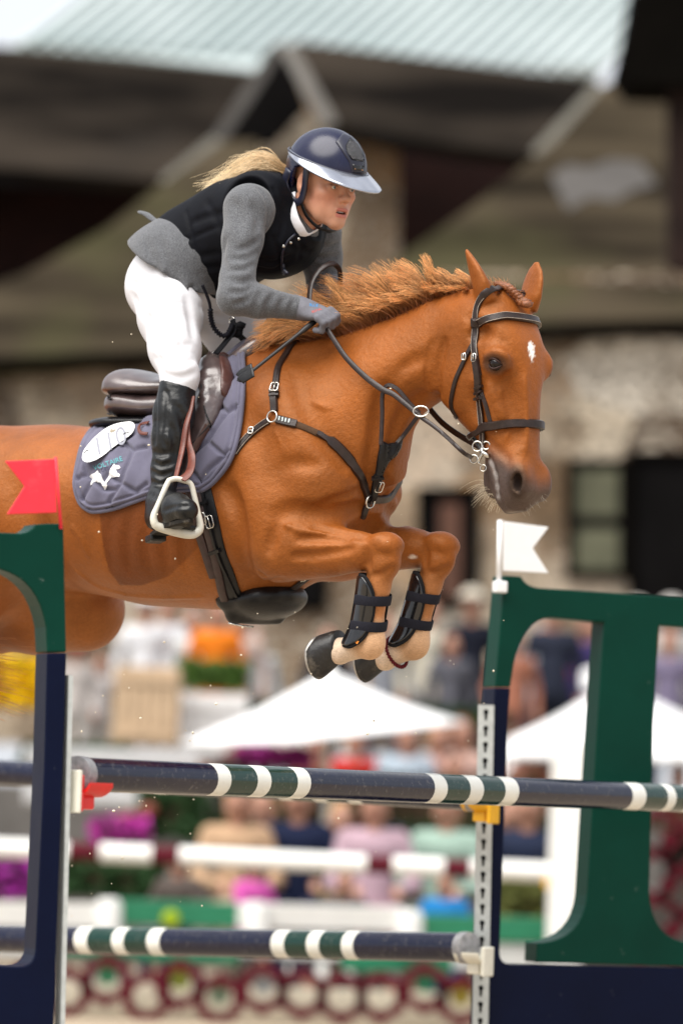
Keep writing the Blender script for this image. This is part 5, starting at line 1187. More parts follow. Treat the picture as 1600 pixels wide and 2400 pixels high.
for i in range(9500):
    f = RNG.random(); j = int(np.argmin([abs(c[0] - f) + .3 * RNG.random() * .05 for c in cl])); cf, cr, ca_, clen = cl[j]
    root = crest[int(f * 199)]; lat0 = RNG.normal(-.008, .012)
    d = mane_dir(.35 * f + .65 * cf); ang = ca_ + RNG.normal(0, .06); ca, sa = math.cos(ang), math.sin(ang); d = np.array([d[0] * ca - d[1] * sa, d[0] * sa + d[1] * ca]) * clen * RNG.uniform(.62, 1.06)
    lie = RNG.random()                                         # how far the lock lies over on the near side
    if lie < .22: d = d * np.array([1.0, .55]) + np.array([-4, 9])
    lat1 = lat0 - (.012 + .045 * (lie < .22) + .02 * cr[0]) - RNG.normal(0, .006)
    bend = np.array([d[1], -d[0]]) * (-.16 + .07 * cr[1])
    tgt = crest[int(cf * 199)] + np.array([0, 0])
    P = []
    ins = 4
    for u in np.linspace(0, 1, 8):
        clump = u * u * (.30 + .4 * RNG.random())
        q = root + np.array([0, ins]) + d * u + bend * (4 * u * (1 - u)) * .9 + (tgt - root) * clump
        q = q + np.array([math.sin(u * 6 + cr[2] * 3), math.cos(u * 5 + cr[2])]) * 3.2 * u
        P.append(HP(q[0], q[1], lat0 + (lat1 - lat0) * (u ** 1.2)))
    curves.append(to_w(P))
    tone = RNG.uniform(.75, 1.25); dk = RNG.random() < .2
    c0 = np.array([0.26, 0.066, 0.013]) * (.5 if dk else 1); c1 = np.array([0.98, 0.54, 0.21]) * tone * (.55 if dk else 1)  # golden tips, brightened further in colour to imitate backlight
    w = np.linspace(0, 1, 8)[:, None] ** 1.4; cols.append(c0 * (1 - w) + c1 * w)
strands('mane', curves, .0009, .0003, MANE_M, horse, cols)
# forelock, braided and tied
mb = MB(); fl = smooth_pts([to_w(KP(x, y, l)) for x, y, l in ((1168, 668, .0), (1190, 676, -.02), (1208, 694, -.01), (1222, 706, 0.0), (1232, 716, .0))], 26)
for i, p in enumerate(fl):
    sdv = np.array(KD) * .004 * (1 if i % 2 else -1)
    mb.ico(Vector(p) + Vector(sdv) + Vector((0, 0, .004)), .011 + .004 * (i > 21), 1, (1.3, 1, .8))
fo = mb.build('forelock', mat('forelock_hair', (0.20, 0.065, 0.02), .45, .4, 120, bump=.002, bscale=300), horse, True)
curves, cols = [], []
for i in range(110):
    a = RNG.uniform(0, 1); b0 = KP(1128 + 95 * a, 684 - 22 * math.sin(a * 3.0) + 30 * a * a, RNG.uniform(-.02, .02)); dx = RNG.normal(-12, 14); ln = RNG.uniform(8, 30) * (1 - .4 * a)
    e = KP(1128 + 95 * a + dx, 684 - 22 * math.sin(a * 3.0) + 30 * a * a - ln, RNG.uniform(-.02, .02))
    P = np.array([b0 + (e - b0) * u + KDh * .012 * math.sin(u * 2) for u in np.linspace(0, 1, 5)]); curves.append(to_w(P)); cols.append(np.tile([0.55, .26, .10], (5, 1)))
strands('forelock_wisps', curves, .0007, .0003, MANE_M, horse, cols)
# whiskers
curves, cols = [], []
for i in range(110):
    a = RNG.random(); px, py = 1146 + 26 * a + RNG.normal(0, 3), 1135 + 50 * a + RNG.normal(0, 5)
    b0 = KP(px, py, RNG.uniform(-.03, .03)); ln = RNG.uniform(25, 75) * (1 - .55 * a); an = RNG.normal(2.75 - .8 * a, .22)
    e = KP(px + math.cos(an) * ln, py + math.sin(an) * ln * .9 - 8, RNG.uniform(-.05, .05))
    P = np.array([b0 + (e - b0) * u + UPV * (.010 * math.sin(u * 3.1)) for u in np.linspace(0, 1, 6)]); curves.append(to_w(P)); cols.append(np.tile([0.72, .62, .46], (6, 1)))
strands('chin_whiskers', curves, .0005, .00025, MANE_M, horse, cols); curves, cols = [], []
for i in range(26):
    a = RNG.random(); px, py = 1215 + 60 * a, 1205 - 45 * a + RNG.normal(0, 3); b0 = KP(px, py, RNG.uniform(-.03, .03)); e = b0 + KDh * RNG.uniform(.0, .02) - UPV * RNG.uniform(.006, .02)
    P = np.array([b0 + (e - b0) * u for u in np.linspace(0, 1, 4)]); curves.append(to_w(P)); cols.append(np.tile([0.45, .40, .33], (4, 1)))
strands('lip_whiskers', curves, .0003, .00015, MANE_M, horse, cols)
# tail streaming behind and down
curves, cols = [], []
tb = np.array([-1.27, 0, -.40])
for i in range(900):
    f = RNG.random(); e = HP(-40 + RNG.normal(0, 45), 1590 + RNG.normal(0, 45), .05 + RNG.normal(0, .05)) if f < .5 else HP(-120 + RNG.normal(0, 70), 1560 + RNG.normal(0, 60), .05 + RNG.normal(0, .06))
    m1 = tb + np.array([-.16 + RNG.normal(0, .04), RNG.normal(0, .03), -.16]); m2 = (m1 + e) / 2 + np.array([-.08, RNG.normal(0, .03), -.10])
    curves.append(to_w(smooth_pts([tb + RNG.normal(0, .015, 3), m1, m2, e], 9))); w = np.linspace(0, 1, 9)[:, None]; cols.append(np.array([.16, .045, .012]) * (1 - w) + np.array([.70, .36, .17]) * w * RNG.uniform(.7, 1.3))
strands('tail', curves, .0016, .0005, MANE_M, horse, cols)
# ================================================================ tack
LEATHER = mat('dark_brown_leather', (0.020, 0.011, 0.009), 0.36, 0.35, 60, bump=0.0006, bscale=260, spec=.4)
LEATHER_R = mat('red_brown_leather', (0.115, 0.028, 0.016), 0.42, 0.3, 45, bump=0.0006, bscale=240)
LEATHER_B = mat('black_leather', (0.005, 0.005, 0.006), 0.36, 0.4, 50, bump=0.0008, bscale=200, spec=.35)
LEATHER_S = mat('saddle_brown_leather', (0.075, 0.050, 0.048), 0.30, 0.3, 30, bump=0.0005, bscale=180, spec=.9, coat=.4, coat_r=.25)
STEEL = mat('polished_steel', (0.62, 0.60, 0.56), 0.22, 0.15, 60, metal=1.0)
THREAD = mat('pale_stitching', (0.42, 0.36, 0.30), 0.7, 0.2, 90)
PADCLOTH = mat('grey_violet_quilted_cloth', (0.118, 0.113, 0.160), 0.85, 0.14, 18, bump=0.0006, bscale=700, dirt=(0.075, 0.075, 0.105), dirt_amt=0.55, dirt_scale=9, sheen=0.15)
WHITE_P = mat('white_plastic', (0.80, 0.80, 0.81), 0.45, 0.03, 20)

def near_hit(px, py, bvh=None, lat=-.06):
    bvh = bvh or HORSE_BVH
    h = bvh.ray_cast(CLOC, ray(px, py).normalized())
    if h[0] is None:
        p = Vector(to_w(HP(px, py, lat))); h = bvh.find_nearest(p)
    return np.array(h[0]), np.array(h[1])
def near_plane(px, py, lat, off=.004):
    """point on a lateral plane, but never inside the horse"""
    p = np.array(to_w(HP(px, py, lat))); d = ray(px, py).normalized(); h = HORSE_BVH.ray_cast(CLOC, d)
    if h[0] is not None and (Vector(p) - CLOC).length > h[3] - off: p = np.array(CLOC + d * (h[3] - off))
    return p
H0h = to_h(H0)
def mir_head(Pw):
    q = to_h(Pw); l = (q - H0h) @ KLh; return to_w(q - 2 * l * KLh)
def mir_body(Pw):
    q = to_h(Pw).copy(); q[1] *= -1; return to_w(q)
def snap(P, off=.001):
    out, nr = [], []
    for p in P:
        h = HORSE_BVH.find_nearest(Vector(p)); n = np.array(h[1]); out.append(np.array(h[0]) + n * off); nr.append(n)
    nr = np.array(nr)
    for _ in range(3): nr[1:-1] = nr[:-2] * .25 + nr[1:-1] * .5 + nr[2:] * .25
    return np.array(out), nr
def strap_px(pts, width, thick, mb, mir=None, n=None, stitch=None, off=.001):
    """strap lying on the horse along a pixel path; mir also makes the far-side copy, joined at the last point"""
    P = [near_hit(*p)[0] for p in pts]
    if mir is not None: P = P + [mir(p) for p in P[::-1]]
    return strap_w(P, width, thick, mb, n, stitch, off)
def strap_w(P, width, thick, mb, n=None, stitch=None, off=.001, conform=True):
    L = np.linalg.norm(np.diff(np.array(P), axis=0), axis=1).sum(); n = n or max(6, int(L / .014)); Q = smooth_pts(P, n)
    if conform: Q, nr = snap(Q, off)
    else: nr = np.array([[-HL[0], -HL[1], 0.15]] * n)
    for _ in range(2): Q[1:-1] = Q[:-2] * .2 + Q[1:-1] * .6 + Q[2:] * .2
    mb.ribbon(Q, nr, width, thick)
    if stitch is not None:
        T = np.gradient(Q, axis=0); T /= np.linalg.norm(T, axis=1)[:, None]; SD = np.cross(T, nr)
        for sg in (-1, 1): stitch.tube(Q + SD * (sg * width * .40) + nr * thick * 1.0, .0007, 4, cap=False)
    return Q, nr
def ring(mb, c, nrm, r, tube, n=20, sx=1.0, up=(0, 0, 1)):
    M = frame(nrm, up).astype(float); pts = [np.array(c) + M[1] * (math.cos(a) * r * sx) + M[2] * (math.sin(a) * r) for a in np.linspace(0, 2 * math.pi, n, endpoint=False)]
    mb.tube(pts, tube, 7, closed=True)
def buckle(mb, c, nrm, along, w, l, tube=.0022):
    M = frame(nrm, along).astype(float); q = []
    for a, b in ((-1, -1), (-1, 1), (1, 1), (1, -1)):
        for k in (-.25, .25):
            an = math.atan2(b, a) + k; q.append(np.array(c) + M[1] * (w / 2 * max(-1, min(1, 1.35 * math.cos(an)))) + M[2] * (l / 2 * max(-1, min(1, 1.35 * math.sin(an)))))
    order = sorted(range(8), key=lambda i: math.atan2((q[i] - c) @ M[2], (q[i] - c) @ M[1])); mb.tube([q[i] for i in order], tube, 6, closed=True)
    mb.tube([np.array(c) - M[2] * l / 2, np.array(c) + M[2] * l / 2 + M[0] * .002], tube * .7, 5)

# ---------------------------------------------------------------- bridle
bridle = thing('bridle', H0 + np.array([0, 0, -.5]), 'dark brown leather bridle with steel bit and reins on the horse head', 'bridle')
st = MB()
mb = MB(); hpth = [(1172, 672), (1150, 676), (1133, 690), (1121, 712), (1115, 748), (1112, 797), (1117, 842), (1121, 880)]
P = [near_hit(*p)[0] for p in hpth]; strap_w([mir_head(p) for p in P[::-1]] + P, .021, .005, mb, stitch=st); mb.build('headpiece', LEATHER, bridle, True, auto=50)
mb = MB(); strap_px([(1117, 835), (1121, 880), (1125, 925), (1128, 965), (1131, 1000), (1134, 1042)], .017, .006, mb, stitch=st, off=.004)
strap_px([(1117, 842), (1122, 890), (1124, 921)], .021, .009, mb, off=.004)
for y in (905, 918, 933): strap_px([(1115, y + 1), (1124, y), (1133, y - 1)], .008, .012, mb, n=6)
mb.build('cheekpiece', LEATHER, bridle, True, auto=50)
mb = MB(); P = [near_hit(*p)[0] for p in [(1120, 880), (1124, 921), (1129, 965), (1134, 1040)]]; strap_w([mir_head(p) for p in P], .017, .005, mb); mb.build('cheekpiece', LEATHER, bridle, True, auto=50)
mb = MB(); strap_px([(1128, 915), (1138, 945), (1150, 990)], .012, .005, mb); mb.build('noseband_hanger', LEATHER, bridle, True, auto=50)
mb = MB(); P = [near_hit(*p)[0] for p in [(1113, 800), (1093, 835), (1080, 863), (1067, 893), (1060, 925), (1057, 955), (1063, 980)]]
strap_w(P, .013, .005, mb); strap_w([P[-1]] + [to_w(KP(1060, 990, 0))] + [mir_head(p) for p in P[::-1]], .013, .005, mb); mb.build('throatlash', LEATHER, bridle, True, auto=50)
mb = MB(); bp = [(1112, 757), (1128, 752), (1157, 746), (1180, 742), (1203, 744), (1226, 754), (1244, 764)]; P = [near_hit(*p)[0] for p in bp]
P = [q for q in P if (to_h(q) - H0h) @ KLh < -.006]; P2 = P + [mir_head(q) for q in P[::-1]]; Qb, Nb = strap_w(P2, .022, .010, mb, 44, stitch=st, off=.002); mb.build('browband', LEATHER, bridle, True, auto=50)
mb = MB(); strap_px([(1104, 757), (1114, 756), (1126, 753)], .026, .013, mb, n=6); mb.build('browband_loop', LEATHER, bridle, True, auto=50)
mb = MB(); npx = [(1100, 1022), (1122, 1012), (1140, 1000), (1166, 996), (1209, 993), (1248, 993)]; P = [near_hit(*p)[0] for p in npx]; P = [q for q in P if (to_h(q) - H0h) @ KLh < -.004]
strap_w([to_w(KP(1095, 1030, 0))] + P + [mir_head(q) for q in P[::-1]] + [to_w(KP(1095, 1030, 0))], [.016] * 12 + [.024] * 26 + [.016] * 12, .011, mb, 50, stitch=None, off=.006); mb.build('noseband', LEATHER, bridle, True, auto=50)
mb = MB(); strap_px([(1092, 1024), (1098, 1040), (1108, 1055), (1122, 1062)], .016, .008, mb); mb.build('chin_strap', LEATHER_B, bridle, True, auto=50)
st.build('stitching', THREAD, bridle, True)
mb = MB(); nb = np.array(-KL) * .8 + np.array(KD) * .35; b0 = near_hit(1134, 1046)[0] + nb * .012
def bp_(px, py, o=.012): 
    d = ray(px, py).normalized(); k = (Vector(b0) - CLOC).dot(Vector(nb)) / d.dot(Vector(nb)); return np.array(CLOC + d * k)
ring(mb, bp_(1118, 1046), nb, .0135, .0024); ring(mb, bp_(1139, 1044), nb, .0105, .0026); ring(mb, bp_(1110, 1076), nb, .011, .0022); ring(mb, bp_(1132, 1097), nb, .0085, .0014)
mb.tube([bp_(1128, 1050), bp_(1131, 1062), bp_(1124, 1074), bp_(1120, 1085), bp_(1130, 1090)], [.005, .005, .0035, .003, .002], 8)
mb.tube([bp_(1126, 1058), bp_(1140, 1066), bp_(1146, 1072)], [.006, .007, .004], 8)
for y in (872, 838): pass
mb.build('bit', STEEL, bridle, True)
mb = MB()
for px, py, w, l in ((1116, 838, .016, .020), (1092, 836, .013, .017)):
    p, n_ = near_hit(px, py); buckle(mb, p + n_ * .011, n_, (0, 0, 1), w, l)
mb.build('buckle', STEEL, bridle, True)
# reins
mb = MB(); rp = [(1105, 1072), (1085, 1060), (1050, 1027), (1018, 1000), (986, 977), (949, 946), (920, 923), (895, 912), (855, 882), (812, 839), (785, 800), (764, 766), (752, 745)]
lats = np.interp(np.arange(len(rp)), [0, 3, 6, 9, 12], [-.17, -.155, -.150, -.155, -.150])
P = [near_plane(a, b, l, .006) for (a, b), l in zip(rp, lats)]; P[0] = bp_(1107, 1073)
Q = smooth_pts(P, 70)
wd_ = np.interp(np.linspace(0, 1, 70), [0, .25, .42, .6, .9, 1], [.011, .011, .013, .016, .014, .011])
mb.ribbon(Q, np.array([[-HL[0], -HL[1], .25]] * 70), list(wd_), .0035)
mb.build('rein', LEATHER, bridle, True, auto=50)
mb = MB(); P = [mir_head(bp_(1107, 1073)), to_w(HP(1060, 1010, .10)), to_w(HP(1000, 950, .14)), to_w(HP(940, 860, .15)), to_w(HP(880, 770, .12)), to_w(HP(825, 700, .08)), to_w(HP(812, 690, .06))]
mb.ribbon(smooth_pts(P, 40), np.array([[HL[0], HL[1], .25]] * 40), .017, .0045); mb.build('rein', LEATHER, bridle, True, auto=50)
# slack bight looping up from the hands
mb = MB(); lp = [(742, 742), (727, 715), (726, 690), (731, 662), (745, 638), (764, 622), (782, 618), (795, 630), (798, 655), (797, 680), (812, 690)]
P = [to_w(HP(a, b, l)) for (a, b), l in zip(lp, np.linspace(-.14, .05, len(lp)))]; mb.ribbon(smooth_pts(P, 48), np.array([[-HL[0], -HL[1], .1]] * 48), .016, .004); mb.build('rein_bight', LEATHER, bridle, True, auto=50)
mb = MB(); p = near_plane(986, 964, -.16); ring(mb, p, (-HL * .9 + HD * .3), .014, .0025, sx=1.5); mb.build('rein_ring', STEEL, bridle, True)

# ---------------------------------------------------------------- breastplate with running martingale
brst = thing('breastplate', to_w(HP(861, 1240, -.02)), 'dark brown leather breastplate with martingale across the horse chest', 'breastplate')
st = MB(); mb = MB()
strap_px([(690, 803), (679, 815), (656, 852), (646, 905), (643, 962)], .019, .006, mb, stitch=None)
P = [near_hit(*p)[0] for p in [(690, 803), (679, 815), (656, 852), (646, 905)]]; strap_w([mir_body(p) for p in P], .019, .006, mb); strap_w([P[0], to_w(HP(712, 793, 0)), mir_body(P[0])], .019, .006, mb)
mb.build('neck_strap', LEATHER, brst, True, auto=50)
mb = MB(); strap_px([(640, 915), (643, 945), (644, 965)], .022, .010, mb, n=8); strap_px([(634, 930), (644, 929), (655, 929)], .008, .013, mb, n=5); strap_px([(634, 922), (644, 921), (655, 921)], .006, .013, mb, n=5); mb.build('keeper', LEATHER, brst, True, auto=50)
mb = MB(); strap_px([(632, 985), (618, 993), (593, 1012), (570, 1036), (552, 1062)], .020, .006, mb, stitch=st); mb.build('saddle_strap', LEATHER, brst, True, auto=50)
mb = MB(); fp = [(650, 984), (675, 990), (700, 997), (755, 1021)]; strap_px(fp, .019, .005, mb); mb.build('elastic_insert', mat('brown_webbing', (0.075, 0.042, 0.024), .8, .2, 200), brst, True, auto=50)
mb = MB(); strap_px([(650, 983), (672, 989), (694, 995)], .024, .009, mb, n=8); mb.build('badge_tab', LEATHER, brst, True, auto=50)
mb = MB()
for i, (a, b) in enumerate(((658, 983), (665, 985), (672, 987), (679, 989))):
    p, n_ = near_hit(a, b); M = Matrix(frame(HD, n_).astype(float).tolist()).transposed(); mb.box(p + n_ * .011, (.005, .012, .003), M, bev=.0008)
mb.build('badge', mat('pale_badge', (0.45, 0.5, 0.5), .3, .4, 300), brst)
mb = MB(); fq = [(742, 1016), (775, 1033), (800, 1055), (820, 1078), (836, 1105), (848, 1131), (856, 1155), (860, 1170)]
strap_px(fq, [.016] * 4 + [.028] * 8 + [.024] * 8 + [.018] * 4, .010, mb, n=24); 
mb.build('chest_strap', LEATHER, brst, True, auto=50)
mb = MB(); gq = [(862, 1172), (878, 1158), (905, 1140), (930, 1126), (947, 1110), (955, 1090)]; P = [near_hit(862, 1172)[0]] + [mir_body(near_hit(*p)[0]) for p in [(856, 1155), (848, 1131), (836, 1105), (820, 1078), (800, 1055), (755, 1021), (700, 997), (650, 984)]]; strap_w(P, .024, .010, mb); mb.build('chest_strap', LEATHER, brst, True, auto=50)
st.build('stitching', THREAD, brst, True)
mb = MB(); strap_px([(860, 1178), (854, 1195), (847, 1214)], .018, .008, mb); mb.build('girth_strap', LEATHER, brst, True, auto=50); mb = MB()
P = [to_w(HP(800, 1320, -.02)), to_w(HP(775, 1342, -.02)), to_w(HP(744, 1378, -.02)), to_w(HP(700, 1412, -.02)), to_w(HP(655, 1440, -.02))]; strap_w(P, .020, .008, mb, off=.003); mb.build('girth_strap', LEATHER, brst, True, auto=50)
mb = MB()
for c, r in (((642, 978), .0155), ((861, 1175), .017)):
    p, n_ = near_hit(*c); ring(mb, p + n_ * .010, n_, r, .0026)
for (px, py, w, l, al) in ((646, 912, .022, .026, (0, 0, 1)), (592, 1012, .018, .014, HD), (884, 1137, .022, .030, (0, 0, 1)), (728, 1392, .018, .014, HD)):
    p, n_ = near_hit(px, py); buckle(mb, p + n_ * .013, n_, al, w, l)
mb.build('ring', STEEL, brst, True)
# martingale fork
mb = MB()
fk = [(983, 968), (960, 945), (935, 915), (915, 903), (903, 908), (896, 930), (896, 972), (894, 1021), (893, 1042)]
P = [near_plane(a, b, -.13, .006) for a, b in fk]; mb.ribbon(smooth_pts(P, 36), np.array([[-HL[0], -HL[1], .2]] * 36), .012, .005)
fk = [(985, 968), (969, 990), (946, 1021), (930, 1040)]; P = [near_plane(a, b, -.03, .008) for a, b in fk]; mb.ribbon(smooth_pts(P, 24), np.array([[-HL[0], -HL[1], .2]] * 24), .012, .005)
mb.build('martingale_fork', LEATHER, brst, True, auto=50)


def shell_px(outline, bvh, off, n_in=9, dens=3.5, base=0.0, nmix=.35, hitlat=-.05):
    """thin solid that hugs a surface inside a pixel outline; off(P2d, dist) = height of its outer face in metres. returns V (world), F, px of V"""
    n = len(outline); dense = []
    for i in range(n):
        a, b = np.array(outline[i], float), np.array(outline[(i + 1) % n], float); m = max(1, int(np.linalg.norm(b - a) / dens))
        dense += [tuple(a + (b - a) * k / m) for k in range(m)]
    o = np.array(dense); lo, hi = o.min(0), o.max(0)
    gx, gy = np.meshgrid(np.arange(lo[0], hi[0], dens), np.arange(lo[1], hi[1], dens * .87)); gx[1::2] += dens * .5
    G = np.stack([gx.ravel(), gy.ravel()], 1); sd = poly_sd(G, [tuple(p) for p in outline]); G = G[sd > dens * .6]
    allp = [Vector(p) for p in dense] + [Vector(p) for p in G.tolist()]; nb = len(dense)
    r = delaunay_2d_cdt(allp, [(i, (i + 1) % nb) for i in range(nb)], [], 1, 1e-4)
    v2 = np.array([tuple(v) for v in r[0]]); tri = [tuple(f) for f in r[2]]
    dist = np.maximum(poly_sd(v2, [tuple(p) for p in outline]), 0); dist[:] = np.where(seg_d(v2, [tuple(p) for p in outline] + [tuple(outline[0])]) < .2, 0, dist)
    hh = off(v2, dist); side = np.array([-HL[0], -HL[1], .35]); side /= np.linalg.norm(side)
    B, Nn = [], []
    for p in v2:
        q, nn = near_hit(p[0], p[1], bvh, hitlat); nn = nn * (1 - nmix) + side * nmix; B.append(q); Nn.append(nn / np.linalg.norm(nn))
    B, Nn = np.array(B), np.array(Nn)
    top = B + Nn * hh[:, None]; bot = B + Nn * base
    m = len(v2); V = np.vstack([top, bot]); F = []
    cnt = {}
    for t in tri:
        for a, b in ((t[0], t[1]), (t[1], t[2]), (t[2], t[0])): cnt[(a, b)] = 1
    # orientation: outward normal should face the camera
    for t in tri:
        a, b, c = top[list(t)]; 
        F.append(t if np.cross(b - a, c - a) @ side > 0 else t[::-1])
    es = {(f[i], f[(i + 1) % 3]) for f in F for i in range(3)}
    F2 = [tuple(i + m for i in f[::-1]) for f in F] + [(b, a, a + m, b + m) for a, b in es if (b, a) not in es]
    return V, F + F2, v2
def text_mesh(txt, shear=0.0):
    cu = bpy.data.curves.new('tmp_text', 'FONT'); cu.body = txt; cu.align_x = 'CENTER'; cu.align_y = 'CENTER'; cu.shear = shear; cu.resolution_u = 4
    ob = bpy.data.objects.new('tmp_text', cu); COL.objects.link(ob); dg = bpy.context.evaluated_depsgraph_get(); me = ob.evaluated_get(dg).to_mesh()
    bm = bmesh.new(); bm.from_mesh(me); bmesh.ops.triangulate(bm, faces=bm.faces); bm.verts.index_update()
    V = np.array([v.co[:2] for v in bm.verts]); F = [[v.index for v in f.verts] for f in bm.faces]; bm.free()
    ob.evaluated_get(dg).to_mesh_clear(); bpy.data.objects.remove(ob); bpy.data.curves.remove(cu)
    return V, F
def decal(name, V2, F, bvh, mtl, parent, off=.0012):
    """flat print: pixel-space triangles laid on a surface"""
    V = [];
    for p in V2:
        q, nn = near_hit(p[0], p[1], bvh); V.append(q - np.array(ray(p[0], p[1]).normalized()) * off)
    return mesh_obj(name, V, F, mtl, parent, False)
def place_text(V, c, size, ang, sx=1.0):
    ca, sa = math.cos(ang), math.sin(ang); x, y = V[:, 0] * size * sx, -V[:, 1] * size
    return np.stack([c[0] + x * ca - y * sa, c[1] + x * sa + y * ca], 1)

BIB = [(890, 1030), (905, 1040), (925, 1038), (940, 1028), (936, 1050), (926, 1070), (913, 1082), (905, 1095), (896, 1118), (888, 1140), (874, 1136), (880, 1108), (884, 1080), (888, 1055)]
V_, F_, _ = shell_px(BIB, HORSE_BVH, lambda P, d: .010 + .006 * np.clip(d / 5, 0, 1), dens=3, base=.002, nmix=.3); mesh_obj('martingale_bib', V_, F_, LEATHER_B, brst)
mb = MB(); strap_px([(884, 1110), (880, 1130), (874, 1152), (866, 1168)], .020, .010, mb, off=.008); strap_px([(872, 1118), (884, 1116), (896, 1114)], .008, .020, mb, n=5); mb.build('martingale_strap', LEATHER_B, brst, True, auto=50)

# ---------------------------------------------------------------- saddle pad
PADO = [(180, 1120), (181, 1150), (192, 1180), (210, 1195), (228, 1199), (270, 1192), (315, 1177), (357, 1163), (410, 1152), (450, 1150), (475, 1152), (504, 1132), (540, 1090), (558, 1045), (570, 985), (576, 925), (577, 880), (574, 845), (571, 815), (573, 792),
        (560, 808), (530, 842), (500, 878), (460, 925), (420, 958), (380, 978), (330, 989), (285, 993), (250, 996), (222, 1009), (204, 1030), (192, 1060)]
ql = [[(321, 1066), (294, 1042), (270, 1062)], [(321, 1066), (350, 1055)], [(321, 1066), (300, 1110), (292, 1138)], [(292, 1138), (326, 1156), (352, 1140)], [(292, 1138), (264, 1178)], [(292, 1138), (262, 1120), (250, 1135)],
      [(200, 1174), (226, 1130), (240, 1115)], [(226, 1130), (250, 1150), (275, 1152)], [(183, 1130), (212, 1118), (226, 1130)], [(205, 1090), (212, 1118)], [(294, 1042), (340, 1010), (352, 1000)], [(495, 1039), (534, 1072)], [(495, 1039), (543, 976)], [(495, 1039), (462, 1063), (450, 1085)],
      [(543, 976), (520, 950)], [(543, 976), (565, 958)], [(534, 1072), (556, 1050)], [(534, 1072), (497, 1105), (478, 1130)], [(478, 1130), (455, 1105)], [(520, 950), (540, 905), (565, 880)], [(540, 905), (520, 870)]]
def pad_off(P, d):
    h = .006 + .016 * np.sqrt(np.clip(1 - (1 - np.clip(d / 16, 0, 1)) ** 2, 0, 1))
    g = np.full(len(P), 1e9)
    for l in ql: g = np.minimum(g, seg_d(P, l))
    h = h - .011 * np.exp(-(g / 5.0) ** 2) * (d > 6) - .006 * np.exp(-((d - 12) / 2.5) ** 2) + .004 * np.exp(-((d - 5) / 4.0) ** 2)
    return h + .003 * np.sin(P[:, 0] * .11 + P[:, 1] * .05) * np.clip(d / 12, 0, 1)
pad = thing('saddle_pad', to_w(HP(360, 1160, -.25)), 'grey violet quilted saddle pad under the saddle with teal lettering', 'saddle pad')
PV, PF, _ = shell_px(PADO, HORSE_BVH, pad_off, dens=3.0, base=.001)
mesh_obj('panel', PV, PF, PADCLOTH, pad)
PM = np.array([mir_body(v) for v in PV]); mesh_obj('panel', PM, [f[::-1] for f in PF], PADCLOTH, pad)
PAD_BVH = BVHTree.FromPolygons([Vector(v) for v in PV], PF)
# raised arch of the pad over the withers, with a lining
mb = MB(); arch = []
for u in np.linspace(-1, 1, 25):
    lat = .085 * math.sin(u * 1.5); z = .006 + .020 * math.cos(u * 1.5) - .115 * (abs(math.sin(u * 1.5)) ** 2.2); arch.append(np.array([0.0, lat, z]))
V, F = [], []
for j, (ds, dz) in enumerate(((.02, 0), (-.03, -.004), (-.08, -.02), (-.13, -.055))):
    for a in arch: V.append(to_w(np.array([ds + .03 * (1 - abs(a[1]) / .09), a[1] * (1 + .03 * j), a[2] + dz - .004])))
for j in range(3):
    for i in range(24): F.append((j * 25 + i, j * 25 + i + 1, (j + 1) * 25 + i + 1, (j + 1) * 25 + i))
ao = mesh_obj('withers_arch', V, F, PADCLOTH, pad); sm = ao.modifiers.new('thick', 'SOLIDIFY'); sm.thickness = .014; sm.offset = 0
# piping along the front edge and over the withers
mb = MB(); P = [near_hit(*p)[0] + near_hit(*p)[1] * .012 for p in PADO[10:20]] + [to_w(np.array([.02 + .03 * (1 - abs(a[1]) / .09), a[1], a[2] - .004])) for a in arch[2:-2]]
mb.tube(smooth_pts(P, 70), .0068, 8); mb.build('piping', PADCLOTH, pad, True)
mb = MB(); P = [near_hit(*p)[0] + near_hit(*p)[1] * .009 for p in [PADO[i] for i in list(range(26, 32)) + list(range(0, 11))]]; mb.tube(smooth_pts(P, 110), .0066, 8); mb.build('piping', PADCLOTH, pad, True)
TEAL = mat('teal_embroidery', (0.10, 0.34, 0.37), .6, .15, 300); TV, TF = text_mesh('VOLTAIRE'); tw = np.ptp(TV[:, 0])
V2 = place_text(TV, (253, 1086), 78 / tw * .92, -.33, 1.0); V2[:, 1] -= 0.0; decal('lettering', V2, TF, PAD_BVH, TEAL, pad, .005)
TV, TF = text_mesh('DESIGN'); tw = np.ptp(TV[:, 0]); decal('lettering', place_text(TV, (255, 1097), 36 / tw, -.33), TF, PAD_BVH, mat('dark_embroidery', (0.05, .05, .09), .7, .1, 200), pad, .0015)
def poly_fill(poly):
    r = delaunay_2d_cdt([Vector(p) for p in poly], [(i, (i + 1) % len(poly)) for i in range(len(poly))], [], 1, 1e-5); return np.array([tuple(v) for v in r[0]]), [tuple(f) for f in r[2]]
# two crossing horse heads, embroidered in white
for hd_, cfl in ((1, 0), (1, 1)):
    q = [(210, 1118), (213, 1113), (222, 1109), (227, 1104), (230, 1102), (232, 1107), (237, 1113), (240, 1122), (246, 1132), (252, 1137), (247, 1149), (244, 1141), (237, 1132), (228, 1128), (221, 1130), (216, 1136), (212, 1137), (212, 1131), (218, 1123), (214, 1121)] if cfl == 0 else \
        [(243, 1138), (250, 1124), (256, 1112), (259, 1100), (264, 1093), (268, 1087), (271, 1091), (280, 1092), (283, 1097), (278, 1100), (272, 1100), (275, 1108), (281, 1112), (280, 1118), (274, 1117), (266, 1118), (259, 1121), (252, 1131), (246, 1141)]
    V_, F_, _ = shell_px(q, PAD_BVH, lambda P, d: np.full(len(P), .0025), dens=1.8, base=.0005, nmix=0); mesh_obj('emblem', V_, F_, WHITE_P, pad, False)
V2, F2 = poly_fill([(258, 1100), (268, 1096), (270, 1099), (260, 1105)]); decal('emblem', V2, F2, PAD_BVH, TEAL, pad, .0022)
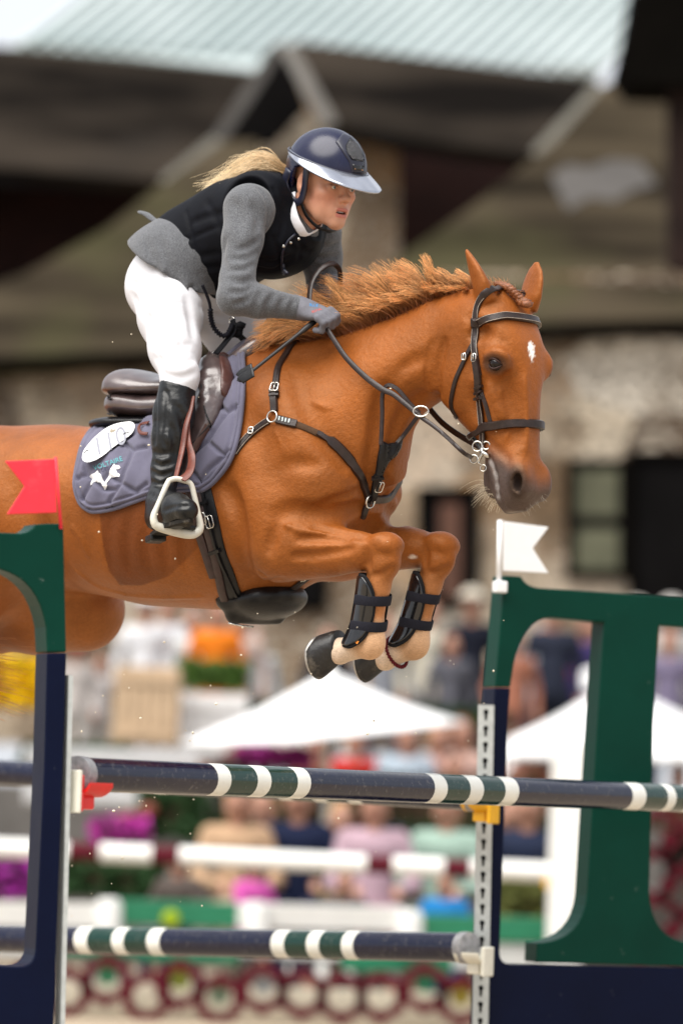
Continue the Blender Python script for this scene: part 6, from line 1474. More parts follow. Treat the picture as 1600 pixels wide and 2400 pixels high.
# number plate hung on the pad
NPO = [(192, 1072), (195, 1058), (205, 1043), (222, 1024), (247, 1004), (268, 994), (290, 989), (307, 988), (315, 994), (315, 1004), (306, 1018), (284, 1034), (262, 1050), (243, 1066), (225, 1077), (206, 1083), (195, 1080)]
hh = [near_hit(*p, PAD_BVH) for p in NPO + [(253, 1037), (230, 1052), (280, 1015)]]; pn = np.mean([h_[1] for h_ in hh], 0); pn /= np.linalg.norm(pn); pc = np.mean([h_[0] for h_ in hh], 0); pc = pc + pn * (max((h_[0] - pc) @ pn for h_ in hh) * 1.0 + .004)
def on_plate(px, py, off=0.0): d = np.array(ray(px, py)); o_ = np.array(CLOC); return o_ + d * (((pc + pn * off - o_) @ pn) / (d @ pn))
NPs = [tuple(p) for p in smooth_pts(NPO + [NPO[0]], 60)[:-1]]; NV = np.array([on_plate(*p) for p in NPs] + [on_plate(*p, -.003) for p in NPs]); m_ = len(NPs); NF = [tuple(range(m_)), tuple(range(2 * m_ - 1, m_ - 1, -1))] + [(i, (i + 1) % m_, m_ + (i + 1) % m_, m_ + i) for i in range(m_)]
nplate = thing('number_plate', NV.min(0) * 0 + NV.mean(0) - np.array([0, 0, .05]), 'white oval competitor number plate 110 on the saddle pad', 'number plate')
mb = MB(); mb.add(NV, NF); mb.build('plate', WHITE_P, nplate); NB = None
def plate_print(V2, F, mtl, name='lettering'): return mesh_obj(name, [on_plate(*p, .0012) for p in V2], F, mtl, nplate, False)
TV, TF = text_mesh('110', .25); tw = np.ptp(TV[:, 0]); plate_print(place_text(TV, (253, 1037), 80 / tw, -.42, 1.0), TF, mat('pale_grey_print', (0.22, .225, .265), .5, .05, 50))
V2, F2 = poly_fill([(256, 1010), (262, 1004), (266, 1007), (272, 1003), (270, 1010), (260, 1014)]); plate_print(V2, F2, mat('tan_print', (0.24, .20, .14), .5, .1, 50), 'print_mark')
mb = MB()
for a, b in (((288, 1018), (303, 1012)), ((196, 1062), (207, 1054))): mb.tube([on_plate(*a, .001), on_plate((a[0] + b[0]) / 2, (a[1] + b[1]) / 2 - 2, .003), on_plate(*b, .001)], .0012, 5)
mb.build('tie', LEATHER_B, nplate, True)

# ---------------------------------------------------------------- saddle
saddle = thing('saddle', to_w(HP(380, 985, 0)), 'brown leather jumping saddle on the chestnut horse', 'saddle')
def sdf_obj(name, prims, lo, hi, h, mtl, parent, it=2, cuts=()):
    S = SDF(lo, hi, h)
    for p, k in prims: S.add(p, k)
    for p, k in cuts: S.sub(p, k)
    V, F = S.mesh(it); return mesh_obj(name, to_w(V), F, mtl, parent)
rows = [(-.478, -.112, -.135, -.150, .05, 2, 2.6, 0), (-.458, -.080, -.135, -.152, .125, 2.2, 3, 0), (-.42, -.070, -.135, -.152, .160, 2.3, 3, 0), (-.36, -.082, -.138, -.152, .166, 2.3, 3, 0), (-.28, -.100, -.135, -.16, .15, 2.2, 2.2, 0), (-.18, -.095, -.13, -.16, .12, 2.2, 2.2, 0),
        (-.08, -.04, -.08, -.12, .10, 2.2, 2.2, 0), (.0, .015, -.03, -.08, .085, 2.2, 2.2, 0), (.035, .022, -.01, -.05, .06, 2, 2, 0), (.05, .005, -.01, -.03, .02, 2, 2, 0)]
sdf_obj('seat', [(P_loft((0, 0, 0), (1, 0, 0), (0, 0, 1), rows), .01)], (-.52, -.22, -.2), (.08, .22, .06), .004, LEATHER_S, saddle, 2)
rows2 = [(-.465, -.150, -.18, -.20, .05, 2.4, 2, 0), (-.448, -.142, -.18, -.210, .125, 2.8, 2.2, 0), (-.40, -.138, -.18, -.216, .155, 3, 2.3, 0), (-.3, -.145, -.19, -.22, .155, 2.6, 2.2, 0), (-.15, -.13, -.17, -.20, .14, 2.2, 2.2, 0), (-.05, -.09, -.13, -.17, .12, 2.2, 2.2, 0), (.0, -.07, -.1, -.13, .07, 2, 2, 0)]
sdf_obj('cantle', [(P_loft((0, 0, 0), (1, 0, 0), (0, 0, 1), rows2), .01)], (-.52, -.22, -.26), (.04, .22, -.04), .004, LEATHER_S, saddle, 2)
rows3 = [(-.53, -.222, -.235, -.25, .05, 2, 2, 0), (-.50, -.212, -.23, -.252, .12, 2.3, 2.3, 0), (-.42, -.208, -.23, -.252, .155, 2.5, 2.3, 0), (-.3, -.208, -.23, -.25, .15, 2.3, 2.3, 0), (-.2, -.19, -.21, -.23, .13, 2.3, 2.3, 0), (-.1, -.16, -.18, -.2, .1, 2, 2, 0)]
sdf_obj('panel', [(P_loft((0, 0, 0), (1, 0, 0), (0, 0, 1), rows3), .01)], (-.56, -.2, -.28), (-.06, .2, -.14), .004, LEATHER_B, saddle, 2)
# piping lines round the cantle
mb = MB()
for zz, hw, r in ((-.157, .160, .003), (-.150, .163, .0025), (-.2, .158, .002)):
    pts = [to_w(np.array([-.455 + .10 * (1 - math.cos(a)) * .6 - .008 * math.cos(a), -hw * math.sin(a) * (1 - .06 * math.cos(a)), zz - .012 * (1 - math.cos(a))])) for a in np.linspace(-1.5, 1.5, 30)]; mb.tube(pts, r, 6)
mb.build('piping', LEATHER_B, saddle, True)
FLAP = [(385, 905), (420, 880), (452, 858), (470, 845), (486, 822), (505, 812), (522, 816), (537, 836), (547, 868), (550, 900), (545, 925), (534, 945), (524, 975), (510, 1000), (495, 1018), (478, 1046), (465, 1072), (458, 1110), (440, 1125), (410, 1120), (395, 1050), (388, 980)]
def flap_off(P, d):
    h = .024 + .012 * np.clip(d / 6, 0, 1) ** .5
    blk = np.exp(-(((P[:, 0] - 508 + (P[:, 1] - 900) * .16) / 26) ** 2) - ((P[:, 1] - 900) / 85) ** 4)
    return h + .034 * blk * np.clip(d / 14, 0, 1) + .002 * np.sin(P[:, 1] * .3 + P[:, 0] * .2) * blk
FV, FF, _ = shell_px(FLAP, HORSE_BVH, flap_off, dens=4, base=.014, nmix=.5); mesh_obj('flap', FV, FF, LEATHER_S, saddle)
FLAP_BVH = BVHTree.FromPolygons([Vector(v) for v in FV], FF)
FM = np.array([mir_body(v) for v in FV]); mesh_obj('flap', FM, [f[::-1] for f in FF], LEATHER_S, saddle)
# front knee block peeping out ahead of the flap
BLK = [(528, 822), (540, 832), (550, 858), (555, 888), (553, 912), (544, 932), (534, 944), (533, 900), (530, 860)]
BV, BF, _ = shell_px(BLK, HORSE_BVH, lambda P, d: .020 + .030 * np.sqrt(np.clip(d / 9, 0, 1)), dens=3, base=.014, nmix=.5); mesh_obj('knee_block', BV, BF, LEATHER_R if False else mat('oxblood_leather', (0.075, 0.028, 0.022), .4, .2, 40), saddle)
mb = MB()
for pl in ([(537, 836), (545, 868), (548, 900), (543, 925), (532, 946), (521, 978), (495, 1018)], [(472, 900), (480, 960), (492, 1000), (495, 1015)], [(450, 1042), (470, 1018), (490, 996)]):
    P = [near_hit(*p, FLAP_BVH) for p in pl]; mb.tube(smooth_pts([a + n_ * .001 for a, n_ in P], 30), .0022, 5)
mb.build('flap_piping', LEATHER_B, saddle, True)
# patch on the flap corner
PT = [(452, 1042), (482, 992), (494, 1014), (470, 1058), (462, 1068)]; V_, F_, _ = shell_px(PT, FLAP_BVH, lambda P, d: np.full(len(P), .003), dens=5, base=.0005, nmix=.2); mesh_obj('corner_patch', V_, F_, mat('patch_leather', (0.06, 0.024, 0.018), .5, .2, 50), saddle, True, auto=40)
# stirrup leather and stirrup (near side), mirrored on the far side
FOOTY = None
def leather_and_iron(far):
    mb = MB(); lat0 = -.30
    pl = [(452, 930, -.29), (447, 960, -.31), (436, 1000, -.335), (428, 1050, -.35), (418, 1095, -.39), (412, 1122, -.42)]
    pr = [(448, 940, -.29), (440, 985, -.31), (441, 1030, -.335), (450, 1075, -.35), (443, 1108, -.39), (425, 1126, -.42)]
    for q, w in ((pl, .016), (pr, .030)):
        P = [HP(*a) for a in q]
        if far: P = [p * np.array([1, -1, 1]) for p in P]
        P = to_w(np.array(P)); m = 26; wds = np.interp(np.linspace(0, 1, m), [0, .5, .8, 1], [.014, .018, w, w * .9]); mb.ribbon(smooth_pts(P, m), np.array([[-HL[0] * (-1 if far else 1), -HL[1] * (-1 if far else 1), .1]] * m), list(wds), .004)
    mb.build('stirrup_leather', LEATHER_R, saddle, True, auto=50)
    ir = [(396, 1126), (388, 1142), (374, 1175), (361, 1206), (361, 1222), (368, 1233), (400, 1243), (440, 1252), (458, 1250), (469, 1238), (466, 1210), (456, 1165), (447, 1134), (430, 1126), (412, 1122)]
    def ip(px, py):
        lat = -.425 + (px - 415) * .0010; p = HP(px, py, lat); return p * np.array([1, -1, 1]) if far else p
    P = smooth_pts([ip(*a) for a in ir + [ir[0]]], 60)[:-1]; n = len(P); rr = [.0075 + .006 * max(0, math.sin((i / n - .18) * math.pi / .5)) * (.18 < i / n < .68) for i in range(n)]
    mb = MB(); mb.tube(to_w(P), rr, 10, closed=True); io = mb.build('stirrup', mat('cream_enamel', (0.62, 0.60, 0.52), .4, .08, 20, dirt=(0.3, .27, .2), dirt_amt=.5, dirt_scale=25), saddle, True)
    mb = MB(); a, b = ip(378, 1236), ip(455, 1246); c = (a + b) / 2; dv = to_w(b) - to_w(a); Mx = Matrix(frame(dv, HD * -1 if not far else HD).astype(float).tolist()).transposed(); mb.box(to_w(c) + np.array([0, 0, .008]), (np.linalg.norm(dv) * .96, .012, .042), Mx, bev=.004); mb.build('tread', LEATHER_B, io, True, auto=40)
leather_and_iron(False); leather_and_iron(True)
# keeper loop behind the leg
mb = MB(); P = [near_hit(*p, PAD_BVH) for p in ((352, 995), (336, 998), (330, 1008), (334, 1018), (350, 1020))]; mb.ribbon(smooth_pts([a + n_ * .008 for a, n_ in P], 16), np.array([n_ for a, n_ in P] + [P[-1][1]] * 11), .010, .003); mb.build('strap_loop', LEATHER_R, saddle, True, auto=50)

# ---------------------------------------------------------------- girth
girth = thing('girth', to_w(HP(600, 1460, 0)), 'black leather girth with belly guard under the horse chest', 'girth')
mb = MB(); bq = [(474, 1150), (486, 1190), (500, 1240), (515, 1300), (530, 1350), (548, 1398)]; strap_px(bq, .055, .007, mb); mb.build('girth_band', LEATHER_B, girth, True, auto=50); mb = MB(); P = [near_hit(*p)[0] for p in bq]; strap_w([mir_body(p) for p in P], .055, .007, mb); mb.build('girth_band', LEATHER_B, girth, True, auto=50)
mb = MB(); P = [near_hit(*p)[0] for p in [(472, 1110), (484, 1180), (505, 1260), (528, 1330), (556, 1392)]]; strap_w([p + np.array([0, 0, 0]) for p in P], .010, .014, mb); mb.build('edge_roll', LEATHER_B, girth, True, auto=50)
for bpth in ([(462, 1128), (470, 1175), (485, 1225), (500, 1280), (514, 1340), (530, 1405)], [(446, 1135), (452, 1190), (466, 1240), (483, 1290), (503, 1350)]):
    mb = MB(); strap_px(bpth, .024, .006, mb, off=.008); mb.build('billet', mat('billet_leather', (0.040, 0.020, 0.018), .5, .3, 60), girth, True, auto=50)
mb = MB()
for px, py in ((478, 1180), (494, 1232), (508, 1290)):
    strap_px([(px - 12, py + 4), (px, py), (px + 13, py - 4)], .012, .016, mb, n=6)
mb.build('keeper', LEATHER_B, girth, True, auto=50)
mb = MB()
for px, py in ((480, 1215), (500, 1222)):
    p, n_ = near_hit(px, py); buckle(mb, p + n_ * .018, n_, (-.25, .1, 1), .026, .034, .0018)
mb.build('buckle', STEEL, girth, True)
g0 = HP(605, 1408, 0); S = SDF((-.25, -.2, -.92), (.2, .2, -.60), .005)
S.add(P_ell(g0 + np.array([.035, 0, 0]), (.10, .125, .052), (1, 0, .22), (-.22, 0, 1)), .01); S.add(P_cone(g0 + np.array([-.048, -.08, .0]), g0 + np.array([-.03, .09, -.02]), .034, .034), .03); S.add(P_cone(g0 + np.array([-.04, -.06, -.045]), g0 + np.array([.03, .05, -.045]), .022, .018), .02)
S.groove([g0 + np.array([-.11, -.10, -.03]), g0 + np.array([-.06, -.12, -.045]), g0 + np.array([-.03, -.10, -.06]), g0 + np.array([.03, -.1, -.05])], .008, .010)
V, F = S.mesh(2); mesh_obj('belly_guard', to_w(V), F, LEATHER_B, girth)
mb = MB(); mb.tube([to_w(g0 + np.array(q)) for q in ((-.05, -.07, -.066), (-.02, -.05, -.072), (.0, -.02, -.074))], .003, 6); buckle(mb, to_w(g0 + np.array([-.045, -.05, -.068])), np.array([0, 0, -1.0]), HD, .02, .02, .0018); mb.build('buckle', STEEL, girth, True)

# ---------------------------------------------------------------- front tendon boots
PATENT = mat('black_patent_shell', (0.006, 0.006, 0.007), .14, .3, 40, coat=.5, coat_r=.05)
NEOP = mat('black_neoprene', (0.010, 0.010, 0.011), .75, .3, 200, bump=.0004, bscale=500); ELAST = mat('charcoal_elastic', (0.014, 0.014, 0.020), .8, .25, 300)
def tendon_boot(k, label, straps, far):
    E, Kn, Fe, Co = LEG[k]; ax = (Fe - Kn) / np.linalg.norm(Fe - Kn); fw = np.array([1, 0, 0]) - ax * ax[0]; fw /= np.linalg.norm(fw); sd = np.cross(ax, fw); L = np.linalg.norm(Fe - Kn)
    t = thing('tendon_boot', to_w(Fe + ax * .03), label, 'horse boot')
    def shell(r, a0, a1, t0, t1, th, back=0.014):
        V, F = [], []; na, nt = 20, 18
        for i in range(nt):
            u = i / (nt - 1); c = Kn + ax * (L * (t0 + (t1 - t0) * u)) - fw * (back + .004 * u); sh = math.sin(math.pi * min(1, max(0, u * .92 + .04))) ** .28; bell = 1 + .28 * max(0, (u - .70) / .3) ** 1.2 - .05 * math.sin(u * 3)
            for j in range(na):
                a = a0 + (a1 - a0) * (.5 + (j / (na - 1) - .5) * sh)
                for w in (0, 1): pass
                V.append(c + (fw * math.cos(a) + sd * math.sin(a)) * (r * bell))
        for i in range(nt - 1):
            for j in range(na - 1): F.append((i * na + j, i * na + j + 1, (i + 1) * na + j + 1, (i + 1) * na + j))
        return V, F
    for nm, r, a0, a1, t0, t1, th, mm in (('lining', .0400 if far else .0425, .70, 5.58, .27, 1.09, .007, NEOP), ('shell', .0435 if far else .0475, .86, 5.42, .30, 1.06, .005, PATENT)):
        V, F = shell(r, a0, a1, t0, t1, th); o = mesh_obj(nm, to_w(V), F, mm, t); md = o.modifiers.new('thick', 'SOLIDIFY'); md.thickness = th; md.offset = 1
        bv = o.modifiers.new('sub', 'SUBSURF'); bv.levels = 1; bv.render_levels = 1
    for f in straps:
        mb = MB(); P, nn = [], []
        for a in np.linspace(-2.2, 2.2, 26):
            dr = fw * math.cos(a) + sd * math.sin(a); P.append(Kn + ax * (L * f + .012 * a * (1 if not far else 1) * .35) - fw * .012 * (1 - math.cos(a) * .2) + dr * ((.0445 if far else .0485) - .006 * math.cos(a))); nn.append(dr)
        mb.ribbon(to_w(np.array(P)), np.array(nn) @ HMAT, .027, .003); mb.build('strap', ELAST, t, True, auto=50)
        if not far:
            mb = MB(); a = -2.0
            dr = fw * math.cos(a) + sd * math.sin(a); c = Kn + ax * (L * f - .012) - fw * .014 + dr * .046; Mx = Matrix((frame(ax, dr).astype(float) @ HMAT).tolist()).transposed()
            mb.box(to_w(c), (.026, .034, .008), Mx, bev=.003); mb.ico(to_w(c + dr * .005 + ax * .004), .0035, 1); mb.ico(to_w(c + dr * .005 - sd * .008), .003, 1); mb.build('closure', PATENT, t, True, auto=40)
    return t, ax, fw, sd, L, Kn
tb, ax_, fw_, sd_, L_, Kn_ = tendon_boot('fr', 'black patent tendon boot on the nearer foreleg with orange mark', (.52, .80), False)
mb = MB(); V2, F2 = poly_fill([(823, 1505), (829, 1496), (838, 1494), (836, 1502), (841, 1503), (837, 1510), (830, 1506)])
def boot_pt(px, py, off=.0):
    d = np.array(ray(px, py)); 
    o = np.array(CLOC); k = ((to_w(Kn_ + sd_ * 0 + np.array([0, -.045, 0])) - o) @ HL) / (d @ HL); return o + d * k
for o_ in [c for c in tb.children if c.name.startswith('shell')]:
    bvs = None
V = [boot_pt(*p) for p in V2]; mesh_obj('emblem', V, F2, mat('orange_print', (0.75, 0.25, 0.03), .4, .1, 50), tb, False)
tendon_boot('fl', 'black tendon boot on the farther foreleg', (.50, .78), True)
# braided cord round the far pastern
E, Kn, Fe, Co = LEG['fl']; pa = (Co - Fe) / np.linalg.norm(Co - Fe); c0 = Fe + (Co - Fe) * .62; u1 = np.cross(pa, (0, 1, 0)); u1 /= np.linalg.norm(u1); u2 = np.cross(pa, u1); mb = MB()
for k in range(30):
    a = 2 * math.pi * k / 30; mb.ico(to_w(c0 + (u1 * math.cos(a) + u2 * math.sin(a)) * .043 + pa * (.006 * math.sin(a))), .0055, 1, (1, 1, 1.2))
o = mb.build('pastern_cord', mat('dark_red_cord', (0.10, 0.012, 0.016), .8, .3, 200), None, True); tag(o, 'dark red braided cord round the farther pastern', 'cord')
# ================================================================ rider
SKIN = mat('fair_skin', (0.52, 0.27, 0.18), 0.48, 0.10, 35, bump=0.0003, bscale=500, sss=0.12); SKIN.node_tree.nodes['Principled BSDF'].inputs['Subsurface Radius'].default_value = (.01, .004, .002); SKIN.node_tree.nodes['Principled BSDF'].inputs['Subsurface Scale'].default_value = 1.0
def tweed(name, c0, c1):
    m, nt, b = new_mat(name); N, L = nt.nodes, nt.links; tc = N.new('ShaderNodeTexCoord')
    no = N.new('ShaderNodeTexNoise'); no.inputs['Scale'].default_value = 620; no.inputs['Detail'].default_value = 4; L.new(tc.outputs['Object'], no.inputs['Vector'])
    rp = N.new('ShaderNodeValToRGB'); rp.color_ramp.elements[0].position = .36; rp.color_ramp.elements[0].color = c4(c0); rp.color_ramp.elements[1].position = .66; rp.color_ramp.elements[1].color = c4(c1)
    L.new(no.outputs['Fac'], rp.inputs[0]); L.new(rp.outputs[0], b.inputs['Base Color'])
    n2 = N.new('ShaderNodeTexNoise'); n2.inputs['Scale'].default_value = 24; n2.inputs['Detail'].default_value = 3; L.new(tc.outputs['Object'], n2.inputs['Vector'])
    b2 = N.new('ShaderNodeBump'); b2.inputs['Strength'].default_value = .5; b2.inputs['Distance'].default_value = .008; L.new(n2.outputs['Fac'], b2.inputs['Height'])
    bp = N.new('ShaderNodeBump'); bp.inputs['Strength'].default_value = .5; bp.inputs['Distance'].default_value = .0012; L.new(no.outputs['Fac'], bp.inputs['Height']); L.new(b2.outputs[0], bp.inputs['Normal']); L.new(bp.outputs[0], b.inputs['Normal'])
    setv(b, rough=.9, sheen=.2, spec=.2); return m
TWEED = tweed('grey_marl_cloth', (0.035, 0.037, 0.042), (0.165, 0.17, 0.182))
VEST_M = mat('black_vest_fabric', (0.003, 0.0035, 0.006), .7, .3, 30, bump=.004, bscale=14, spec=.12)
BREECH = mat('white_breeches', (0.60, 0.60, 0.63), .8, .02, 10, bump=.004, bscale=9, sheen=.1)
BOOT_M = mat('black_boot_leather', (0.005, 0.0055, 0.006), .36, .4, 20, bump=.004, bscale=30, spec=.4)
NAVY_G = mat('navy_gloss_shell', (0.005, 0.0065, 0.030), .27, .1, 10, spec=.45)
NAVY_M = mat('navy_matt_plastic', (0.012, 0.013, 0.028), .35, .15, 30)
GLOVE_M = mat('grey_glove_fabric', (0.135, 0.135, 0.155), .75, .12, 60, bump=.001, bscale=200)
WHITE_C = mat('white_shirt_cloth', (0.76, 0.76, 0.80), .85, .04, 30, bump=.0015, bscale=60)
RV = .005
# --- skeleton (horse coordinates)
hipR, hipL = HP(388, 668, -.095), HP(388, 668, -.095) * np.array([1, -1, 1])
kneR = HP(419, 884, -.285); kneL = kneR * np.array([1, -1, 1])
ankR = HP(379, 1172, -.345); ankL = ankR * np.array([1, -1, 1])
shoR, shoL = HP(578, 488, -.185), HP(745, 548, .165)
elbR, wriR, hanR = HP(550, 697, -.285), HP(702, 722, -.150), HP(744, 733, -.150)
elbL, wriL, hanL = HP(762, 678, .25), HP(795, 690, .10), HP(815, 688, .06)
nekB, nekT = HP(672, 478, .0), HP(733, 438, .0)
# --- head frame of the rider
RY, RP = R_(-49), R_(9)
fh = np.array([math.cos(RY), math.sin(RY), 0.0]); lh = np.array([-math.sin(RY), math.cos(RY), 0.0])
f_w = fh * math.cos(RP) - UPV * math.sin(RP); u_w = fh * math.sin(RP) + UPV * math.cos(RP); l_w = lh
O_w = to_w(HP(758, 434, .0))
Fr, Lr, Ur, Or = f_w @ HMAT.T, l_w @ HMAT.T, u_w @ HMAT.T, to_h(O_w)
def RH(f, l, u): return Or + Fr * f + Lr * l + Ur * u        # rider-head coordinates -> horse coordinates
RP2 = R_(16)                                                   # the helmet sits a little lower at the front
Fq = (fh * math.cos(RP2) - UPV * math.sin(RP2)) @ HMAT.T; Uq = (fh * math.sin(RP2) + UPV * math.cos(RP2)) @ HMAT.T
def QH(f, l, u): return Or + Fq * f + Lr * l + Uq * u
def torso(off=0.0):
    return loft_px(HP, (440, 622), (690, 482), [(320, 640), (350, 590), (392, 545), (435, 503), (484, 474), (533, 447), (607, 428), (660, 425), (700, 440)],
                   [(440, 740), (490, 690), (540, 668), (586, 638), (631, 630), (668, 612), (708, 580), (735, 553), (752, 530)],
                   [(-.25, .150 + off, 2.2, 2.2), (.0, .148 + off, 2.2, 2.2), (.25, .138 + off, 2.2, 2.2), (.5, .150 + off, 2.3, 2.2), (.75, .160 + off, 2.4, 2.2), (.93, .135 + off, 2.3, 2.2), (1.02, .085 + off, 2.2, 2.2), (1.08, .04 + off, 2, 2)], n=18)
def grow(p, o):
    if isinstance(p, P_loft):
        p.tab[0] = p.tab[0] + o; p.tab[2] = p.tab[2] - o; p.lo = p.lo - o; p.hi = p.hi + o
    return p
def armR(o=0.0): return [(shoR, .058 + o), (shoR + (elbR - shoR) * .35, .050 + o), (shoR + (elbR - shoR) * .8, .041 + o), (elbR, .042 + o)], [(elbR, .042 + o), (elbR + (wriR - elbR) * .35, .039 + o), (wriR, .028 + o)]
def armL(o=0.0): return [(shoL, .062 + o), (shoL + (elbL - shoL) * .4, .053 + o), (elbL, .044 + o)], [(elbL, .044 + o), (elbL + (wriL - elbL) * .4, .040 + o), (wriL, .029 + o)]
def legs(S, o, k=.04, lower=True):
    for h, kn, an in ((hipR, kneR, ankR), (hipL, kneL, ankL)):
        S.add(P_ell(h + np.array([-.012, 0, -.005]), (.105 + o, .088 + o, .098 + o), kn - h, (-1, 0, .3)), k)
        S.chain([(h + np.array([.015, 0, 0]), .090 + o), (h + (kn - h) * .35, .078 + o), (h + (kn - h) * .7, .060 + o), (kn + (h - kn) * .04, .047 + o)], k)
        S.add(P_ell(kn + np.array([.008, 0, .0]), (.046 + o, .043 + o, .056 + o)), .02)
        if lower:
            S.chain([(kn, .046 + o), (kn + (an - kn) * .3, .050 + o), (kn + (an - kn) * .65, .036 + o), (an, .030 + o)], .02)
    return S
def hand(S, w, c, fdir, pdir, sgn, o=0.0):
    """closed fist: palm, four curled fingers of different lengths, thumb"""
    fd = fdir / np.linalg.norm(fdir); pd = pdir - fd * (pdir @ fd); pd /= np.linalg.norm(pd); td = np.cross(fd, pd) * sgn
    S.add(P_cone(w, w + (c - w) * .4, .027 + o, .029 + o), .02)
    S.add(P_ell(c - fd * .012, (.042 + o, .017 + o, .036 + o), fd, td), .015)
    for i, (off, ln, r) in enumerate(((.030, .036, .0095), (.010, .041, .0098), (-.010, .038, .0095), (-.028, .030, .0085))):
        k0 = c + fd * .022 + td * off; k1 = k0 + fd * (ln * .55) + pd * .010; k2 = k1 + pd * .024 - fd * .006; k3 = k2 - fd * .022 + pd * .004
        S.chain([(k0, r + .0015 + o), (k1, r + o)], .004); S.chain([(k1, r + o), (k2, r * .95 + o), (k3, r * .85 + o)], .003)
    t0 = c - fd * .022 + td * .034 + pd * .010; t1 = t0 + fd * .030 + td * .012 + pd * .014; t2 = t1 + fd * .028 - td * .006 + pd * .006
    S.chain([(t0, .013 + o), (t1, .0115 + o), (t2, .0095 + o)], .006)
    return S
GFR = (hanR - wriR); GFL = np.array([.6, -.5, -.25])
CAMH = np.array([.53, -.848, 0])
def face(S):
    S.add(P_ell(RH(-.010, 0, .055), (.097, .077, .098), Fr, Ur), .02)
    S.add(P_ell(RH(.030, 0, -.018), (.058, .054, .082), Fr, Ur), .03)
    for sd in (-1, 1):
        S.add(P_cone(RH(-.005, sd * .055, -.045), RH(.042, sd * .030, -.080), .015, .015), .02); S.add(P_cone(RH(.042, sd * .030, -.080), RH(.070, sd * .009, -.097), .017, .016), .02)
        S.add(P_ell(RH(.056, sd * .043, -.022), (.024, .020, .018), Fr, Ur), .02)           # cheekbone
        S.add(P_ell(RH(.046, sd * .034, -.053), (.028, .020, .028), Fr, Ur), .02)           # cheek
        S.add(P_cone(RH(.084, sd * .012, .020), RH(.070, sd * .046, .019), .009, .008), .012)     # brow
        S.sub(P_ell(RH(.094, sd * .032, -.001), (.016, .017, .0115), Fr, Ur), .010)           # socket
        S.add(P_ell(RH(.0735, sd * .032, -.002), (.0145, .0165, .0145), Fr, Ur), .004)       # lid mound
        S.sub(P_ell(RH(.090, sd * .032, -.003), (.009, .0145, .0056), Fr, Ur), .002)        # lid opening
        S.add(P_ell(RH(.095, sd * .0100, -.033), (.012, .0078, .0080), Fr, Ur), .006)         # nostril wing
        S.sub(P_ell(RH(.102, sd * .0075, -.0415), (.006, .004, .004), Fr, Ur), .002)
    S.add(P_cone(RH(.083, 0, .016), RH(.101, 0, -.022), .0085, .0085), .012); S.add(P_ell(RH(.109, 0, -.029), (.0105, .0095, .0090), Fr, Ur), .008)
    S.add(P_ell(RH(.077, 0, -.068), (.018, .030, .028), Fr, Ur), .02)                       # muzzle
    S.add(P_ell(RH(.0925, 0, -.0595), (.0085, .021, .0058), Fr, Ur), .005); S.add(P_ell(RH(.0895, 0, -.0785), (.0085, .0165, .0055), Fr, Ur), .005)
    S.sub(P_ell(RH(.0960, 0, -.0690), (.020, .0195, .0036), Fr, Ur), .002)                  # parted lips
    S.add(P_ell(RH(.077, 0, -.098), (.016, .018, .015), Fr, Ur), .015)
    for sd in (-1, 1):
        S.add(P_ell(RH(-.006, sd * .074, -.002), (.018, .007, .030), Fr, Ur), .008); S.sub(P_ell(RH(-.001, sd * .081, .002), (.010, .005, .017), Fr, Ur), .004)
    S.chain([(nekB, .058), ((nekB + RH(-.025, 0, -.06)) / 2, .053), (RH(-.025, 0, -.05), .053)], .03)
    return S
person = thing('person', to_w(HP(400, 1250, 0)), 'rider in black vest, grey sleeves, white breeches and navy helmet, leaning over the horse', 'person')
# --- one continuous body
S = SDF((-.55, -.55, -.70), (.55, .55, .66), RV)
S.add(grow(torso(-.014), -.014), .03); legs(S, -.008)
for ch in armR(-.007) + armL(-.007): S.chain(ch, .02)
for an, sd in ((ankR, -1), (ankL, 1)):
    S.chain([(an, .030), (an + np.array([.06, sd * .05, -.035]), .020)], .02)
hand(S, wriR, hanR, GFR, np.array([.2, .5, -1.0]), 1, -.002); hand(S, wriL, hanL, GFL, np.array([.1, -.2, -1.0]), -1, -.002)
face(S); V0, F0 = S.mesh(1); del S
# finer copy of head only, cut into the same mesh
hb = [RH(f, l, u) for f in (-.13, .15) for l in (-.11, .11) for u in (-.13, .17)]; S = SDF(np.min(hb, 0) - .01, np.max(hb, 0) + .01, .0022); face(S); V1, F1 = S.mesh(2); del S
u0 = (V0 - Or) @ Ur; keep = ~((u0 > -.088)[F0].all(1) & ((np.linalg.norm(V0 - RH(0, 0, 0), axis=1) < .2)[F0].all(1))); F0k = F0[keep]
u1 = (V1 - Or) @ Ur; nearhead = ((V1 - RH(.04, 0, -.1)) @ Fr > -.012) | (u1 > -.098); F1k = F1[nearhead[F1].all(1)]
Vb = np.vstack([V0, V1]); Fb = np.vstack([F0k, F1k + len(V0)])
used = np.zeros(len(Vb), bool); used[Fb.ravel()] = True; mp_ = np.cumsum(used) - 1
Vb = Vb[used]; Fb = mp_[Fb]
SK2, nt, b = new_mat('skin_toned'); N, L = nt.nodes, nt.links; ca = N.new('ShaderNodeVertexColor'); ca.layer_name = 'coat'; tc = N.new('ShaderNodeTexCoord'); no = N.new('ShaderNodeTexNoise'); no.inputs['Scale'].default_value = 60; no.inputs['Detail'].default_value = 5; L.new(tc.outputs['Object'], no.inputs['Vector'])
mr = N.new('ShaderNodeMapRange'); mr.inputs[3].default_value = .88; mr.inputs[4].default_value = 1.12; L.new(no.outputs['Fac'], mr.inputs[0]); vm = N.new('ShaderNodeVectorMath'); vm.operation = 'SCALE'; L.new(ca.outputs['Color'], vm.inputs[0]); L.new(mr.outputs[0], vm.inputs['Scale']); L.new(vm.outputs[0], b.inputs['Base Color'])
